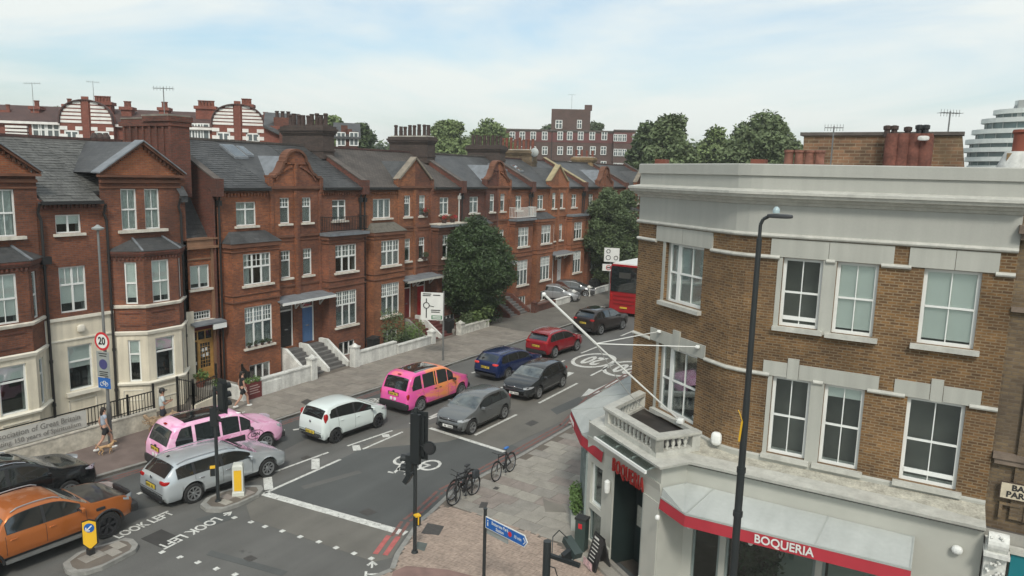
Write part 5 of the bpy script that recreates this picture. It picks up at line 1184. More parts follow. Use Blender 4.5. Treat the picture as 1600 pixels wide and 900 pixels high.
wo_=[(-10.2,34),(-10.2,21.45),(-8.9,19.55),pch(-.62,.03)]; wi_=[(-8.1,34),(-8.1,21.3),pch(-.95,-.25),pch(-.95,-.02)]
aw2=awning('angled grey topped awning with short red valance on the main street side of the restaurant',wo_,wi_,3.27,3.84,.34,[((-10.2,21.45),(-8.1,21.3)),((-8.9,19.55),pch(-.95,-.25)),((-10.2,23.2),(-8.1,23.2)),((-10.2,25.0),(-8.1,25.0)),((-9.6,20.6),(-8.15,20.6))])
dv=Vector((1.3,-1.9,0)).normalized(); p=Vector((-9.85,20.94,3.09)); text('BOQUERIA',.20,white_paint,aw2,p+Vector((-.06,-.045,0)),dv,(0,0,1),.006,.9,.004)
# alarm box, ledge plants
MB().blob(chp(4.3,.12)+(4.35,),(.28,.2,.36),.7).build('alarm_box',white_paint,parent=B_)
MB().blob((.85,YG-.08,3.3),(.22,.16,.2),.9).build('sensor',white_paint,parent=B_)
# flagpole on the balcony, with its stays and fixings
base=Vector((*chp(2.75,.12),4.32)); tn=Vector((ca,-sa,0))
def inpl(px,py): r=_ray(px,py); o=Vector((0,0,EYE)); t=(base-o).dot(tn)/r.dot(tn); return o+r*t
tip,elb=inpl(850,460),inpl(931,537)
fp=empty('flagpole',base,'white flagpole leaning out from the balcony over the street','flagpole')
MB().cyl(base,elb,.024,.022,8).cyl(elb,tip,.034,.03,8).build('pole',white_paint,parent=fp); MB().blob(tip,(.11,.11,.11),.9).build('finial',white_paint,parent=fp)
for px_ in ((1030,518),(1090,542)):
    r=_ray(*px_); nn=Vector((sa,ca,0)); o=Vector((0,0,EYE)); t=(Vector((*chp(2),5))-nn*.08-o).dot(nn)/r.dot(nn); q=o+r*t; MB().cyl(elb,q,.014,None,6).build('stay',white_paint,parent=fp); MB().blob(q,(.12,.12,.09),.6).build('bracket',white_paint,parent=fp)
q=inpl(1045,655); MB().blob(base,(.22,.22,.16),.5).build('bracket',white_paint,parent=fp)
pts=[elb+(base-elb)*t+Vector((0,0,-.55*math.sin(math.pi*t))) for t in [i/10 for i in range(11)]]; MB().tube(pts,.012,5).build('halyard',mat('grey rope',(.3,.3,.28),.9),parent=fp)
# ------------------------------------------------------------------ neighbour on the far right
Nn=empty('neighbour_building',(4,20,0),'weathered brick neighbour at the right edge with old street name sign','building')
b=MB(); b.wall((1.3,YS+.06),(9,YS+.06),3.6,12.0); b.wall((1.75,YS-.02),(2.6,YS-.02),3.9,9.2); b.build('brick_wall',stock_dirty,parent=Nn)
MB().box(1.30,9,YG+.2,YG+.4,0,3.75).build('shopfront_wall',mat('stone pier',(.3,.29,.26),.8,var=.2),parent=Nn)
b=MB(); zc=ony(1590,355,YS).z; b.box(1.25,9,YS-.22,YS+.06,zc-.12,zc+.05); b.box(1.30,9,YS-.12,YS+.06,zc-.25,zc-.12); b.box(1.3,9,YS-.06,YS+.06,8.42,8.52); b.box(1.32,9,YS-.1,YS+.06,5.22,5.34); b.box(1.36,9,YS-.06,YS+.06,5.1,5.22); b.build('stone_band',mat('sooty stone',(.17,.13,.10),.85,var=.35,vs=3),parent=Nn)
b=MB(); 
for x_ in (1.55,2.0,2.45): b.box(x_,x_+.06,YS-.05,YS+.03,3.9,4.25); b.box(x_+.06,x_+.4,YS-.05,YS+.03,4.2,4.25)
b.build('brick_relief',stock_dirty,parent=Nn)
sg=empty('street_name_sign',(1.6,YS-.05,4.5),'old cream street name plate with black capitals on brick wall','sign')
b=MB().box(1.54,3.0,YS-.09,YS-.05,4.38,4.72); b.build('plate',mat('cream enamel',(.55,.48,.36),.6,var=.15,vs=6),parent=sg)
b=MB().box(1.52,3.02,YS-.085,YS-.045,4.36,4.74); b.build('plate_edge',mat('dark brown rim',(.06,.04,.03),.7),parent=sg)
tb=mat('black lettering',(.02,.02,.02),.7,var=0)
text('BATTERSEA',.175,tb,sg,(2.20,YS-.095,4.63),(1,0,0),(0,0,1),.006,1.05,.006); text('PARK ROAD',.175,tb,sg,(2.15,YS-.095,4.475),(1,0,0),(0,0,1),.006,1.05,.006)
# scrolled console and teal sign board
cs=empty('scroll_console',(1.6,YG-.1,2.9),'white carved scroll console between the two shopfronts','console')
b=MB(); b.box(1.33,1.72,YG-.28,YG+.2,1.2,3.66); b.build('block',white_wall,parent=cs)
b=MB(); b.lathe((1.36,YG-.18,3.72),[(.20,0),(.20,.36)],18,'x'); b.lathe((1.38,YG-.33,2.65),[(.09,0),(.09,.3)],12,'x'); b.box(1.30,1.76,YG-.42,YG+.1,3.46,3.54); b.build('scroll',white_wall,parent=cs)
b=MB(); 
for i in range(26): b.blob((1.38+rnd.random()*.32,YG-.30-rnd.random()*.1,2.75+rnd.random()*.65),(.07,.07,.07),.9,6,4)
for i in range(16): b.blob((1.38+rnd.random()*.32,YG-.20-rnd.random()*.14,3.80+rnd.random()*.1),(.07,.07,.06),.9,6,4)
b.build('carving',white_wall,parent=cs)
MB().box(1.80,6,YG-.05,YG+.1,2.6,3.50).build('sign_board',mat('teal sign',(.01,.16,.19),.4,var=.05),parent=None,label='teal shop fascia board at the bottom right corner of the view',cat='sign')
MB().box(1.76,6,YG-.1,YG+.15,3.50,3.58).build('sign_cornice',pale_trim,parent=Nn)
# pipe strip with yellow cable tie beside lamp post lives with the lamp
# planter and hedge on the west front, menu board, bin
hp=Vector((-9.25,20.10,0)); pd=wd_*-1
pb=empty('planter_box',hp,'grey trough planter with clipped green hedge under the restaurant side windows','planter')
w0=q0+wd_*(wl*.30)+wn*.22; w1_=q0+wd_*(wl*.82)+wn*.22
MB().bar(w0+Vector((0,0,.35)),w1_+Vector((0,0,.35)),.34,.5).build('trough',mat('trough grey',(.36,.38,.35),.7,var=.15),parent=pb)
def leaves(b, c, r, n, s, flat=.9, squash=(1,1,1)):
    for _ in range(n):
        v=Vector((rnd.gauss(0,1),rnd.gauss(0,1),rnd.gauss(0,1))).normalized()*(rnd.random()**.33); p=Vector(c)+Vector((v.x*r*squash[0],v.y*r*squash[1],v.z*r*squash[2]))
        a=Vector((rnd.gauss(0,1),rnd.gauss(0,1),rnd.gauss(0,.6))).normalized(); d=a.orthogonal().normalized(); q=s*rnd.uniform(.6,1.3)
        b.v+=[tuple(p-a*q),tuple(p+d*q*.45),tuple(p+a*q),tuple(p-d*q*.45)]; o=len(b.v); b.f.append((o-4,o-3,o-2,o-1))
hedge_m=mat('hedge leaf',(.085,.15,.035),.7,var=.45,vs=7)
b=MB()
for i in range(14): leaves(b,w0.lerp(w1_,(i+.5)/14)+Vector((0,0,.85)),.22,90,.05,squash=(1,1,1.25))
b.build('hedge',hedge_m,parent=pb)
pp=gnd(925,893,.1); mb_=empty('menu_board',pp,'black chalk A board standing by the restaurant entrance','sign board')
q=gnd(934,886,.1); b=MB(); b.slab([q+xd*-.26+Vector((-.15,-.2,0)),q+xd*.26+Vector((-.15,-.2,0)),q+xd*.26+Vector((0,0,.95)),q+xd*-.26+Vector((0,0,.95))],(.03,.04,0)); b.slab([q+xd*-.26+Vector((.18,.22,0)),q+xd*.26+Vector((.18,.22,0)),q+xd*.26+Vector((.02,.02,.95)),q+xd*-.26+Vector((.02,.02,.95))],(-.03,-.04,0)); b.build('panel',black_plastic,parent=mb_)
b=MB()
for i in range(7):
    z=.85-i*.1; t=z/.95; o=q+Vector((-.15*(1-t)-.012,-.2*(1-t)-.016,z)); b.bar(o-xd*.16,o+xd*(.16-.1*rnd.random()),.008,.03 if i else .06)
b.build('chalk_writing',white_wall,parent=mb_)
o=q+Vector((-.2,-.26,.16)); MB().bar(o-xd*.24,o+xd*.24,.01,.22).build('poster',mat('pink white poster',(.6,.4,.4),.6,var=.5,vs=12),parent=mb_)
# shrubs inside windows of the south front (potted plant seen through glass)
pm=mat('dark house plant',(.03,.055,.025),.7,var=.4,vs=5)
for i,(x_,lab) in enumerate(((sx+1.6,'tall leafy pot plant behind the left window under the long awning'),(sx+2.1,'second leafy pot plant behind the window under the long awning'))):
    pt=empty('pot_plant',(x_,YG+.55,.15),lab,'plant'); MB().lathe((x_,YG+.55,.15),[(.16,0),(.2,.35),(.17,.35),(.15,.3)],10).build('pot',pot_dark,parent=pt); b=MB(); b.cyl((x_,YG+.55,.4),(x_,YG+.55,1.3),.02)
    for z_ in (.9,1.25,1.6,1.9): leaves(b,(x_,YG+.55,z_),.35,90,.07)
    b.build('foliage',pm,parent=pt)
# ------------------------------------------------------------------ vehicles
def interp(P, x):
    if x<=P[0][0]: return P[0][1]
    for (a,b_),(c,d) in zip(P,P[1:]):
        if x<=c: return b_+(d-b_)*(x-a)/(c-a) if c>a else d
    return P[-1][1]
def smooth_curve(P, n=3):
    """corner-cut a control polyline, keeping its ends"""
    for _ in range(n):
        Q=[P[0]]
        for a,b_ in zip(P,P[1:]): Q+= [(a[0]*.75+b_[0]*.25,a[1]*.75+b_[1]*.25),(a[0]*.25+b_[0]*.75,a[1]*.25+b_[1]*.75)]
        Q.append(P[-1]); P=Q
    return P
def carpaint(name,col,metal=.0,rough=.28,coat=.7,tex=None):
    if name in MATS: return MATS[name]
    m,t,b=newmat(name); b.inputs['Base Color'].default_value=(*col,1); b.inputs['Metallic'].default_value=metal; b.inputs['Roughness'].default_value=rough; b.inputs['Coat Weight'].default_value=coat; b.inputs['Coat Roughness'].default_value=.05
    if tex:
        o=N(t,'ShaderNodeTexCoord'); mp_=N(t,'ShaderNodeMapping'); n=N(t,'ShaderNodeTexNoise'); cr=N(t,'ShaderNodeValToRGB'); t.links.new(o.outputs['Object'],mp_.inputs[0]); t.links.new(mp_.outputs[0],n.inputs['Vector']); t.links.new(n.outputs[0],cr.inputs[0]); t.links.new(cr.outputs[0],b.inputs['Base Color'])
        if tex.get('absx'):
            sx=N(t,'ShaderNodeSeparateXYZ'); ab=N(t,'ShaderNodeMath',operation='ABSOLUTE'); ma=N(t,'ShaderNodeMath',operation='MULTIPLY_ADD'); t.links.new(o.outputs['Object'],sx.inputs[0]); t.links.new(sx.outputs[0],ab.inputs[0]); t.links.new(ab.outputs[0],ma.inputs[0]); ma.inputs[1].default_value=tex['absx']; t.links.new(n.outputs[0],ma.inputs[2]); t.links.new(ma.outputs[0],cr.inputs[0])
        mp_.inputs['Scale'].default_value=tex['s']; mp_.inputs['Rotation'].default_value=tex['r']; n.inputs['Scale'].default_value=1; n.inputs['Detail'].default_value=3; n.inputs['Distortion'].default_value=.6
        els=cr.color_ramp.elements; els[0].position=tex['p'][0][0]; els[0].color=(*tex['p'][0][1],1); els[1].position=tex['p'][-1][0]; els[1].color=(*tex['p'][-1][1],1)
        for p,c_ in tex['p'][1:-1]: e=els.new(p); e.color=(*c_,1)
    MATS[name]=m; return m
class Car:
    def __init__(s, name, label, cat, loc, yaw, L, Wd, H, wb, xr, top, belt, paint, hw=None, z0=.22, wr=.33, roofw=.74, rim=alloy, **o):
        s.L,s.W,s.H=L,Wd,H; s.top=smooth_curve([(x*L-L/2,z) for x,z in top],2); s.belt=[(x*L-L/2,z) for x,z in belt]
        s.hwp=smooth_curve([(x*L-L/2,v*Wd/2) for x,v in (hw or [(0,.80),(.012,.90),(.06,.965),(.2,1),(.75,1),(.9,.96),(.965,.86),(.992,.70),(1,.60)])],1)
        s.xr=-L/2+xr; s.xf=s.xr+wb; s.z0=z0; s.wr=wr; s.R=wr+.055; s.roofw=roofw; s.o=o; s.flare=o.get('flare',0)
        s.root=empty(name,(0,0,0),label,cat,o.get('group')); s.root.location=(*loc,0); s.root.rotation_euler=(0,0,yaw)
        WORLD[s.root.name]=Vector((0,0,0)); s.build(paint,rim)
    def arch(s,x):
        for w_ in (s.xr,s.xf):
            d=abs(x-w_)
            if d<s.R: return s.wr+math.sqrt(s.R**2-d*d)
        return 0
    def section(s,x):
        hw=interp(s.hwp,x); zt=interp(s.top,x); zb=min(interp(s.belt,x),zt-.035); z0=s.z0+(.14 if x<-s.L/2+.12 or x>s.L/2-.12 else 0)*1.0
        ar=s.arch(x); gh=max(0,(zt-zb)/max(.1,s.H-zb)); e=s.flare*(1 if ar else 0)
        rw=hw*(.95-(.95-s.roofw)*min(1,gh*1.0))
        zz=[z0,z0+.02,z0+.14,z0+.42*(zb-z0),z0+.78*(zb-z0),zb]
        yy=[0,hw*.90,hw*.985+e,hw*1.0+e,hw*.985,hw*.945]
        if ar:
            zz=[max(z,ar+.01*i) for i,z in enumerate(zz[:5])]+[max(zb,ar+.06)]
        zr=zt-.10*min(1,gh)-.012
        zz+=[max(zz[5]+.004,zr),max(zz[5]+.010,zr+.05*min(1,gh)+.004),max(zz[5]+.016,zt-.008),max(zz[5]+.02,zt)]
        yy+=[rw,rw*.94,rw*.62,0]
        return yy,zz
    def side(s,x,z):
        yy,zz=s.section(x)
        for i in range(1,8):
            if zz[i]<=z<=zz[i+1] and zz[i+1]>zz[i]: t=(z-zz[i])/(zz[i+1]-zz[i]); return yy[i]+(yy[i+1]-yy[i])*t
        return yy[1] if z<zz[1] else yy[7]
    def tp(s,x,t):
        """point on the upper skin: t in [-1,1] across, reaching the roof edge"""
        yy,zz=s.section(x); pts=[(0,zz[9]),(yy[8],zz[8]),(yy[7],zz[7]),(yy[6],zz[6])]; d=[0]
        for a,b_ in zip(pts,pts[1:]): d.append(d[-1]+math.hypot(b_[0]-a[0],b_[1]-a[1]))
        q=abs(t)*d[-1]
        for i in range(3):
            if q<=d[i+1]+1e-9: u=(q-d[i])/max(1e-6,d[i+1]-d[i]); y=pts[i][0]+(pts[i+1][0]-pts[i][0])*u; z=pts[i][1]+(pts[i+1][1]-pts[i][1])*u; return math.copysign(y,t),z
        return math.copysign(pts[3][0],t),pts[3][1]
    def patch_top(s,x0,x1,t0,t1,name,m,par,off=.006,nx=8,nt=8,tx=None):
        b=MB(); V=[]
        for i in range(nx+1):
            x=x0+(x1-x0)*i/nx; tm=1.0 if tx is None else tx[0]+(tx[1]-tx[0])*i/nx
            dz=(interp(s.top,x+.02)-interp(s.top,x-.02))/.04; nl=math.hypot(1,dz)
            for j in range(nt+1):
                t=(t0+(t1-t0)*j/nt)*tm; y,z=s.tp(x,t); V.append((x-dz/nl*off,y,z+off/nl))
        F=[(i*(nt+1)+j,(i+1)*(nt+1)+j,(i+1)*(nt+1)+j+1,i*(nt+1)+j+1) for i in range(nx) for j in range(nt)]
        b.add(V,F); return b.build(name,m,parent=par,smooth=True,local=True)
    def patch_side(s,pts,sg,name,m,par,off=.006,nz=4,n=8):
        """pts: list of (x, zlo, zhi)"""
        P=[];
        for (xa,la,ha),(xb,lb,hb) in zip(pts,pts[1:]):
            k=max(1,int(abs(xb-xa)/.09))
            for i in range(k): t=i/k; P.append((xa+(xb-xa)*t,la+(lb-la)*t,ha+(hb-ha)*t))
        P.append(pts[-1]); V=[]
        for x,l,h in P:
            for j in range(nz+1): z=l+(h-l)*j/nz; V.append((x,sg*(s.side(x,z)+off),z))
        F=[(i*(nz+1)+j,(i+1)*(nz+1)+j,(i+1)*(nz+1)+j+1,i*(nz+1)+j+1) for i in range(len(P)-1) for j in range(nz)]
        if sg>0: F=[f[::-1] for f in F]
        return MB().add(V,F).build(name,m,parent=par,smooth=True,local=True)
    def build(s,paint,rim):
        o=s.o; L=s.L; rt=s.root
        xs=set([-L/2,-L/2+.015,-L/2+.04,-L/2+.08,-L/2+.14,L/2,L/2-.012,L/2-.04,L/2-.09,L/2-.16])
        n=34
        for i in range(n+1): xs.add(-L/2+.02+(L-.04)*i/n)
        for w_ in (s.xr,s.xf):
            for k in range(-7,8): xs.add(w_+s.R*math.sin(k/7*math.pi/2)*.999)
        xs=sorted(xs); q=[xs[0]]
        for x in xs[1:]:
            if x-q[-1]>.008: q.append(x)
        xs=q; V=[];m=19
        for x in xs:
            yy,zz=s.section(x)
            V+=[(x,y,z) for y,z in zip(yy,zz)]+[(x,-yy[i],zz[i]) for i in range(8,0,-1)]
        m=18; F=[]
        for i in range(len(xs)-1):
            for j in range(m): k=(j+1)%m; F.append((i*m+j,(i+1)*m+j,(i+1)*m+k,i*m+k)[::-1])
        F.append(tuple(range(m))[::-1]); F.append(tuple((len(xs)-1)*m+j for j in range(m)))
        F=[f[::-1] for f in F]
        body=MB().add(V,F).build('body',paint,parent=rt,smooth=True,local=True,sharp=38)
        s.body=body
        # side glass by door
        for sg in (-1,1):
            if o.get('dlo',True):
                xa=o['side'][0][0]*L-L/2; xb_=o['side'][-1][1]*L-L/2; pts=[]; k=14
                for i in range(k+1):
                    x=xa-.02+(xb_-xa+.04)*i/k; yy,zz=s.section(x); lo=zz[5]+.018; hi=zz[6]-.018
                    if o['side'][0][2]=='q' and i<3: hi=lo+(hi-lo)*(.55+.2*i)
                    if hi-lo<.01: hi=lo+.01
                    pts.append((x,lo,hi))
                s.patch_side(pts,sg,'window_surround',black_plastic,rt,.003)
            for (x0,x1,kind) in o['side']:
                x0=x0*L-L/2; x1=x1*L-L/2; pts=[]
                k=max(2,int((x1-x0)/.08))
                for i in range(k+1):
                    x=x0+(x1-x0)*i/k; yy,zz=s.section(x); lo=zz[5]+.035; hi=zz[6]-.035
                    if kind=='q' : lo=lo+.02; hi=min(hi, lo+(hi-lo)*min(1,(i/k)*1.8+.35))
                    if hi-lo<.015: hi=lo+.015
                    pts.append((x,lo,hi))
                s.patch_side(pts,sg,'side_window',car_glass,rt)
            # door seams and handles
            for x in o.get('seams',[]):
                x=x*L-L/2; yy,zz=s.section(x); s.patch_side([(x-.006,zz[2]+.05,zz[5]-.01),(x+.006,zz[2]+.05,zz[5]-.01)],sg,'door_seam',black_plastic,rt,.003)
            for x in o.get('handles',[]):
                x=x*L-L/2; z=interp(s.belt,x)-.13; MB().blob((x,sg*(s.side(x,z)+.018),z),(.19,.045,.035),.7,8,6).build('door_handle',o.get('hm',paint),parent=rt,local=True,smooth=True)
            x=o['mir']*L-L/2; z=interp(s.belt,x)+.07; y=s.side(x,z-.03)
            mo=MB().blob((x,sg*(y+.12),z),(.13,.21,.14),.6,10,6); mo.cyl((x,sg*y,z-.04),(x,sg*(y+.08),z-.02),.025); mo.build('wing_mirror',o.get('mm',paint),parent=rt,local=True,smooth=True)
            MB().box(x-.072,x-.064,sg*(y+.05),sg*(y+.19),z-.045,z+.045).build('mirror_glass',car_glass,parent=rt,local=True)
            # sills
            s.patch_side([(s.xr+s.R+.02,s.z0+.005,s.z0+.13),(s.xf-s.R-.02,s.z0+.005,s.z0+.13)],sg,'sill_trim',o.get('sillm',black_plastic),rt,.008)
            if o.get('rails'): 
                x0,x1=[v*L-L/2 for v in o['rails']]; pts=[]
                for i in range(9): x=x0+(x1-x0)*i/8; yy,zz=s.section(x); pts.append((x,sg*yy[7]*.98,zz[7]+.035+(.02 if 0<i<8 else -.01)))
                MB().tube(pts,.018,6).build('roof_rail',o.get('railm',alloy),parent=rt,local=True)
            if o.get('archm'):
                for w_ in (s.xr,s.xf):
                    b=MB(); P=[]
                    for i in range(13): th=math.pi*i/12; x=w_+math.cos(th)*(s.R+.02); z=s.wr+math.sin(th)*(s.R+.02); P.append((x,sg*(s.side(x,max(z,s.z0+.15))+.012),z))
                    MB().tube(P,.035,6).build('arch_trim',black_plastic,parent=rt,local=True)
        ws=[v*L-L/2 for v in o['ws']]; s.patch_top(ws[0],ws[1],-1,1,'windscreen',car_glass_sky,rt,tx=(.93,.93))
        rs=[v*L-L/2 for v in o['rs']]; s.patch_top(rs[0],rs[1],-1,1,'rear_window',car_glass,rt,tx=o.get('rtx',(.84,.88)))
        if o.get('roofglass'):
            a,c=[v*L-L/2 for v in o['roofglass']]; s.patch_top(a,c,-1,1,'glass_roof',o.get('rgm',car_glass),rt,tx=(.78,.78))
        if o.get('bonnet'): a,c=[v*L-L/2 for v in o['bonnet'][:2]]; s.patch_top(a,c,-1,1,'bonnet',o['bonnet'][2],rt,.004,tx=(.95,.9))
        # dark interior shade under the wheels arches + wheels
        MB().box(s.xr-.2,s.xf+.2,-s.W/2+.14,s.W/2-.14,s.z0-.03,s.z0+.05).build('underbody',black_plastic,parent=rt,local=True)
        wr=s.wr; tw=.21
        tyre=cmesh(('tyre',wr),lambda b: b.lathe((0,0,0),[(wr*.66,-tw/2+.02),(wr*.70,-tw/2),(wr*.93,-tw/2),(wr,-tw/2+.03),(wr,tw/2-.03),(wr*.93,tw/2),(wr*.70,tw/2),(wr*.66,tw/2-.02),(wr*.655,0)],26,'y',caps=False),rubber)
        ns=o.get('spokes',5)
        def rimf(b):
            b.lathe((0,0,0),[(wr*.63,-.09),(wr*.66,.085),(wr*.62,.09),(wr*.60,.05),(wr*.55,.02),(.06,.0)],26,'y')
        rb=cmesh(('rimback',wr,rim.name),lambda b: b.lathe((0,0,0),[(wr*.64,-.09),(wr*.64,.01),(wr*.1,.0)],26,'y'),black_plastic)
        def spk(b):
            for i in range(ns):
                for d in ((-.12,.12) if ns<=6 else (0,)):
                    th=2*math.pi*i/ns+d; b.bar((math.cos(th-d*.6)*.05,.045,math.sin(th-d*.6)*.05),(math.cos(th)*wr*.62,.078,math.sin(th)*wr*.62),.042,.035,(0,1,0))
            b.lathe((0,0,0),[(.05,.0),(.05,.075),(.03,.08)],12,'y'); n=26
            b.lathe((0,0,0),[(wr*.58,.03),(wr*.59,.098),(wr*.70,.102),(wr*.705,.02)],26,'y')
            b.f=[f for f in b.f if len(f)<20]
        rs_=cmesh(('rim',wr,ns,rim.name),spk,rim)
        for me in (tyre,): 
            for f in me.polygons: f.use_smooth=True
            me.set_sharp_from_angle(angle=R(30))
        for w_ in (s.xr,s.xf):
            for sg in (-1,1):
                wo=inst('wheel',tyre,rt,(w_,sg*(s.W/2-tw/2-.015),wr),0 if sg>0 else math.pi); inst('wheel_disc',rb,wo,(0,0,0)); r_=inst('rim',rs_,wo,(0,.012,0)); r_.rotation_euler=(0,rnd.random(),0)
                if o.get('dark_arch',True): pass
        # plates, lamps, grille via callbacks
        zb=o.get('rplate',.62); xb=-L/2
        for yy0,yy1,zz0,zz1 in ((-.72,.72,.545,.553),(-.30,-.292,zb-.09,zb+.09),(.292,.30,zb-.09,zb+.09),(-.3,.3,zb+.083,zb+.09)): MB().box(xb-.012,xb+.02,yy0*s.W/1.8,yy1*s.W/1.8,zz0,zz1).build('tailgate_seam',black_plastic,parent=rt,local=True)
        for yy_,nm in ((zb,'rear'),): 
            MB().box(xb-.022,xb+.03,-.26,.26,zb-.055,zb+.055).build('number_plate',plate_y,parent=rt,local=True); b=MB()
            for i in range(7): 
                if i!=4: b.box(xb-.026,xb-.02,.21-i*.065,.245-i*.065,zb-.035,zb+.035)
            b.build('plate_characters',black_plastic,parent=rt,local=True)
        zf=o.get('fplate',.38); MB().box(L/2-.04,L/2+.024,-.26,.26,zf-.055,zf+.055).build('number_plate',plate_w,parent=rt,local=True); b=MB()
        for i in range(7):
            if i!=4: b.box(L/2+.022,L/2+.028,.21-i*.065,.245-i*.065,zf-.035,zf+.035)
        b.build('plate_characters',black_plastic,parent=rt,local=True)
        for part,c_,sz,e,m_ in o.get('blobs',[]):
            for sg in (-1,1):
                if c_[1]==0 and sg>0: continue
                X_=c_[0]*L-L/2 if abs(c_[0])<=1.2 else c_[0]; Y_=c_[1]*s.W/2
                if part=='headlamp':
                    z=c_[2]; hz_=sz[2]*.5; s.patch_side([(L/2-sz[0]-.10,z+hz_*.2,z+hz_*.7),(L/2-sz[0]*.6-.06,z-hz_*.6,z+hz_),(L/2-.10,z-hz_,z+hz_*.8),(L/2-.012,z-hz_*.9,z+hz_*.4)],sg,'headlamp',m_,rt,.008); continue
                if part=='tail_lamp': X_=max(X_,-L/2+sz[0]*.5-.012); Y_=s.side(X_,c_[2])-sz[1]*.5+.014
                MB().blob((X_,sg*Y_,c_[2]),sz,e,14,8).build(part,m_,parent=rt,local=True,smooth=True)
HATCH_TOP=[(0,.42),(.003,.80),(.025,.93),(.045,1.02),(.10,1.33),(.16,1.43),(.30,1.46),(.46,1.46),(.58,1.38),(.68,1.16),(.755,1.0),(.86,.93),(.95,.80),(.985,.68),(.997,.55),(1,.42)]
BELT=[(0,.80),(.05,.93),(.3,.95),(.6,.92),(.75,.90),(.9,.84),(.97,.72),(1,.5)]
def lamps(H=1.46,tail='side',zt=.86,zh=.66):
    l=[('headlamp',(.955,.74,zh),(.34,.30,.15),.65,lamp_clear)]
    if tail=='side': l+=[('tail_lamp',(.035,.86,zt),(.22,.20,.22),.6,lamp_red)]
    return l
def fcar(*a,**k): return Car(*a,**k)
def yawof(p,q): return math.atan2(q[1]-p[1],q[0]-p[0])
carsg='cars queuing on the street'
# grey hatchback facing the camera
def hatch(name,label,loc,yaw,paint,L=4.0,W_=1.70,H=1.46,rim=alloy):
    sc=H/1.46
    return Car(name,label,'car',loc,yaw,L,W_,H,2.50,.70,[(x,z*sc) for x,z in HATCH_TOP],BELT,paint,
      side=[(.12,.225,'q'),(.245,.43,''),(.45,.665,'')],seams=[.235,.44,.68],handles=[.29,.49],mir=.655,ws=(.585,.745),rs=(.045,.10),fplate=.40,rplate=.70,rim=rim,group='dark hatchbacks waiting at the lights',
      blobs=[('headlamp',(.945,.72,.70),(.40,.34,.13),.6,lamp_clear),('tail_lamp',(.03,.84,.92),(.20,.22,.20),.6,lamp_red),('grille',(.985,0,.66),(.10,.95,.09),.4,black_plastic),('lower_grille',(.985,0,.36),(.12,1.1,.16),.4,black_plastic),('grille_trim',(.989,0,.69),(.09,.90,.015),.4,chrome),('fog_lamp',(.98,.66,.36),(.16,.24,.12),.6,black_plastic),('badge',(.996,0,.69),(.05,.13,.13),.9,chrome)])
pol=gnd(727,679); 
hatch('grey_hatchback','grey hatchback facing the camera behind the stop line, nearest of the two oncoming cars',(-17.3,26.35),R(-91.5),carpaint('grey car paint',(.16,.168,.168),.4,.25),3.85)
hatch('black_hatchback','black hatchback facing the camera just behind the grey one, beside the blue estate',(-17.45,32.25),R(-91),carpaint('black car paint',(.028,.031,.033),.3,.22),4.2,1.78,1.46)
# silver estate
EST_TOP=[(0,.42),(.002,.82),(.012,.98),(.03,1.05),(.095,1.38),(.14,1.455),(.30,1.475),(.48,1.46),(.58,1.38),(.66,1.18),(.735,.99),(.84,.92),(.94,.80),(.98,.68),(.997,.55),(1,.42)]
Car('silver_estate','silver estate car beside the long traffic island, seen from behind','car',(-21.15,15.95),R(83),4.72,1.83,1.48,2.79,.98,EST_TOP,BELT,carpaint('silver car paint',(.52,.555,.57),.45,.25),
  side=[(.105,.215,''),(.235,.42,''),(.44,.655,'')],seams=[.225,.43,.665],handles=[.27,.47],mir=.645,ws=(.585,.725),rs=(.03,.10),rplate=.70,wr=.34,rim=alloy,spokes=8,rails=(.12,.56),hm=chrome,
  blobs=[('headlamp',(.95,.74,.68),(.42,.30,.12),.6,lamp_clear),('tail_lamp',(.035,.80,.90),(.30,.36,.14),.55,lamp_red),('bumper_trim',(.006,0,.38),(.10,1.45,.14),.4,black_plastic),('chrome_strip',(.004,0,.30),(.10,1.3,.02),.4,chrome),('badge',(.004,0,.98),(.03,.11,.11),.9,chrome),('antenna',(.13,0,1.50),(.12,.04,.07),.8,black_plastic)])
# white mini MPV
W_TOP=[(0,.42),(.002,.80),(.012,.95),(.03,1.10),(.07,1.38),(.12,1.53),(.25,1.585),(.42,1.59),(.54,1.52),(.66,1.26),(.77,1.05),(.88,.96),(.955,.84),(.988,.70),(.997,.55),(1,.42)]
white_p=carpaint('white car paint',(.62,.68,.66),0,.3)
Car('white_hatchback','small rounded white hatchback with tall red tail lamps between the two pink taxis','car',(-21.2,22.35),R(85),3.74,1.68,1.59,2.36,.66,W_TOP,[(0,.80),(.05,1.07),(.2,1.05),(.45,.985),(.7,.92),(.9,.88),(.97,.75),(1,.5)],white_p,
  side=[(.115,.20,'q'),(.225,.44,''),(.465,.70,'')],seams=[.215,.45,.72],handles=[.26,.49],mir=.70,ws=(.55,.765),rs=(.03,.085),rplate=.50,wr=.30,rim=dark_alloy,
  blobs=[('headlamp',(.945,.74,.78),(.42,.28,.17),.6,lamp_clear),('tail_lamp',(.06,.905,1.08),(.20,.12,.44),.6,lamp_red),('badge',(.003,0,.93),(.03,.11,.11),.9,chrome),('bumper_trim',(.0,0,.36),(.08,1.1,.10),.4,black_plastic)])
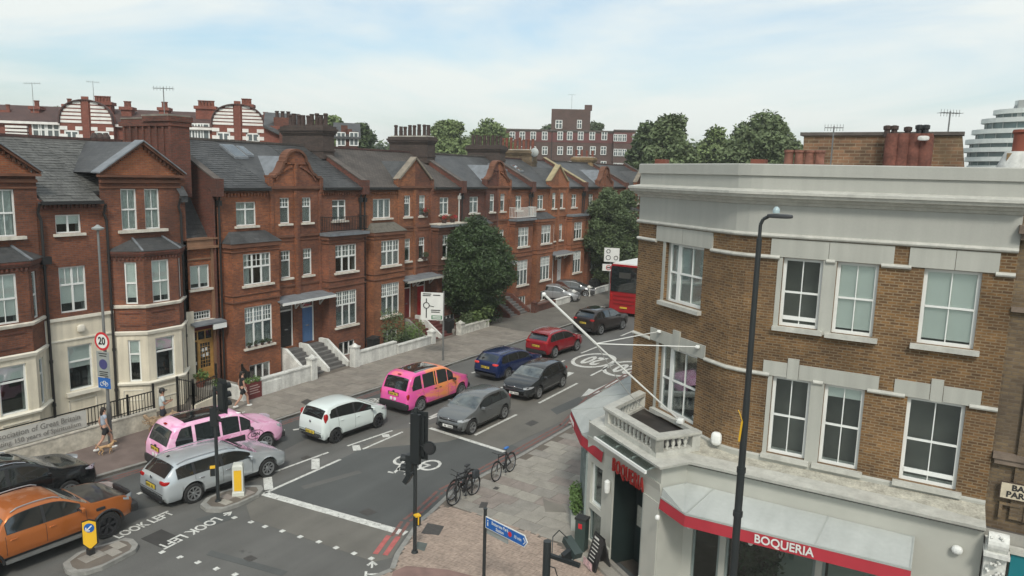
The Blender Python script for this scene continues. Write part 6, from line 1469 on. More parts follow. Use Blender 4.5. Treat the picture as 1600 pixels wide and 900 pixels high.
# taxis
TX_TOP=[(0,.45),(.002,.86),(.008,1.02),(.022,1.12),(.06,1.60),(.095,1.79),(.16,1.86),(.40,1.87),(.545,1.84),(.62,1.70),(.70,1.34),(.755,1.16),(.84,1.10),(.93,1.02),(.975,.86),(.994,.62),(1,.45)]
TX_HW=[(0,.84),(.01,.92),(.05,.975),(.2,1),(.72,1),(.85,.94),(.94,.82),(.985,.64),(1,.52)]
def taxi(label,loc,yaw,paint,rimm):
    return Car('london_taxi',label,'taxi',loc,yaw,4.86,1.88,1.87,2.985,.88,TX_TOP,[(0,.9),(.05,1.05),(.3,1.06),(.65,1.04),(.75,1.02),(.88,.98),(.96,.85),(1,.6)],paint,hw=TX_HW,
      dlo=False,side=[(.075,.205,'q'),(.23,.415,''),(.435,.575,''),(.585,.67,'')],seams=[.22,.425,.58,.70],handles=[.39,.46],hm=black_plastic,mir=.66,mm=black_plastic,ws=(.625,.745),rs=(.022,.072),rtx=(.86,.86),rplate=.92,wr=.36,rim=rimm,spokes=9,roofglass=(.17,.50),roofw=.78,group='wrapped taxis on the street',archm=False,
      blobs=[('headlamp',(.955,.62,.86),(.34,.32,.30),.9,lamp_clear),('tail_lamp',(.022,.88,.86),(.16,.16,.30),.6,lamp_red),('bumper',(.008,0,.42),(.20,1.78,.34),.35,black_plastic),('front_bumper',(.985,0,.40),(.22,1.35,.30),.35,black_plastic),('high_brake_light',(.085,0,1.76),(.10,.20,.04),.5,lamp_red),('badge',(.003,0,1.05),(.04,.12,.07),.6,black_plastic),('licence_disc',(-2.455,.12,.70),(.03,.14,.14),.4,white_paint)])
pink=carpaint('pink taxi wrap',(.78,.32,.52),0,.35,.5,dict(s=(1.1,1.1,3.5),r=(0,.3,0),p=[(.42,(.80,.42,.60)),(.52,(.84,.52,.68)),(.60,(.74,.32,.52))]))
sunset=carpaint('pink orange taxi wrap',(.8,.2,.4),0,.3,.5,dict(absx=.13,s=(1.2,1.2,3.2),r=(0,.5,0),p=[(.40,(.83,.30,.09)),(.56,(.86,.26,.18)),(.68,(.74,.13,.32)),(.82,(.76,.10,.38))]))
t1=taxi('pale pink taxi with black glass roof and printed side panels beside the silver estate',(-23.25,17.65),R(80),pink,alloy)
t2=taxi('magenta and orange swirled taxi with glass roof in mid street, ahead of the white hatchback',(-20.9,27.75),R(86),sunset,alloy)
# printed side graphics of the pale pink taxi
for sg in (-1,):
    x0=-.05; o=t1
    o.patch_side([(-1.05,.60,.92),(.55,.60,.92)],sg,'black_panel',black_plastic,o.root,.008)
    me=text_mesh('LDN',.15,.004,.9,.002).copy(); me.materials.clear(); me.materials.append(white_paint)
    q=bpy.data.objects.new('lettering',me); C.objects.link(q); q.parent=o.root; q.matrix_local=Matrix.Translation((-.25,sg*(o.side(0,.78)+.015),.77))@Matrix.Rotation(math.pi/2,4,'X')
    me=text_mesh('LDN',.20,.004,.9,.006).copy(); me.materials.clear(); me.materials.append(black_plastic)
    q=bpy.data.objects.new('lettering',me); C.objects.link(q); q.parent=o.root; q.matrix_local=Matrix.Translation((.98,sg*(o.side(1,.8)+.010),.80))@Matrix.Rotation(math.pi/2,4,'X')
    b=MB(); P=[]
    for i in range(25): th=2*math.pi*i/24; x=.98+.33*math.cos(th); z=.80+.16*math.sin(th); P.append((x,sg*(o.side(x,z)+.008),z))
    b.tube(P,.010,5); b.build('printed_ring',black_plastic,parent=o.root,local=True)
    for k in range(9): o.patch_side([(-.8+k*.17,1.725,1.755),(-.69+k*.17,1.725,1.755)],sg,'printed_stroke',white_paint,o.root,.006,1)
    for k in range(8): o.patch_side([(-.98+k*.17,.64,.70),(-.88+k*.17,.64,.70)],sg,'printed_stroke',white_paint,o.root,.012,1)
# swirl lines on the sunset taxi
def swirl(o,sg,m,k):
    r2=random.Random(k)
    for i in range(26):
        x=r2.uniform(-1.9,1.9); z=r2.uniform(.55,.98); n=9; P=[]
        for j in range(n):
            xx=x+j*.07; zz=z+.06*math.sin(j*.9+i)+j*.008
            if xx>2.1 or min(abs(xx-o.xr),abs(xx-o.xf))<.5 and zz<.82: break
            P.append((xx,zz-.008,zz+.008))
        if len(P)>2: o.patch_side(P,sg,'wrap_stroke',m,o.root,.004,1)
swirl(t2,-1,mat('wrap stroke orange',(.85,.36,.10),.4,var=0),3); swirl(t2,-1,mat('wrap stroke pink',(.75,.08,.30),.4,var=0),5); swirl(t1,-1,mat('wrap stroke rose',(.66,.20,.38),.4,var=0),8)
t2.patch_side([(-.55,1.10,1.74),(-.50,1.10,1.74)],-1,'pillar_wrap',mat('wrap stroke orange',(.85,.36,.10)),t2.root,.009)
# blue estate, red SUV, dark SUV
Car('blue_estate','dark blue estate car beside the black hatchback, brake lights on','car',(-20.35,34.55),R(84.5),4.5,1.80,1.47,2.69,.93,EST_TOP,BELT,carpaint('blue car paint',(.012,.028,.11),.4,.25),
  side=[(.105,.215,'q'),(.235,.42,''),(.44,.655,'')],seams=[.225,.43,.665],handles=[.27,.47],mir=.645,ws=(.585,.725),rs=(.03,.10),rplate=.74,wr=.33,rails=(.12,.56),railm=black_plastic,
  blobs=[('headlamp',(.95,.74,.68),(.42,.30,.12),.6,lamp_clear),('tail_lamp',(.028,.80,.93),(.26,.34,.12),.55,mat('lit brake lamp',(.75,.05,.04),.3,var=0)),('bumper_trim',(.006,0,.34),(.10,1.35,.14),.4,black_plastic)])
SUV_TOP=[(0,.48),(.002,.90),(.012,1.08),(.035,1.15),(.085,1.45),(.13,1.60),(.28,1.655),(.46,1.65),(.57,1.56),(.67,1.30),(.745,1.12),(.86,1.06),(.95,.94),(.985,.78),(.997,.62),(1,.48)]
SBELT=[(0,.9),(.05,1.04),(.3,1.07),(.6,1.04),(.75,1.02),(.9,.97),(.97,.82),(1,.6)]
def suv(label,loc,yaw,L,W_,H,paint,z0=.28,roofm=None,name='suv',**k):
    sc=H/1.655
    return Car(name,label,'car',loc,yaw,L,W_,H,k.pop('wb',L*.59),k.pop('xr',L*.19),[(x,z*sc) for x,z in SUV_TOP],[(x,z*sc) for x,z in SBELT],paint,z0=z0,side=k.pop('sidew',[(.10,.21,'q'),(.23,.42,''),(.44,.665,'')]),seams=[.22,.43,.68],handles=[.27,.47],mir=.655,ws=(.575,.735),rs=(.035,.09),rplate=k.pop('rplate',.80*sc),wr=k.pop('wr',.36),rails=k.pop('rails',(.12,.55)),
      blobs=[('headlamp',(.95,.76,.86*sc),(.40,.30,.15),.6,lamp_clear),('tail_lamp',(.028,.80,1.02*sc),(.26,.32,.15),.55,lamp_red),('bumper_trim',(.008,0,.42),(.12,1.5,.22),.4,black_plastic),('spoiler',(.085,0,1.56*sc),(.22,1.25,.05),.4,k.pop('spm',paint)),('front_bumper',(.985,0,.46),(.14,1.3,.22),.4,black_plastic)]+k.pop('xb',[]),**k)
suv('bright red SUV between the blue estate and the dark brown SUV',(-20.5,40.35),R(84),4.3,1.82,1.60,carpaint('red car paint',(.30,.008,.018),.3,.25),roofglass=None)
suv('dark brown large SUV with black roof following the red bus',(-20.85,48.3),R(80),4.75,1.98,1.80,carpaint('brown black paint',(.035,.026,.024),.4,.3),wr=.38,rails=None,roofglass=(.16,.55))
# black SUV and orange pickup at the left edge
suv('black SUV at the left edge behind the orange pickup',(-24.75,10.95),R(88),4.85,1.95,1.80,carpaint('gloss black paint',(.008,.009,.010),.2,.2),wr=.37,roofglass=(.16,.55),railm=chrome)
PU_TOP=[(0,.60),(.003,1.05),(.01,1.12),(.26,1.13),(.30,1.20),(.335,1.58),(.38,1.73),(.50,1.755),(.60,1.70),(.68,1.42),(.735,1.24),(.80,1.20),(.90,1.16),(.965,1.02),(.99,.82),(1,.55)]
Car('orange_pickup','metallic orange double cab pickup with black bonnet at the left edge of the road','pickup',(-21.5,9.95),R(87),5.36,1.90,1.76,3.22,1.17,PU_TOP,[(0,1.05),(.3,1.14),(.6,1.12),(.74,1.12),(.88,1.08),(.96,.95),(1,.7)],carpaint('orange car paint',(.50,.15,.035),.5,.3),
  side=[(.335,.50,''),(.515,.685,'')],seams=[.325,.51,.71],handles=[.36,.54],hm=carpaint('orange car paint',()),mir=.685,ws=(.61,.73),rs=(.305,.335),rplate=.7,fplate=.5,wr=.40,z0=.42,rails=(.37,.60),railm=alloy,archm=True,spokes=6,rim=dark_alloy,bonnet=(.745,.955,carpaint('bonnet black',(.02,.021,.022),.1,.4)),
  blobs=[('headlamp',(.965,.74,.98),(.34,.34,.20),.6,lamp_clear),('front_bumper',(.985,0,.62),(.26,1.75,.34),.35,black_plastic),('grille',(.992,0,.95),(.10,.95,.22),.4,black_plastic),('tail_lamp',(.01,.9,.95),(.12,.14,.3),.5,lamp_red),('wing_vent',(.785,.985,1.0),(.26,.04,.09),.4,black_plastic)])
b_=[o for o in bpy.data.objects if o.name.startswith('orange_pickup')][0]
for sg in (-1,1): MB().box(-1.0,1.05,sg*.86,sg*1.02,.40,.46).build('side_step',galv,parent=b_,local=True)
# cars parked in the front garden up the street
for i,(lx,ly,yw,pc,lab) in enumerate([(-29.2,57.5,R(15),('parked silver paint',(.35,.36,.37)),'silver car parked in the front yard up the street, nearer the white wall'),(-29.4,61.2,R(20),('parked grey paint',(.10,.105,.11)),'dark grey car parked in the front yard up the street, beside the bins')]):
    c_=hatch('parked_car',lab,(lx,ly),yw,carpaint(pc[0],pc[1],.5,.3)); c_.root['group']='cars parked in a front yard'
# double decker bus, seen from behind
bus=empty('double_decker_bus',(0,0,0),'red double decker bus with dark rear windows and white roof going away up the street','bus'); bus.location=(-21.35,59.6,0); bus.rotation_euler=(0,0,R(87)); WORLD[bus.name]=Vector((0,0,0))
redp=carpaint('bus red paint',(.31,.006,.010),0,.3)
def rbox(b,x0,x1,hw,z0,z1,r=.18,top=True):
    P=[(-hw,z0),(hw,z0),(hw,z1-r)]+[(hw-r+r*math.cos(t),z1-r+r*math.sin(t)) for t in [R(a) for a in (20,45,70)]]+[(hw-r,z1),(-hw+r,z1)]+[(-hw+r-r*math.cos(t),z1-r+r*math.sin(t)) for t in [R(a) for a in (70,45,20)]]+[(-hw,z1-r)]
    n=len(P); b.add([(x0,y,z) for y,z in P]+[(x1,y,z) for y,z in P],[tuple(range(n))[::-1],tuple(range(n,2*n))]+[(i,(i+1)%n,n+(i+1)%n,n+i) for i in range(n)]); return b
rbox(MB(),-5.3,5.3,1.26,.3,4.12,.20).build('body',redp,parent=bus,local=True)
rbox(MB(),-5.2,5.2,1.14,4.0,4.22,.08).build('roof',white_paint,parent=bus,local=True)
b=MB(); rbox(b,-5.36,-5.28,1.19,1.95,3.98,.15); b.build('rear_window',car_glass,parent=bus,local=True)
b=MB(); b.box(-5.37,-5.35,-.5,.5,3.05,3.5); b.build('destination_display',mat('display',(.05,.05,.045),.4),parent=bus,local=True)
pass
MB().box(-5.36,-5.30,-.9,.9,.95,1.0).box(-5.36,-5.30,-.9,.9,1.25,1.28).box(-5.36,-5.30,-.9,.9,1.6,1.63).build('engine_cover_seam',carpaint('bus dark red',(.2,.004,.006),0,.4),parent=bus,local=True)
for sg in (-1,1): MB().blob((-5.32,sg*1.12,1.45),(.10,.16,.6),.5).build('tail_lamp',lamp_red,parent=bus,local=True); MB().box(-4.8,4.8,sg*1.25,sg*1.275,2.75,3.6).build('side_window',car_glass,parent=bus,local=True); MB().box(-4.8,4.8,sg*1.25,sg*1.275,1.35,2.15).build('side_window',car_glass,parent=bus,local=True)
MB().box(-5.37,-5.3,-.3,.3,.62,.74).build('number_plate',plate_y,parent=bus,local=True)
for x in (-3.2,2.9):
    for sg in (-1,1): MB().lathe((x,sg*1.10,.48),[(.2,-.14),(.46,-.14),(.48,-.1),(.48,.1),(.46,.14),(.2,.14)],20,'y').build('wheel',rubber,parent=bus,local=True)

# ------------------------------------------------------------------ bicycles
def bicycle(label,p,yaw,lean=0,frame=mat('black bike frame',(.02,.02,.022),.4,var=0),bag=None,saddlecover=None,basket=False):
    r=.34; o=empty('bicycle',(p[0],p[1],.1),label,'bicycle','bicycles standing on the corner pavement'); o.rotation_euler=(lean,0,yaw); WORLD[o.name]=Vector((0,0,0))
    b=MB(); R_=[(-.52,r),( .52,r)]; bb=(-.08,.28); seat=(-.22,.82); hd=(.33,.80); hd2=(.36,.66)
    for a,c in ((bb,seat),(bb,hd2),((-.20,.76),hd),(seat,R_[0]),(bb,R_[0])): b.bar((a[0],0,a[1]),(c[0],0,c[1]),.038,.038)
    b.tube([(.325,0,.86),(.36,0,.66),(.42,.0,.55),(.52,.04,r)],.016); b.tube([(.42,.0,.55),(.52,-.04,r)],.014); b.tube([(-.25,0,.95),(-.2,0,.76)],.014); b.build('frame',frame,parent=o,local=True)
    for x,_ in R_:
        w_=MB(); n=24
        P=[(x+r*math.cos(2*math.pi*i/n),0,r+r*math.sin(2*math.pi*i/n)) for i in range(n+1)]; w_.tube(P,.025,6); wo=w_.build('wheel',rubber,parent=o,local=True)
        s_=MB(); P=[(x+(r-.03)*math.cos(2*math.pi*i/n),0,r+(r-.03)*math.sin(2*math.pi*i/n)) for i in range(n+1)]; s_.tube(P,.008,4)
        for i in range(14): th=2*math.pi*i/14; s_.bar((x,.015 if i%2 else -.015,r),(x+(r-.03)*math.cos(th),0,r+(r-.03)*math.sin(th)),.004,.004)
        s_.build('spokes',alloy,parent=o,local=True)
    b=MB(); b.tube([(.30,-.28,.93),(.34,-.2,.95),(.35,0,.92),(.34,.2,.95),(.30,.28,.93)],.013); b.tube([(.325,0,.84),(.35,0,.92)],.014); b.build('handlebar',black_plastic,parent=o,local=True)
    MB().blob((-.26,0,.97),(.28,.14,.07),.7).build('saddle',saddlecover or black_plastic,parent=o,local=True)
    b=MB(); b.lathe((-.08,0,.28),[(.09,-.05),(.09,-.045),(.02,-.045)],14,'y'); b.bar((-.08,.06,.28),(.02,.07,.16),.02,.02); b.bar((-.08,-.06,.28),(-.18,-.07,.40),.02,.02); b.box(-.03,.07,.07,.13,.15,.17); b.box(-.23,-.13,-.13,-.07,.39,.41); b.build('crank',dark_alloy,parent=o,local=True)
    for x in (-.52,.52): b=MB(); b.tube([(x+(r+.04)*math.cos(t),0,r+(r+.04)*math.sin(t)) for t in [R(a) for a in range(20 if x<0 else 60,190 if x<0 else 150,18)]],.012,4); b.build('mudguard',black_plastic,parent=o,local=True)
    if bag: MB().blob((-.56,.10,.72),(.30,.16,.30),.5).build('pannier',bag,parent=o,local=True)
    return o
B1=gnd(703,792,.1); B2=gnd(742,775,.1)
a_,c_=gnd(713,790,.1),gnd(745,773,.1); yb=yawof(a_,c_); 
bicycle('black bicycle with a dark front bag, nearest of the pair locked together by the kerb',((a_.x+c_.x)/2-.1,(a_.y+c_.y)/2),yb+math.pi,R(6),bag=mat('dark bag',(.03,.035,.04),.8))
bicycle('black bicycle on the street side of the pair locked together by the kerb',((a_.x+c_.x)/2-.45,(a_.y+c_.y)/2+.28),yb+.10+math.pi,R(-5))
a_,c_=gnd(775,752,.1),gnd(800,735,.1)
bicycle('black bicycle with a bright blue saddle cover standing alone by the kerb',((a_.x+c_.x)/2,(a_.y+c_.y)/2),yawof(a_,c_)+math.pi,R(5),saddlecover=mat('blue cover',(.03,.14,.42),.6,var=.1))
for (px_,py_),lab in (((728,786),'steel cycle hoop holding the pair of black bicycles'),):
    g=gnd(px_,py_,.1)+Vector((-.25,.25,0)); o=empty('cycle_stand',g,lab,'cycle stand'); d=Vector((math.cos(yb),math.sin(yb),0))*.42
    MB().tube([g-d,g-d+Vector((0,0,.6)),g-d*.8+Vector((0,0,.75)),g+d*.8+Vector((0,0,.75)),g+d+Vector((0,0,.6)),g+d],.028,8).build('hoop',black_iron,parent=o)
# ------------------------------------------------------------------ people and dogs
def skinobj(name, verts, edges, radii, m, parent, root=0, sub=1, loc=(0,0,0)):
    me=bpy.data.meshes.new(name); me.from_pydata(verts,edges,[]); o=bpy.data.objects.new(name,me); C.objects.link(o); o.parent=parent; o.location=loc
    md=o.modifiers.new('Skin','SKIN'); md.use_smooth_shade=True; md.branch_smoothing=.6
    for i,r in enumerate(radii):
        sv=me.skin_vertices[0].data[i]; sv.radius=(r,r) if not isinstance(r,tuple) else r; sv.use_root=(i==root)
    if sub: s_=o.modifiers.new('Sub','SUBSURF'); s_.levels=sub; s_.render_levels=sub
    me.materials.append(m); return o
skin_m=mat('skin',(.42,.24,.17),.6,var=.05); skin_tan=mat('tanned skin',(.33,.18,.12),.6,var=.05)
def person(label, p, yaw, top, bottom, hair, skinm=None, stride=.22, H=1.70, arms=((.10,-.05),(.12,.16)), cap=None, phone=False, longhair=True, longtop=False, shoe=white_paint):
    skinm=skinm or skin_m
    o=empty('person',(p[0],p[1],.1),label,'person'); o.rotation_euler=(0,0,yaw); o.scale=(H/1.70,)*3; WORLD[o.name]=Vector((0,0,0))
    k=stride
    V=[(0,0,.94),(0,0,1.12),(0,0,1.30),(.0,0,1.42),(.015,0,1.49),(.03,0,1.58),(.03,0,1.65)]; E=[(0,1),(1,2),(2,3),(3,4),(4,5),(5,6)]
    Rr=[(.13,.10),(.115,.09),(.15,.10),(.09,.07),.05,(.075,.09),(.055,.065)]
    def add(vs,rs,start):
        pi=start
        for v,r in zip(vs,rs): V.append(v); Rr.append(r); E.append((pi,len(V)-1)); pi=len(V)-1
        return pi
    feet=[]
    for sg in (-1,1):
        f=k*sg; kx=f*.65+.06 if f<0 else f*.85+.05; ank=(f*1.15 if f>0 else f*1.5, sg*.085, .085+(.09 if f<0 else .0))
        add([(0.0,sg*.085,.86),(kx,sg*.09,.49),(ank[0]*.55+kx*.45-.02,sg*.088,.30),ank,(ank[0]+.12,sg*.09,ank[2]-.05)],[.088,.06,.055,.038,.035],0); feet.append(ank)
    for sg,(ex,wx) in zip((-1,1),arms):
        if phone: el=(.06,sg*.21,1.13); wr=(.27,sg*.07,1.20)
        else: el=(-.03+ex*-sg*.5,sg*.215,1.12); wr=(ex*-sg+.04+wx*.3,sg*.21,.88)
        a=add([(0,sg*.165,1.385),el,wr],[.058,.040,.027],3); d=(Vector(wr)-Vector(el)).normalized(); pal=Vector(wr)+d*.055
        h=add([tuple(pal)],[(.026,.018)],a)
        side=Vector((0,1,0)).cross(d).normalized()
        for i,(ofs,l) in enumerate(((-.024,.062),(-.008,.072),(.008,.068),(.024,.055))):
            q=pal+d*.02+side*ofs; add([tuple(q+d*l*.5),tuple(q+d*l+Vector((0,-sg*.012,0)))],[.008,.007],h)
        q=Vector(wr)+d*.03+side*.028; add([tuple(q+side*.012+d*.02),tuple(q+side*.02+d*.045)],[.009,.008],a)
    skinobj('body',V,E,Rr,skinm,o)
    # clothing follows the same bones, a little wider
    tv=[(0,0,.97 if not longtop else .86),(0,0,1.12),(0,0,1.30),(0,0,1.41),(0,.165,1.385),(0,-.165,1.385)]; te=[(0,1),(1,2),(2,3),(3,4),(3,5)]; tr_=[(.15,.12),(.13,.11),(.165,.12),(.10,.085),.072,.072]
    for sg,idx in ((1,4),(-1,5)):
        el=(.06,sg*.21,1.13) if phone else (-.03,sg*.205,1.20); tv.append(tuple(Vector((0,sg*.165,1.385)).lerp(Vector(el),.62))); te.append((idx,len(tv)-1)); tr_.append(.062)
    skinobj('top',tv,te,tr_,top,o)
    bv=[(0,0,1.0),(0,0,.90)]; be=[(0,1)]; br=[(.145,.115),(.15,.125)]
    for sg in (-1,1):
        f=k*sg; kx=f*.65+.06 if f<0 else f*.85+.05; hp=Vector((0,sg*.09,.84)); kn=Vector((kx,sg*.09,.49)); bv+= [tuple(hp),tuple(hp.lerp(kn,.62))]; n=len(bv); be+=[(1,n-2),(n-2,n-1)]; br+=[.105,.095]
    skinobj('shorts',bv,be,br,bottom,o)
    for a in feet: MB().blob((a[0]+.05,a[1],a[2]-.045),(.26,.095,.09),.75,10,6).build('shoe',shoe,parent=o,local=True,smooth=True)
    hb=MB(); hb.blob((.0,0,1.625),(.20,.175,.20),.9,12,8)
    if longhair: hb.blob((-.07,0,1.50),(.10,.15,.22),.85,10,6)
    hb.build('hair',hair,parent=o,local=True,smooth=True)
    fb=MB(); fb.blob((.118,0,1.585),(.03,.022,.045),.9,6,4); fb.build('nose',skinm,parent=o,local=True,smooth=True)
    for sg in (-1,1): MB().blob((.100,sg*.032,1.605),(.02,.03,.014),.9,6,4).build('eye',black_plastic,parent=o,local=True); MB().blob((.025,sg*.083,1.59),(.04,.02,.06),.9,6,4).build('ear',skinm,parent=o,local=True)
    MB().blob((.103,0,1.545),(.02,.05,.012),.9,6,4).build('mouth',mat('lips',(.35,.12,.1),.6),parent=o,local=True)
    if cap: c=MB(); c.lathe((.02,0,1.64),[(.105,0),(.105,.05),(.08,.09),(.02,.105)],14); c.blob((.13,0,1.645),(.16,.15,.02),.8); c.build('cap',cap,parent=o,local=True,smooth=True)
    if phone: MB().box(.30,.31,-.04,.04,1.20,1.34).build('phone',black_plastic,parent=o,local=True)
    return o
hair_d=mat('dark hair',(.02,.014,.01),.7); blackc=mat('black cloth',(.015,.015,.017),.85); bluegrey=mat('pale blue grey cloth',(.30,.34,.40),.85,var=.12,vs=9); palec=mat('pale shirt cloth',(.46,.52,.53),.85,var=.08)
person('woman in pale blue grey top and black shorts walking a small golden dog',(-26.95,15.35),R(80),bluegrey,blackc,hair_d,stride=.26)
person('man in black cap, pale shirt and dark shorts looking at a phone',(-27.05,17.85),R(62),palec,mat('navy cloth',(.02,.025,.035),.85),hair_d,stride=.14,phone=True,cap=black_plastic,longhair=False,H=1.80,skinm=skin_tan)
person('person in black top and shorts walking past the dark red notice box',(-26.95,21.75),R(70),blackc,blackc,hair_d,stride=.26,skinm=skin_m)
def dog(label, p, yaw, h, m, fluffy=False, lead_to=None):
    o=empty('dog',(p[0],p[1],.1),label,'dog'); o.rotation_euler=(0,0,yaw); o.scale=(h/.5,)*3; WORLD[o.name]=Vector((0,0,0))
    V=[(-.26,0,.46),(-.05,0,.45),(.20,0,.45),(.33,0,.56),(.42,0,.66),(.52,0,.63),(.58,0,.60)]; E=[(0,1),(1,2),(2,3),(3,4),(4,5),(5,6)]; Rr=[(.09,.10),(.085,.095),(.115,.125),.08,(.075,.075),.045,.03]
    def add(vs,rs,s):
        for v,r in zip(vs,rs): V.append(v); Rr.append(r); E.append((s,len(V)-1)); s=len(V)-1
    for sg,k in ((-1,.06),(1,-.06)):
        add([(-.28,sg*.075,.36),(-.20+k,sg*.08,.24),(-.32+k,sg*.08,.14),(-.29+k,sg*.08,.03),(-.24+k,sg*.08,.02)],[.075,.042,.026,.022,.024],0)
        add([(.23,sg*.075,.32),(.21-k,sg*.08,.17),(.23-k*1.5,sg*.08,.03),(.27-k*1.5,sg*.08,.02)],[.055,.03,.022,.025],2)
    add([(-.38,0,.52),(-.48,0,.62),(-.52,0,.72)],[.035,.03,.02] if not fluffy else [.06,.07,.05],0)
    if fluffy: Rr=[(r*1.25 if not isinstance(r,tuple) else (r[0]*1.3,r[1]*1.25)) for r in Rr]
    skinobj('body',V,E,Rr,m,o,root=1)
    for sg in (-1,1): MB().blob((.40,sg*.07,.69),(.07,.03,.12),.8,8,6).build('ear',m,parent=o,local=True,smooth=True); MB().blob((.50,sg*.035,.67),(.02,.02,.02),.9,6,4).build('eye',black_plastic,parent=o,local=True)
    MB().blob((.61,0,.60),(.035,.04,.03),.9,6,4).build('nose',black_plastic,parent=o,local=True)
    if fluffy:
        b=MB()
        for _ in range(900):
            t=rnd.random(); c0=Vector((-.45+.95*t,0,.45+.18*max(0,t-.6))); leaves(b,c0,.17,1,.035)
        b.build('fur',m,parent=o,local=True)
    return o
gold=mat('golden fur',(.42,.27,.14),.9,var=.35,vs=12); tan=mat('tan shaggy fur',(.35,.25,.16),.95,var=.35,vs=12)
dog('small golden dog on a lead trotting beside the woman in shorts',(-26.55,15.15),R(75),.34,gold)
dog('shaggy tan dog beside the man in the black cap',(-27.05,17.75),R(60),.58,tan,True)
ld=empty('dog_lead',(-26.8,15.5,.9),'thin dark lead from the woman hand to the golden dog','lead'); MB().tube([(-26.85,15.55,.95),(-26.6,15.5,.55),(-26.5,15.35,.36)],.007,4).build('strap',blackc,parent=ld)

# ------------------------------------------------------------------ street furniture
def post(b,x,y,z0,z1,r): b.cyl((x,y,z0),(x,y,z1),r,None,12)
def face(parent,c,nrm,shape,name,m,off=.0,th=.006,kind='disc'):
    """thin plate facing nrm at c; shape: list of (u,v) or radius"""
    n=Vector(nrm).normalized(); u=Vector((0,0,1)).cross(n).normalized(); v=n.cross(u); c=Vector(c)+n*off
    pts=[(shape*math.cos(2*math.pi*i/28),shape*math.sin(2*math.pi*i/28)) for i in range(28)] if isinstance(shape,(int,float)) else shape
    return MB().slab([c+u*a+v*b_ for a,b_ in pts],-n*th).build(name,m,parent=parent)
def rect(w_,h_): return [(-w_/2,-h_/2),(w_/2,-h_/2),(w_/2,h_/2),(-w_/2,h_/2)]
def ftext(parent,txt,size,m,c,nrm,off,du=0,dv=0,xs=1,bold=0):
    n=Vector(nrm).normalized(); u=Vector((0,0,1)).cross(n).normalized(); v=n.cross(u); return text(txt,size,m,parent,Vector(c)+n*off+u*du+v*dv,u,v,.003,xs,bold)
sgn_red=mat('sign red',(.50,.02,.03),.4,var=0); sgn_blue=mat('sign blue',(.01,.10,.36),.4,var=.05); sgn_navy=mat('sign navy',(.05,.05,.16),.4,var=0); sgn_white=mat('sign white',(.66,.67,.64),.4,var=.05); sgn_grey=mat('sign back grey',(.26,.28,.27),.5,var=.1); sgn_black=mat('sign black',(.01,.01,.011),.5,var=0); sgn_green=mat('sign green',(.01,.14,.05),.4,var=0); yel=mat('safety yellow',(.72,.42,.02),.5,var=.06)
# left lamp column with the 20 sign
g=gnd(173,697,.1); o=empty('lamp_post',g,'slim grey lamp column by the cream wall carrying the 20 limit sign','street lamp')
b=MB(); b.cyl(g,g+Vector((0,0,1.6)),.09,.085,12); b.cyl(g+Vector((0,0,1.6)),g+Vector((0,0,8.4)),.065,.04,12); b.build('column',galv,parent=o)
MB().lathe(g+Vector((0,0,8.4)),[(.04,0),(.2,.04),(.22,.10),(.1,.16),(.03,.22)],12).build('lantern',sgn_grey,parent=o)
nf=(.22,-.97,0); sx_=g.x; c=Vector((sx_,g.y,0))
so_=empty('speed_limit_sign',c+Vector((0,-.1,4.3)),'round red ringed 20 sign on the slim lamp column','sign')
cc=Vector((sx_,g.y-.1,4.30)); face(so_,cc,nf,.36,'red_ring',sgn_red,.0); face(so_,cc,nf,.27,'disc_face',sgn_white,.004); ftext(so_,'20',.40,sgn_black,cc,nf,.012,0,0,.85,.012)
so_=empty('parking_sign',c+Vector((0,-.1,3.4)),'grey parking zone plate with navy disc below the 20 sign','sign')
cc=Vector((sx_,g.y-.1,3.40)); face(so_,cc,nf,rect(.62,1.0),'plate',sgn_grey); face(so_,cc+Vector((0,0,.0)),nf,.20,'navy_disc',sgn_navy,.006)
for i,(z,w_) in enumerate([(.42,.40),(.33,.34),(-.30,.42),(-.38,.36),(-.45,.42)]): face(so_,cc+Vector((0,0,z)),nf,rect(w_,.035),'text_line',sgn_black,.006,.003)
so_=empty('cycle_sign',c+Vector((0,-.1,2.7)),'blue cycle route plate at the bottom of the sign stack','sign')
cc=Vector((sx_,g.y-.1,2.66)); face(so_,cc,nf,rect(.60,.42),'plate',sgn_blue)
n=Vector(nf).normalized(); u=Vector((0,0,1)).cross(n).normalized(); v=Vector((0,0,1)); b=MB(); q=cc+n*.012
for s_ in (-.11,.11): b.tube([q+u*(s_+.075*math.cos(t))+v*(.075*math.sin(t)-.04) for t in [2*math.pi*i/12 for i in range(13)]],.010,4)
b.tube([q-u*.11-v*.04,q-u*.03+v*.08,q+u*.06+v*.08,q+u*.11-v*.04,q-v*.04,q-u*.03+v*.08],.009,4); b.build('cycle_pictogram',sgn_white,parent=so_)
# roundabout direction sign
g=gnd(692,563,.1); o=empty('direction_sign',g,'large white roundabout direction sign on a grey post on the left pavement','sign'); nf=(.45,-.9,0)
MB().cyl(g,g+Vector((0,0,4.1)),.055,None,12).build('post',galv,parent=o)
cc=Vector((g.x-.56,g.y-.36,3.30)); face(o,cc,nf,rect(1.30,1.62),'board',sgn_white,.0,.03)
n=Vector(nf).normalized(); u=Vector((0,0,1)).cross(n).normalized(); v=Vector((0,0,1)); q=cc+n*.01
b=MB(); b.tube([q-u*.33+u*.17*math.cos(t)+v*(.17*math.sin(t)+.05) for t in [2*math.pi*i/16 for i in range(17)]],.025,4); b.bar(q-u*.33-v*.68,q-u*.33-v*.12,.06,.012,n); b.bar(q-u*.33+v*.22,q-u*.33+v*.45,.06,.012,n); b.bar(q-u*.16+v*.03,q+u*.12-v*.02,.035,.012,n); b.build('roundabout_symbol',sgn_black,parent=o)
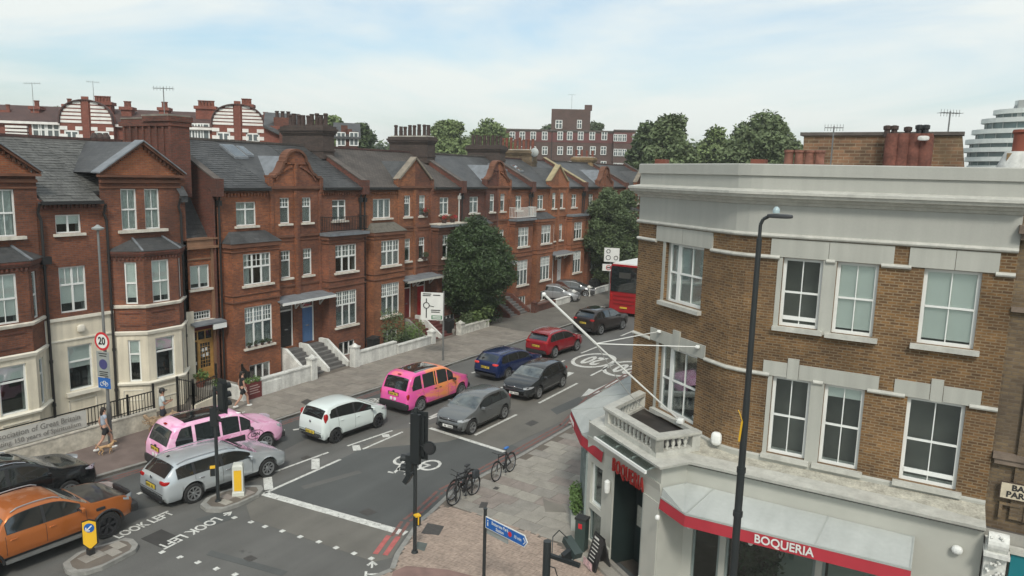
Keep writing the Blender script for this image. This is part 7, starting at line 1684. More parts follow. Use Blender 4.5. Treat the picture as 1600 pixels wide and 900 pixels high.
face(o,q+u*.28-v*.64,nf,rect(.62,.22),'green_panel',sgn_green,.0,.006)
for du,dv,w_ in ((-.30,.72,.5),(-.32,.62,.46),(.27,.66,.42),(.22,-.22,.55),(.2,-.33,.5),(.28,-.60,.5),(.28,-.68,.5)): face(o,q+u*du+v*dv,nf,rect(w_,.05),'text_line',sgn_black if dv>-.5 else sgn_white,.004,.004)
# far sign group
g=gnd(951,467,.1); o=empty('direction_sign',g,'white roundabout sign with smaller plate below, up the street by the bus','sign'); nf=(.3,-.95,0)
MB().cyl(g,g+Vector((0,0,4.6)),.06,None,10).build('post',galv,parent=o); cc=Vector((g.x+.15,g.y-.12,4.1)); n=Vector(nf).normalized(); u=Vector((0,0,1)).cross(n).normalized(); v=Vector((0,0,1))
face(o,cc,nf,rect(1.35,1.25),'board',sgn_white,0,.03); b=MB(); q=cc+n*.01
for du,dv,r in ((-.3,.32,.16),(-.3,-.25,.2),(.38,-.25,.17)): b.tube([q+u*(du+r*math.cos(t))+v*(dv+r*math.sin(t)) for t in [2*math.pi*i/12 for i in range(13)]],.03,4)
b.build('symbols',sgn_black,parent=o); cc2=Vector((g.x-.1,g.y-.12,2.95)); face(o,cc2,nf,rect(1.1,.62),'small_board',sgn_white,0,.03); q=cc2+n*.01
MB().tube([q+u*.2*math.cos(t)+v*.2*math.sin(t) for t in [2*math.pi*i/12 for i in range(13)]],.035,4).build('red_ring',sgn_red,parent=o); face(o,q,nf,rect(.3,.1),'bar_symbol',sgn_black,.01,.004)
# tall black lamp post on the right
o=empty('lamp_post',(-2.98,14.0,.1),'tall black lamp post in front of the brown brick corner building','street lamp'); x,y=-2.98,14.0
b=MB(); b.cyl((x,y,.1),(x,y,5.4),.080,.074,16); b.cyl((x,y,5.4),(x,y,5.5),.088,.088,16); b.cyl((x,y,5.5),(x,y,6.9),.068,.064,16); b.cyl((x,y,6.9),(x,y,9.95),.058,.048,16); b.cyl((x,y,4.5),(x,y,4.6),.095,.095,16); b.build('column',post_black,parent=o,smooth=True)
MB().tube([(x,y,9.9),(x+.0,y,10.2),(x+.04,y,10.30),(x+.14,y,10.36)],.032,8).build('bracket_arm',post_black,parent=o)
MB().blob((x+.33,y,10.37),(.46,.20,.08),.5,14,8).build('lantern',mat('lantern grey',(.035,.037,.04),.5,var=.1),parent=o,smooth=True); MB().lathe((x+.26,y,10.42),[(.06,0),(.065,.05),(.05,.09),(.02,.12)],10).build('photocell',mat('photocell',(.35,.45,.47),.3),parent=o,smooth=True)
MB().bar((x-.06,y-.11,6.05),(x-.03,y-.12,6.45),.02,.03).build('yellow_tag',yel,parent=o); b=MB(); b.tube([(x-.02,y-.12,6.45),(x-.08,y-.14,6.62),(x-.12,y-.1,6.66)],.008,4); b.build('tie_end',yel,parent=o)
# traffic signals
sig_blk=mat('signal black',(.014,.017,.018),.45,var=.15)
def sigpole(label,p,z1,r=.055,z0=.1,group='traffic signal posts'):
    o=empty('traffic_signal',(p[0],p[1],z0),label,'traffic light',group); b=MB(); b.cyl((p[0],p[1],z0),(p[0],p[1],z1),r,None,14); b.cyl((p[0],p[1],z0),(p[0],p[1],z0+.06),r+.05,r+.03,14); b.build('pole',post_black,parent=o,smooth=True); return o
def sighead(o,c,nrm,n=3,bb=True,w_=.30):
    """signal head facing nrm; c is its centre"""
    c=Vector(c); N_=Vector(nrm).normalized(); u=Vector((0,0,1)).cross(N_).normalized(); v=Vector((0,0,1)); h_=.29*n
    hd=MB().bar(c-v*h_/2,c+v*h_/2,w_,.18,N_); ho=hd.build('signal_head',sig_blk,parent=o)
    if bb: face(o,c-N_*-.02,nrm,[(-w_*.75,-h_/2-.12),(w_*.75,-h_/2-.12),(w_*.75,h_/2+.12),(-w_*.75,h_/2+.12)],'backing_board',sig_blk,.0,.02)
    for i in range(n):
        q=c+v*(h_/2-.145-.29*i)+N_*.09; P=[q+u*.12*math.cos(t)+v*.12*math.sin(t) for t in [R(a) for a in range(-20,201,20)]]
        b=MB(); m_=len(P); b.add(P+[p+N_*.16 for p in P],[(k,k+1,m_+k+1,m_+k) for k in range(m_-1)]); b.build('visor',sig_blk,parent=o); face(o,q,nrm,.10,'lens',mat(['red lens','amber lens','green lens'][i%3],[(.10,.01,.01),(.12,.06,.01),(.01,.08,.05)][i%3],.3,var=0),.005)
    return ho
def pushbox(o,c,nrm):
    c=Vector(c); N_=Vector(nrm).normalized(); MB().bar(c-Vector((0,0,.14)),c+Vector((0,0,.14)),.15,.15,N_).build('push_button_box',sig_blk,parent=o); MB().bar(c+Vector((0,0,.12)),c+Vector((0,0,.165)),.16,.16,N_).build('yellow_top',yel,parent=o); face(o,c,nrm,rect(.04,.24),'yellow_edge',yel,.077,.003)
p=gnd(648,863,.1); o=sigpole('black traffic signal at the kerb corner, seen from behind, with round mirror disc',p,4.45)
sighead(o,(p.x+.10,p.y+.05,3.65),(-.25,1,0),4,True,.34); MB().box(p.x-.09,p.x+.22,p.y-.13,p.y-.02,2.85,4.3).build('rear_box',sig_blk,parent=o); sighead(o,(p.x-.2,p.y+.0,2.75),(-.9,-.3,0),2,False,.24)
MB().bar((p.x+.1,p.y-.05,3.42),(p.x+.5,p.y-.15,3.42),.03,.03).build('mirror_arm',sig_blk,parent=o); mo=face(o,(p.x+.62,p.y-.18,3.45),(.15,-1,.05),.19,'mirror_disc',sig_blk,.0,.05); face(o,(p.x+.62,p.y-.18,3.45),(.15,-1,.05),.15,'mirror_back',black_plastic,.02,.03); pushbox(o,(p.x+.12,p.y-.05,1.15),(.9,-.4,0))
MB().bar((p.x-.1,p.y-.02,2.55),(p.x-.3,p.y-.06,2.2),.22,.14).build('pedestrian_box',sig_blk,parent=o)
p=gnd(341,783,.12); o=sigpole('black traffic signal on the long island in front of the pale pink taxi',p,4.0,z0=.12)
sighead(o,(p.x+.33,p.y+.05,3.75),(.1,1,0),3,True,.30); MB().bar((p.x,p.y,3.9),(p.x+.3,p.y+.03,3.9),.05,.05).build('bracket',sig_blk,parent=o); sighead(o,(p.x-.02,p.y-.02,3.0),(-.5,.8,0),2,False,.22); pushbox(o,(p.x-.12,p.y-.08,1.15),(-.6,-.8,0)); MB().bar((p.x,p.y,2.9),(p.x+.3,p.y+.03,2.9),.05,.05).build('bracket',sig_blk,parent=o)
p=Vector((-6.62,13.0,.1)); o=sigpole('black signal post at the bottom edge with tilted hooded head near the restaurant',p,3.35,.085)
MB().bar((p.x,p.y,3.05),(p.x+.75,p.y+.05,3.0),.08,.08).build('arm',sig_blk,parent=o)
b=MB(); q=Vector((p.x+.42,p.y+.35,3.18)); b.bar(q-Vector((.20,-.12,-.09)),q+Vector((.20,-.12,-.09)),.20,.15); b.build('hooded_head',mat('hood dark green',(.035,.05,.047),.5,var=.1),parent=o); MB().bar((p.x+.35,p.y+.1,3.02),(p.x+.45,p.y+.3,3.12),.12,.2).build('hood_bracket',sig_blk,parent=o)
MB().tube([(p.x+.12,p.y,3.1),(p.x+.05,p.y+.15,3.4),(p.x+.12,p.y+.3,3.5),(p.x+.3,p.y+.35,3.35)],.012,5).build('cable',black_iron,parent=o); MB().tube([(p.x+.05,p.y,2.8),(p.x+.2,p.y,2.8),(p.x+.28,p.y,2.6)],.012,5).build('cable',black_iron,parent=o); MB().blob((p.x+.42,p.y,2.35),(.45,.28,.24),.5).build('lower_head',mat('hood dark green',(.035,.05,.047)),parent=o)
# finger post
p=Vector((-9.46,15.02,.1)); o=empty('fingerpost_sign',p,'blue cycle direction finger sign on a dark post at the corner pavement','sign'); b=MB(); b.cyl(p,(p.x,p.y,2.5),.045,None,12); b.cyl((p.x,p.y,2.5),(p.x,p.y,2.53),.055,None,12); b.build('post',post_black,parent=o)
e=gnd(824,852,2.12); a0=Vector((p.x+.03,p.y-.03,2.18)); d=(Vector((e.x,e.y,2.18))-a0); Lb=d.length; d.normalize(); n=Vector((d.y,-d.x,0))
if n.y>0: n=-n
v=Vector((0,0,1)); hh=.155
MB().slab([a0-v*hh,a0+d*(Lb-.1)-v*hh,a0+d*Lb,a0+d*(Lb-.1)+v*hh,a0+v*hh],-n*.02).build('white_border',sgn_white,parent=o); hh=.135
MB().slab([a0+d*.02-v*hh+n*.003,a0+d*(Lb-.11)-v*hh+n*.003,a0+d*(Lb-.025)+n*.003,a0+d*(Lb-.11)+v*hh+n*.003,a0+d*.02+v*hh+n*.003],n*.003).build('blue_face',sgn_blue,parent=o)
ux=d if d.x>0 else -d
text('Battersea Park',.12,sgn_white,o,a0+d*(Lb*.36)+n*.01+v*.06,ux,v,.002,.85,.001); text('Station',.12,sgn_white,o,a0+d*(Lb*.36)+n*.01-v*.06,ux,v,.002,.85,.001); text('10 min',.12,sgn_white,o,a0+d*(Lb*.78)+n*.01,ux,v,.002,.8,.001)
face(o,a0+d*(Lb*.60),n,.065,'rail_roundel',sgn_red,.009,.003); b=MB(); q=a0+d*.10+n*.012; b.bar(q-v*.07,q+v*.03,.03,.006,n); b.bar(q+v*.06,q+v*.09,.035,.006,n); b.build('walker_symbol',sgn_white,parent=o)
b=MB(); q=a0+d*(Lb-.13)+n*.01; b.bar(q+v*.08,q+d*.07,.02,.006,n); b.bar(q-v*.08,q+d*.07,.02,.006,n); b.build('chevron',sgn_white,parent=o)
a1=a0-v*.26; MB().slab([a1-v*.07+n*-.05,a1+d*(Lb*.52)-v*.07+n*-.05,a1+d*(Lb*.52)+v*.07+n*-.05,a1+v*.07+n*-.05],-n*.02).build('lower_blade',sgn_grey,parent=o)
# keep left bollard and lit bollard
p=gnd(142,866,.12); o=empty('keep_left_bollard',p,'yellow plate with blue keep left arrow on the small island','bollard'); nf=(.68,-.73,0); cc=Vector((p.x,p.y,.75)); sh=[(0,-.50),(.20,-.32),(.20,.34),(.0,.40),(-.20,.34),(-.20,-.32)]
face(o,cc,nf,sh,'edge_band',sgn_black,-.01,.05); face(o,cc,nf,[(a*.88,b__*.95) for a,b__ in sh],'yellow_face',yel,.004,.006); face(o,cc+Vector((0,0,.16)),nf,.135,'blue_disc',sgn_blue,.010,.004); n=Vector(nf).normalized(); u=Vector((0,0,1)).cross(n).normalized(); v=Vector((0,0,1)); q=cc+v*.16+n*.016
b=MB(); b.bar(q+u*.07+v*.07,q-u*.05-v*.05,.035,.006,n); b.bar(q-u*.08-v*.085,q-u*.08+v*.02,.03,.006,n); b.bar(q-u*.085-v*.08,q+u*.02-v*.08,.03,.006,n); b.build('arrow',sgn_white,parent=o); MB().box(p.x-.08,p.x+.08,p.y-.08,p.y+.08,.12,.3).build('foot',black_plastic,parent=o)
p=gnd(373,772,.12); o=empty('lit_bollard',p,'square white bollard with yellow side panel near the end of the long island','bollard'); b=MB(); r_=.24
MB().lathe((p.x,p.y,.12),[(.27,0),(.27,.12),(.24,.14),(.235,1.02),(.20,1.08),(.1,1.09)],4).build('shell',mat('bollard white',(.55,.56,.50),.5,var=.1),parent=o,rot=0)
for nf in ((.7,-.7,0),): face(o,(p.x,p.y,.66),nf,rect(.24,.72),'yellow_panel',yel,.172,.004)
face(o,(p.x,p.y,.72),(-.7,-.7,0),rect(.24,.5),'faded_panel',mat('faded panel',(.45,.42,.30),.6,var=.2,vs=10),.172,.004)
# dark bin by the restaurant, garden things
p=gnd(908,858,.1); o=empty('litter_bin',p,'slim dark green bin standing against the restaurant corner','bin'); b=MB(); b.box(p.x-.16,p.x+.16,p.y-.14,p.y+.14,.1,1.05); b.build('body',mat('bin green',(.03,.05,.045),.5,var=.15),parent=o); MB().box(p.x-.18,p.x+.18,p.y-.16,p.y+.16,1.05,1.11).build('lid',black_plastic,parent=o); MB().box(p.x-.06,p.x+.06,p.y-.145,p.y-.141,.8,.95).build('red_sticker',sgn_red,parent=o)
def bin_(p,label,m):
    o=empty('wheelie_bin',(p[0],p[1],.1),label,'bin','wheeled bins in the front yards'); b=MB(); x,y=p; b.add([(x-.22,y-.24,.15),(x+.22,y-.24,.15),(x+.22,y+.24,.15),(x-.22,y+.24,.15),(x-.28,y-.3,1.0),(x+.28,y-.3,1.0),(x+.28,y+.3,1.0),(x-.28,y+.3,1.0)],[(0,3,2,1),(4,5,6,7),(0,1,5,4),(1,2,6,5),(2,3,7,6),(3,0,4,7)]); b.build('body',m,parent=o); b=MB(); b.slab([(x-.30,y-.33,1.0),(x+.30,y-.33,1.0),(x+.30,y+.33,1.08),(x-.30,y+.33,1.08)],(0,0,.05)); b.build('lid',m,parent=o)
    for s_ in (-.2,.2): MB().lathe((x+s_,y+.26,.2),[(.1,-.03),(.1,.03)],10,'x').build('wheel',rubber,parent=o)
binb=mat('bin black',(.02,.022,.022),.5,var=.1)
for p_,lab in (((-29.0,33.0),'black wheeled bin in the front yard just left of the shrubs'),((-29.0,45.9),'black wheeled bin behind the palm shrub'),((-28.6,40.2),'black wheeled bin beside the red door steps'),((-28.9,64.3),'black wheeled bin beside the parked cars, nearer one'),((-28.9,65.3),'black wheeled bin beside the parked cars, farther one')): bin_(p_,lab,binb)
p=gnd(381,605,.1); o=empty('notice_box',p,'dark red notice box with plants on top outside the first terraced house','sign'); x,y=-27.75,23.0
MB().box(x-.15,x+.15,y-.42,y+.42,.1,.85).build('box',mat('dark red sign',(.13,.025,.025)),parent=o)
for i in range(4): MB().box(x+.152,x+.158,y-.3,y+.3-.1*(i%2),.35+i*.12,.39+i*.12).build('text_line',mat('faded lettering',(.4,.3,.28),.7),parent=o)
leafg=mat('bright leaf',(.10,.17,.04),.7,var=.45,vs=6); leafd=mat('dark leaf',(.035,.062,.022),.65,var=.5,vs=2.2); leafm=mat('mid leaf',(.085,.12,.05),.7,var=.5,vs=1.6); leafp=mat('pale leaf',(.105,.135,.065),.7,var=.45,vs=1.5)
bark=mat('bark',(.07,.055,.04),.9,var=.3,vs=6)
def plant(name,label,p,z,r,m,n=300,s=.05,h=1.0,potted=None,cat='plant',clumps=5,group=None):
    o=empty(name,(p[0],p[1],z),label,cat,group); 
    if potted: MB().lathe((p[0],p[1],z),[(r*.45,0),(r*.6,r*.7),(r*.55,r*.7)],10).build('pot',potted,parent=o)
    b=MB(); z0=z+(r*.7 if potted else 0)
    for i in range(clumps): a=rnd.random()*6.3; q=(p[0]+math.cos(a)*r*.5,p[1]+math.sin(a)*r*.5,z0+r*.5+h*(i/clumps)); leaves(b,q,r*.62,n//clumps,s,squash=(1,1,.9))
    b.build('foliage',m,parent=o); c=MB(); c.cyl((p[0],p[1],z),(p[0],p[1],z0+h*.7),.02*max(1,h),.01,6); c.build('stem',bark,parent=o); return o
plant('potted_plant','small leafy plant on the left of the notice box',(-27.75,22.8),.85,.2,leafg,120,.05,.1); plant('potted_plant','small leafy plant on the right of the notice box',(-27.75,23.25),.85,.2,leafg,120,.05,.1)
plant('potted_plant','potted fern beside the timber entrance at the cream wall end',(-30.1,21.9),.5,.35,leafg,220,.07,.3,pot_red); plant('potted_plant','potted shrub on the wall right of the timber entrance rails',(g3_.x-.1,g3_.y,0),.55,.38,leafg,260,.06,.2,pot_red) if False else plant('potted_plant','potted shrub on the low wall right of the timber entrance rails',(g3_.x-.1,g3_.y),.55,.33,leafg,260,.06,.2,pot_red)
plant('garden_shrub','tall leafy garden shrub in front of the house left of the near pointed gable',(-28.9,34.6),.1,.75,leafm,1100,.07,2.1,cat='shrub',clumps=9); plant('garden_shrub','wide bushy shrub behind the white wall right of the tall shrub',(-28.6,36.2),.1,.8,leafg,1200,.06,.9,cat='shrub',clumps=8)
plant('garden_shrub','low dark shrub by the bins in the shrub garden',(-28.7,35.3),.1,.6,leafd,600,.06,.5,cat='shrub')
for k,(yy,zz) in enumerate(((31.0,1.95),(31.35,1.95),(31.7,1.95),(32.05,1.95))): pass
for i in range(4): plant('potted_plant',['leftmost','second from left','third from left','rightmost'][i]+' dark potted plant on the first terraced house ground floor sill',(XB+.05,C0-3.9+i*.42),1.93,.15,leafd,60,.05,.08,pot_dark,clumps=2,group='pots along the window sill')
hf=mat('red geranium',(.42,.02,.03),.7,var=.3,vs=9)
for i,(yy,zz) in enumerate(((C0+PER+2.6,7.5),(C0+PER+3.6,7.5),(C0+PER+1.0,8.0),(C0+PER+.9,5.05))):
    o=plant('flower_box',['red geranium box on the left of the bay top beside the pointed gable','red geranium box on the right of the bay top beside the pointed gable','small red flower box on the second floor sill of the near pointed gable','trailing plant on the first floor sill above the red door'][i],(XB-.1 if i<2 else XG+.1,yy),zz,.32,leafd,160,.05,.05,pot_dark,cat='flower box')
    if i<3: b=MB(); leaves(b,((XB if i<2 else XG+.15),yy,zz+.42),.28,110,.05,squash=(.6,1.2,.6)); b.build('flowers',hf,parent=o)
# satellite dish, aerials
def aerial(label,base,h,w_=.9,yaw=0,kind=0):
    o=empty('tv_aerial',base,label,'aerial','television aerials on the roofs'); b=Vector(base); m=MB(); m.cyl(b,b+Vector((0,0,h)),.022,None,6); m.build('mast',galv,parent=o); t=b+Vector((0,0,h-.05)); d=Vector((math.cos(yaw),math.sin(yaw),0)); n=Vector((-d.y,d.x,0)); m=MB(); m.bar(t-d*w_/2,t+d*w_/2,.025,.025)
    for i in range(7): q=t+d*(-w_/2+w_*i/6); m.bar(q-n*.16,q+n*.16,.012,.012); m.bar(q-Vector((0,0,.10)),q+Vector((0,0,.10)),.012,.012)
    m.build('array',galv,parent=o); return o
q=ony(262,182,21.9); aerial('large aerial on the big brick chimney near the left',(-32.1,22.0,13.2),1.35,.9,R(30)); 
q=at(53,176,80); aerial('small aerial on the far left striped block roof',q,2.6,1.6,R(20)); q=at(147,162,80); aerial('thin mast behind the striped round gable',q,2.0,1.0,R(60))
q=ony(1298,255,24.2); aerial('thin aerial left of the party wall flues',(q.x,24.2,10.9),ony(1298,197,24.2).z-10.9,.5,R(10)); q=ony(1478,235,25.3); aerial('aerial standing over the right end of the party wall',(q.x,25.3,12.2),ony(1478,174,25.3).z-12.2,.6,R(40))
o=empty('satellite_dish',(-33.5,C0+4.7+2*PER,13),'white satellite dish on the far chimney','satellite dish'); q=onx(834,238,-33.3); MB().lathe((q.x,q.y,q.z),[(.05,.0),(.22,.04),(.40,.13),(.42,.15),(.39,.15),(.22,.06),(.05,.03)],18,'y').build('dish',mat('dish grey',(.36,.38,.37),.6,var=.1),parent=o,smooth=True); MB().cyl(q,q+Vector((-.3,.3,-.8)),.03).build('bracket',galv,parent=o)

# ------------------------------------------------------------------ trees
import numpy as np
def leafmass(name,centres,n_each,size,m,parent,seed,squash=.85,shell=.55):
    g=np.random.default_rng(seed); cs=[];
    for (x,y,z,r) in centres:
        k=int(n_each*r*r)+20; v=g.normal(size=(k,3)); v/=np.linalg.norm(v,axis=1)[:,None]; rad=r*(shell+(1-shell)*g.random(k)**.6)*(1+.12*g.normal(size=k)); p=v*rad[:,None]; p[:,2]*=squash; cs.append(p+np.array([x,y,z]))
    P=np.concatenate(cs); k=len(P); a=g.normal(size=(k,3)); a[:,2]*=.6; a/=np.linalg.norm(a,axis=1)[:,None]; b=g.normal(size=(k,3)); b-=a*(a*b).sum(1)[:,None]; b/=np.linalg.norm(b,axis=1)[:,None]; s=size*(.55+.9*g.random(k))[:,None]
    V=np.stack([P-a*s,P+b*s*.5,P+a*s,P-b*s*.5],1).reshape(-1,3); V-=np.array(WORLD[parent.name])
    me=bpy.data.meshes.new(name); me.vertices.add(len(V)); me.vertices.foreach_set('co',V.ravel()); me.loops.add(4*k); me.loops.foreach_set('vertex_index',np.arange(4*k)); me.polygons.add(k); me.polygons.foreach_set('loop_start',np.arange(0,4*k,4)); me.polygons.foreach_set('loop_total',np.full(k,4)); me.update(); me.validate()
    me.materials.append(m); o=bpy.data.objects.new(name,me); C.objects.link(o); o.parent=parent; return o
def tree(label,p,z0,rx,rz,zc,m,seed,nclump=26,size=.11,dens=260,trunk_r=.16,group='street trees',lean=0,kind='round',full=False):
    r2=random.Random(seed); o=empty('tree',(p[0],p[1],z0),label,'tree',group); base=Vector((p[0],p[1],z0)); ctr=Vector((p[0],p[1],zc)); cl=[]
    for i in range(nclump):
        v=Vector((r2.gauss(0,1),r2.gauss(0,1),r2.gauss(0,1))).normalized()*(.35+.65*r2.random()**.5); f=1-.25*max(0,v.z) if kind=='round' else 1
        r=rx*(r2.uniform(.15,.31) if not full else r2.uniform(.22,.36)); q=ctr+Vector((v.x*(rx-r*.8)*f,v.y*(rx-r*.8)*f,v.z*(rz-r*.7))); cl.append((q.x,q.y,q.z,r))
    b=MB(); fork=base.lerp(ctr,.55); b.cyl(base,fork,trunk_r,trunk_r*.7,10); 
    for c in cl[::2]: e=Vector(c[:3]); mid=fork.lerp(e,.5)+Vector((r2.uniform(-.2,.2),r2.uniform(-.2,.2),.15)); b.cyl(fork,mid,trunk_r*.38,trunk_r*.24,6); b.cyl(mid,e,trunk_r*.24,trunk_r*.08,6)
    b.build('trunk',bark,parent=o,smooth=True); leafmass('crown',cl,dens,size,m,o,seed); return o
tree('round dense dark green tree in the front garden beside the pavement',(-29.0,43.6),.1,3.35,3.8,4.35,mat('deep leaf',(.045,.078,.026),.65,var=.55,vs=1.6),3,120,.085,1300)
tree('tall paler green tree up the street beside the bus',(-28.0,66.5),.1,3.5,5.0,5.6,leafm,11,110,.11,850)
tree('dark smaller tree low behind the tall paler tree',(-28.5,71),.1,3.0,3.0,3.2,leafd,12,30,.15,350)
o=plant('palm_shrub','spiky bright green palm shrub spilling over the wall below the round dark tree',(-28.1,43.3),.1,.95,mat('yellow green leaf',(.10,.15,.045),.7,var=.45,vs=6),900,.13,1.0,cat='shrub',clumps=8)
plant('garden_shrub','dark ivy mass right of the palm shrub',(-28.4,45.2),.1,.9,leafd,900,.09,.7,cat='shrub',clumps=8); plant('garden_shrub','green shrub on the left of the palm shrub',(-28.5,41.9),.1,.7,leafm,600,.08,.7,cat='shrub',clumps=7)
def fartree(label,px0,px1,pytop,dist,m,seed,pyb=300,size=.30,dens=170,n=100):
    a=at(px0,pytop,dist); c=at(px1,pytop,dist); rx=math.hypot(a.x-c.x,a.y-c.y)/2*1.38; z1=(a.z+c.z)/2*1.06; mid=(a+c)/2; rz=(z1-1)*.5
    return tree(label,(mid.x,mid.y),0,rx,rz,z1-rz,m,seed,n,size,dens,.35,'trees beyond the roofs',full=True)
fartree('pale green tree behind the chimneys at mid roofline, left part',665,745,190,120,leafg if False else mat('far yellow leaf',(.15,.20,.075),.8,var=.4,vs=.8),21)
fartree('pale green tree behind the chimneys at mid roofline, right part',725,810,196,125,mat('far yellow leaf',()),22)
fartree('dark tree left of the corner parapet, beyond the flats',985,1050,190,95,leafm,23); fartree('rounded grey green tree between the flats and the parapet',1015,1092,182,85,mat('grey green leaf',(.125,.165,.075),.8,var=.4,vs=.9),24,size=.24,dens=300,n=70)
fartree('smaller light green tree in the gap behind the parapet',1085,1155,207,110,mat('far yellow leaf',()),25); fartree('broad dense rounded tree behind the parapet left of the party wall',1140,1258,178,90,mat('grey green leaf',()),26,size=.24,dens=240,n=120)
fartree('tree behind the chimneys left of centre',480,545,182,110,mat('far yellow leaf',()),27); fartree('round tree behind the mansion roofs at centre left',535,592,196,105,leafm,28)
fartree('tree top far behind the left striped block',62,108,162,130,leafm,29); fartree('tree behind the brown flats tower, left',838,880,196,190,leafm,30); fartree('tree behind the brown flats tower, right',915,948,188,190,leafm,31)
wd2=empty('distant_wood',(0,250,0),kind='stuff'); g_=random.Random(4)
cl=[]
for i in range(90): px_=380+i*8; q=at(px_,222+g_.random()*14,230); cl+= [(q.x,q.y,q.z-4-k*5,5.5) for k in (0,1,2)]
lm=leafmass('distant_wood',cl,14,.7,leafm,wd2,77); bpy.data.objects.remove(wd2); lm['kind']='stuff'; lm.parent=None; lm.location=(0,250,0)

# ------------------------------------------------------------------ buildings beyond the terrace
class Plane_:
    """a far facade: real plane facing the camera, x along it, y into it"""
    def __init__(s,px0,px1,d0,d1):
        a,c=at(px0,230,d0),at(px1,230,d1); s.o=Vector((a.x,a.y,0)); s.d=Vector((c.x-a.x,c.y-a.y,0)).normalized(); s.n=Vector((s.d.y,-s.d.x,0)); s.yaw=math.atan2(s.d.y,s.d.x); s.L=math.hypot(c.x-a.x,c.y-a.y)
    def sz(s,px,py,dep=0):
        r=_ray(px,py); o=s.o-s.n*dep; t=(o-Vector((0,0,EYE))).dot(s.n)/r.dot(s.n); p=Vector((0,0,EYE))+r*t; return (p-o).dot(s.d),p.z
    def thing(s,name,label,cat,group=None):
        o=empty(name,s.o,label,cat,group,rot=s.yaw); WORLD[o.name]=Vector((0,0,0)); return o
bwin=cmesh(('far_window','w'),lambda b: (b.box(-.5,.5,-.04,.02,0,.1),b.box(-.5,.5,-.04,.02,1.4,1.5),b.box(-.5,-.4,-.04,.02,0,1.5),b.box(.4,.5,-.04,.02,0,1.5),b.box(-.05,.05,-.05,.01,.1,1.4),b.box(-.4,.4,-.045,.005,.85,.95)),white_paint)
bpane=cmesh(('far_pane',),lambda b: b.box(-.42,.42,-.02,-.005,.08,1.42),mat('far pane',(.10,.12,.125),.15,var=.2))
def farwin(o,s,z,w_,h_,dep=0):
    q=inst('window',bwin,o,(s,dep,z),0,(w_,1,h_/1.5)); inst('pane',bpane,q,(0,0,0)); return q
# mansion blocks with striped gables
P=Plane_(-40,450,86,78); M_=P.thing('mansion_block','long red brick mansion block with white striped round gables beyond the slate roof','building')
s0,_=P.sz(-60,200); s1,_=P.sz(415,200); _,zw=P.sz(200,195); _,zr=P.sz(200,170,4)
redb=brickmat('mansion red brick',(.26,.07,.045),(.20,.055,.035),(.15,.08,.06),patch=.2); stripe=mat('white stripe stone',(.72,.70,.66),.7,var=.1)
MB().box(s0,s1,0,12,0,zw).build('wall',redb,parent=M_,local=True)
b=MB(); b.slab([(s0,-.3,zw),(s1,-.3,zw),(s1,5,zr),(s0,5,zr)],(0,0,-.2)); b.slab([(s0,5,zr),(s1,5,zr),(s1,12,zw),(s0,12,zw)],(0,0,-.2)); b.build('roof',tile_red,parent=M_,local=True)
MB().box(s0,s1,-.35,0,zw-.25,zw-.02).build('cornice',stripe,parent=M_,local=True)
for cx_,hw_,yt,yb_ in ((133,40,156,193),(371,40,163,196)):
    sc,zt=P.sz(cx_,yt,-.8); sl,zb_=P.sz(cx_-hw_,yb_,-.8); r=sc-sl; hh=zt-zb_
    pts=[(sc+r*math.cos(t),-.8,zb_+hh*max(0,math.sin(t))**.7) for t in [math.pi*i/16 for i in range(17)]]
    b=MB(); b.slab(pts,(0,.8,0)); b.box(sc-r,sc+r,-.8,0,0,zb_); b.build('gable_wall',redb,parent=M_,local=True)
    b=MB(); 
    for p_,q_ in zip(pts,pts[1:]): b.bar(p_,q_,.5,.10)
    b.build('gable_coping',tile_red,parent=M_,local=True)
    n=6
    for i in range(n):
        z=zb_+hh*(i+.35)/n*.92; w_=r*math.sqrt(max(.02,1-(((z+hh*.08)-zb_)/hh)**2.6))*.97
        for sg in (-1,1): MB().box(sc+sg*.42,sc+sg*w_,-.85,-.79,z,z+hh/n*.60).build('stone_stripe',stripe,parent=M_,local=True)
    for i in range(5):
        z=zb_-.55-i*.72
        for a,c in ((-1,-.72),(-.42,-.16),(.16,.40),(.72,1)): MB().box(sc+a*r,sc+c*r,-.85,-.79,z,z+.34).build('stone_stripe',stripe,parent=M_,local=True)
    for f in (-.57,.56): farwin(M_,sc+f*r,zb_-2.6,1.25,2.0,-.82)
    MB().box(sc-.3,sc+.3,-.95,-.8,0,zt+.3).build('brick_pier',redb,parent=M_,local=True)
for pxa,pxb in ((0,45),(8,42)): pass
sA,_=P.sz(8,200,-.3); sB,_=P.sz(42,200,-.3)
for i in range(5): _,z=P.sz(20,196+i*5.6,-.3); MB().box(sA,sB,-.33,.01,z-.2,z).build('stone_stripe',stripe,parent=M_,local=True)
for px_ in (62,75,84,305,318,400,300): s_,z=P.sz(px_,214,0); farwin(M_,s_,z-.3,1.2,1.6,-.02)
for i,(px_,w_,yt,np_) in enumerate(((57,13,160,3),(108,12,157,3),(160,30,153,5),(199,16,161,3),(257,14,162,3),(322,30,160,5),(385,20,157,4),(12,10,166,2),(415,12,178,3))):
    s_,z=P.sz(px_,yt,3); sa_,_=P.sz(px_-w_/2,yt,3); sb_,_=P.sz(px_+w_/2,yt,3); b=MB(); b.box(sa_,sb_,2.5,3.6,zw,z-.4); b.box(sa_-.15,sb_+.15,2.35,3.75,z-.7,z-.4); c_=b.build('chimney',redb,parent=M_,local=True)
    for k in range(np_): inst('chimney_pot',cmesh(('farpot',),lambda b: b.lathe((0,0,0),[(.2,0),(.16,.1),(.15,.5),(.2,.52),(.2,.6)],8),pot_red),c_,(sa_+.3+(sb_-sa_-.6)*k/max(1,np_-1),3.05,z-.42))
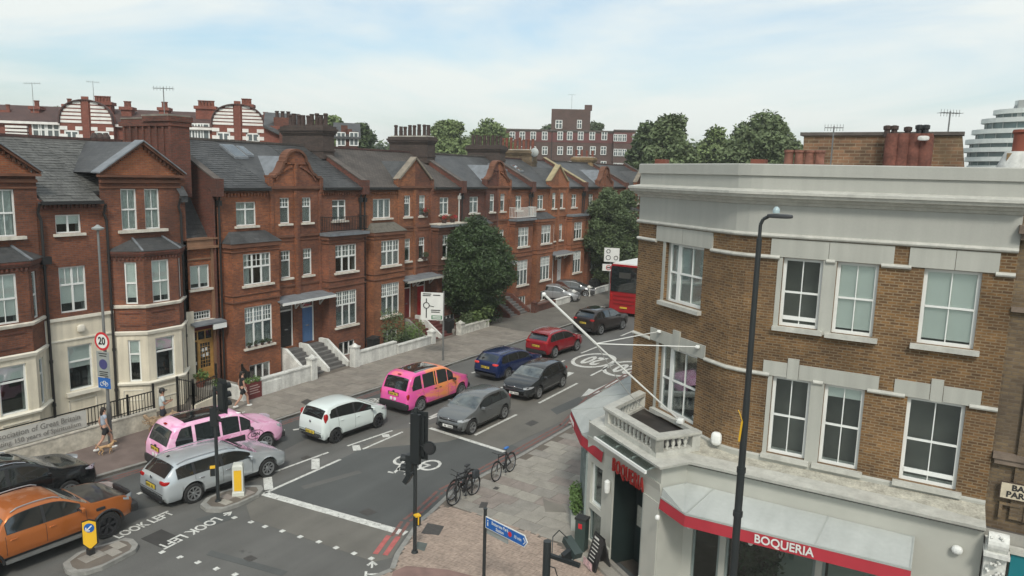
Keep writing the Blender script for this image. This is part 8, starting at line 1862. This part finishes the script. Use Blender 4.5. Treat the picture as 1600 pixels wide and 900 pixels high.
# roof clutter seen just over the near ridge
p=at(155,222,60); o=empty('water_tanks',p,'row of dark brown tanks on a flat roof in front of the striped block','tank')
for k in range(3): q=at(147+k*9.5,212,60); MB().lathe((q.x,q.y,q.z-1.4),[(.26,0),(.26,1.3),(.1,1.6)],12).build('tank',pot_dark,parent=o)
# darker roofs and chimneys at mid left
P2=Plane_(415,470,72,72); o=P2.thing('brick_house','dark brick house end with slate roof beyond the first gable','house'); a,z=P2.sz(412,196); c,_=P2.sz(446,196); MB().box(a,c,0,8,0,z).build('wall',redb,parent=o,local=True); a2,z2=P2.sz(436,188); c2,_=P2.sz(470,188); MB().box(a2,c2,-.5,7,0,z2-1).build('side_wall',dark_red_brick,parent=o,local=True); b=MB(); b.slab([(a,-.4,z),(c2,-.4,z-1.5),(c2,5,z2+1),(a,5,z2+1)],(0,0,-.2)); b.build('roof',slate,parent=o,local=True); s_,z3=P2.sz(440,184,1); b=MB(); b.box(s_-.7,s_+.9,.5,1.8,z-2,z3); b.build('chimney',dark_red_brick,parent=o,local=True)
for k in range(3): inst('chimney_pot',cmesh(('farpot2',),lambda b: b.lathe((0,0,0),[(.2,0),(.16,.1),(.15,.5),(.2,.52),(.2,.6)],8),pot_dark),o,(s_-.4+k*.5,1.1,z3))
P3=Plane_(520,562,85,85); o=P3.thing('brick_house','brick house top with two tall chimneys and white trims behind the central slate roofs','house'); a,z=P3.sz(526,214); c,_=P3.sz(558,214); MB().box(a,c,0,8,0,z).build('wall',dark_red_brick,parent=o,local=True); b=MB(); b.slab([(a-.4,-.3,z),(c+.4,-.3,z),(c+.4,4,z+1.8),(a-.4,4,z+1.8)],(0,0,-.2)); b.build('roof',slate,parent=o,local=True)
for px_,yt in ((538,196),(545,202),(554,206)): s_,z3=P3.sz(px_,yt,1); MB().box(s_-.35,s_+.35,.6,1.6,z-2,z3).build('chimney',dark_red_brick,parent=o,local=True)
for px_ in (533,553): s_,z3=P3.sz(px_,228); farwin(o,s_,z3,1.0,1.5,-.05)
b=MB(); a_,z_=P3.sz(525,220,-.2); c_,_=P3.sz(528,220,-.2); b.box(a_,c_,-.3,-.1,0,z_); b.build('white_trim',white_paint,parent=o,local=True)
# brown block of flats
P4=Plane_(790,995,140,140); o=P4.thing('apartment_block','dark red brown block of flats with white framed windows and roof tower','building'); a,z=P4.sz(790,203); c,_=P4.sz(959,203); c2,z2=P4.sz(993,206); 
MB().box(a,c,0,14,0,z).build('wall',brown_brick,parent=o,local=True); MB().box(c,c2,-1.2,12,0,z2).build('wing_wall',brown_brick,parent=o,local=True)
_,zb4=P4.sz(870,222); maroon=brickmat('maroon brick',(.16,.045,.045),(.13,.04,.04),(.12,.07,.06),patch=.1); MB().box(a,c-.02,-.06,0,zb4,z-.3).build('upper_band',maroon,parent=o,local=True); MB().box(c,c2,-1.26,-1.2,zb4,z2-.3).build('upper_band',maroon,parent=o,local=True)
MB().box(a-.1,c,-.15,14,z-.02,z+.25).build('parapet',mat('dark coping',(.10,.085,.075)),parent=o,local=True); MB().box(c,c2+.1,-1.35,12,z2-.02,z2+.25).build('parapet',mat('dark coping',(.10,.085,.075)),parent=o,local=True)
ta,tz=P4.sz(862,170,3); tc_,_=P4.sz(923,170,3); tw=MB(); tw.box(ta,tc_,3,9,z,tz); te_,tz2=P4.sz(914,163,3); tw.box(te_,te_+1.4,4,6,tz,tz2); tw.build('roof_tower',brown_brick,parent=o,local=True)
for px_,w_ in ((873,1.3),(905,.9)): s_,z_=P4.sz(px_,201,2.9); farwin(o,s_,z_,w_,1.6,2.95)
for py,xs_ in ((219,(800.5,816,833,851,875,890,907,925,944)),(242,(800.5,816,833,851,875,890,905.5,926,942.5)),(265,(800.5,816,833,851,875,890,905.5,926,942.5)),(286,(905,926,943))):
    for px_ in xs_: s_,z_=P4.sz(px_,py); farwin(o,s_,z_,1.05,1.55,-.10)
for py in (221,244,266,288):
    s_,z_=P4.sz(968,py,-1.3); farwin(o,s_-.75,z_,.75,1.3,-1.32); farwin(o,s_+.05,z_,.75,1.3,-1.32); farwin(o,s_+.85,z_,.75,1.3,-1.32); s_,z_=P4.sz(990,py-2,-1.3); farwin(o,s_,z_,.45,1.1,-1.32)
for px_ in (862,960): s_,_=P4.sz(px_,230); MB().box(s_-.06,s_+.06,-.2,-.08,0,z).build('downpipe',black_iron,parent=o,local=True)
q=at(893,170,141); aerial('tall mast on the brown flats tower',q,2.6,1.4,R(30))
# curved white and glass apartment building at the right
q0_=at(1640,230,175); o=empty('modern_apartments',(q0_.x,q0_.y,0),'terraced modern apartment building with curved white floor bands and glass','building'); WORLD[o.name]=Vector((q0_.x,q0_.y,0))
r=_ray(1640,230); fwd=Vector((r.x,r.y,0)).normalized(); rt_=Vector((fwd.y,-fwd.x,0)); glz=mat('green tinted glazing',(.10,.15,.15),.12,var=.4,vs=.35); wband=mat('white floor band',(.62,.65,.62),.5,var=.06)
FL=[(1586,158),(1552,173),(1533,187),(1518,204),(1508,219),(1504,232),(1507,246),(1510,259),(1512,272),(1512,286)]
def ell(rx_,ry_,n=36): return [(q0_.x+rt_.x*rx_*math.cos(t)+fwd.x*ry_*math.sin(t), q0_.y+rt_.y*rx_*math.cos(t)+fwd.y*ry_*math.sin(t)) for t in [2*math.pi*i/n for i in range(n)]]
pxm=(q0_-Vector((0,0,0))).length/1150
for i,(px_,py) in enumerate(FL):
    a=at(px_,py,175); rx_=math.hypot(a.x-q0_.x,a.y-q0_.y); z=a.z; zn=at(FL[i+1][0],FL[i+1][1],175).z if i+1<len(FL) else z-2.4
    MB().prism(ell(rx_,rx_*.6),z-.85,z).build('floor_band',wband,parent=o); MB().prism(ell(rx_*.93,rx_*.54),zn,z-.85).build('glazing',glz,parent=o)
    b=MB(); P_=ell(rx_*.935,rx_*.545,48)
    for j in range(48):
        if j%2==0: b.bar((P_[j][0],P_[j][1],zn),(P_[j][0],P_[j][1],z-.85),.18,.18)
    b.build('mullions',mat('mullion grey',(.25,.28,.27),.5),parent=o,kind='stuff'); b=MB(); b.prism(ell(rx_*.985,rx_*.59),z,z+.55); 
MB().box(q0_.x-6,q0_.x+14,q0_.y-4,q0_.y+10,0,at(1586,160,175).z).build('core',mat('core grey',(.3,.32,.31),.6),parent=o)
# brick pier and red pot at the right edge behind the parapet
q=ony(1590,240,24); o=empty('roof_chimney',(q.x,24,10.9),'red clay pot on white flaunching at the right edge above the parapet','chimney'); MB().lathe((q.x+.1,24,ony(1590,240,24).z),[(.26,0),(.24,.1),(.24,.5),(.28,.55),(.26,.62)],14).build('pot',mat('red clay',(.22,.06,.035),.8,var=.2),parent=o,smooth=True); MB().box(q.x-.25,q.x+1.2,23.7,24.6,10.8,q.z).build('stack',stock_yellow,parent=o); MB().lathe((q.x+.05,24,10.9),[(.6,0),(.5,.6),(.34,q.z-10.85)],12).build('flaunching',white_wall,parent=o,smooth=True)
# ------------------------------------------------------------------ thin summer haze
b=MB(); b.box(-700,700,-60,900,-1.4,60); hz=b.build('haze',None,kind='stuff'); m=bpy.data.materials.new('haze'); m.use_nodes=True; t=m.node_tree; t.nodes.remove(t.nodes['Principled BSDF']); v_=N(t,'ShaderNodeVolumePrincipled'); v_.inputs['Density'].default_value=.0005; v_.inputs['Color'].default_value=(.86,.90,.90,1); t.links.new(v_.outputs[0],t.nodes['Material Output'].inputs['Volume']); hz.data.materials.append(m)
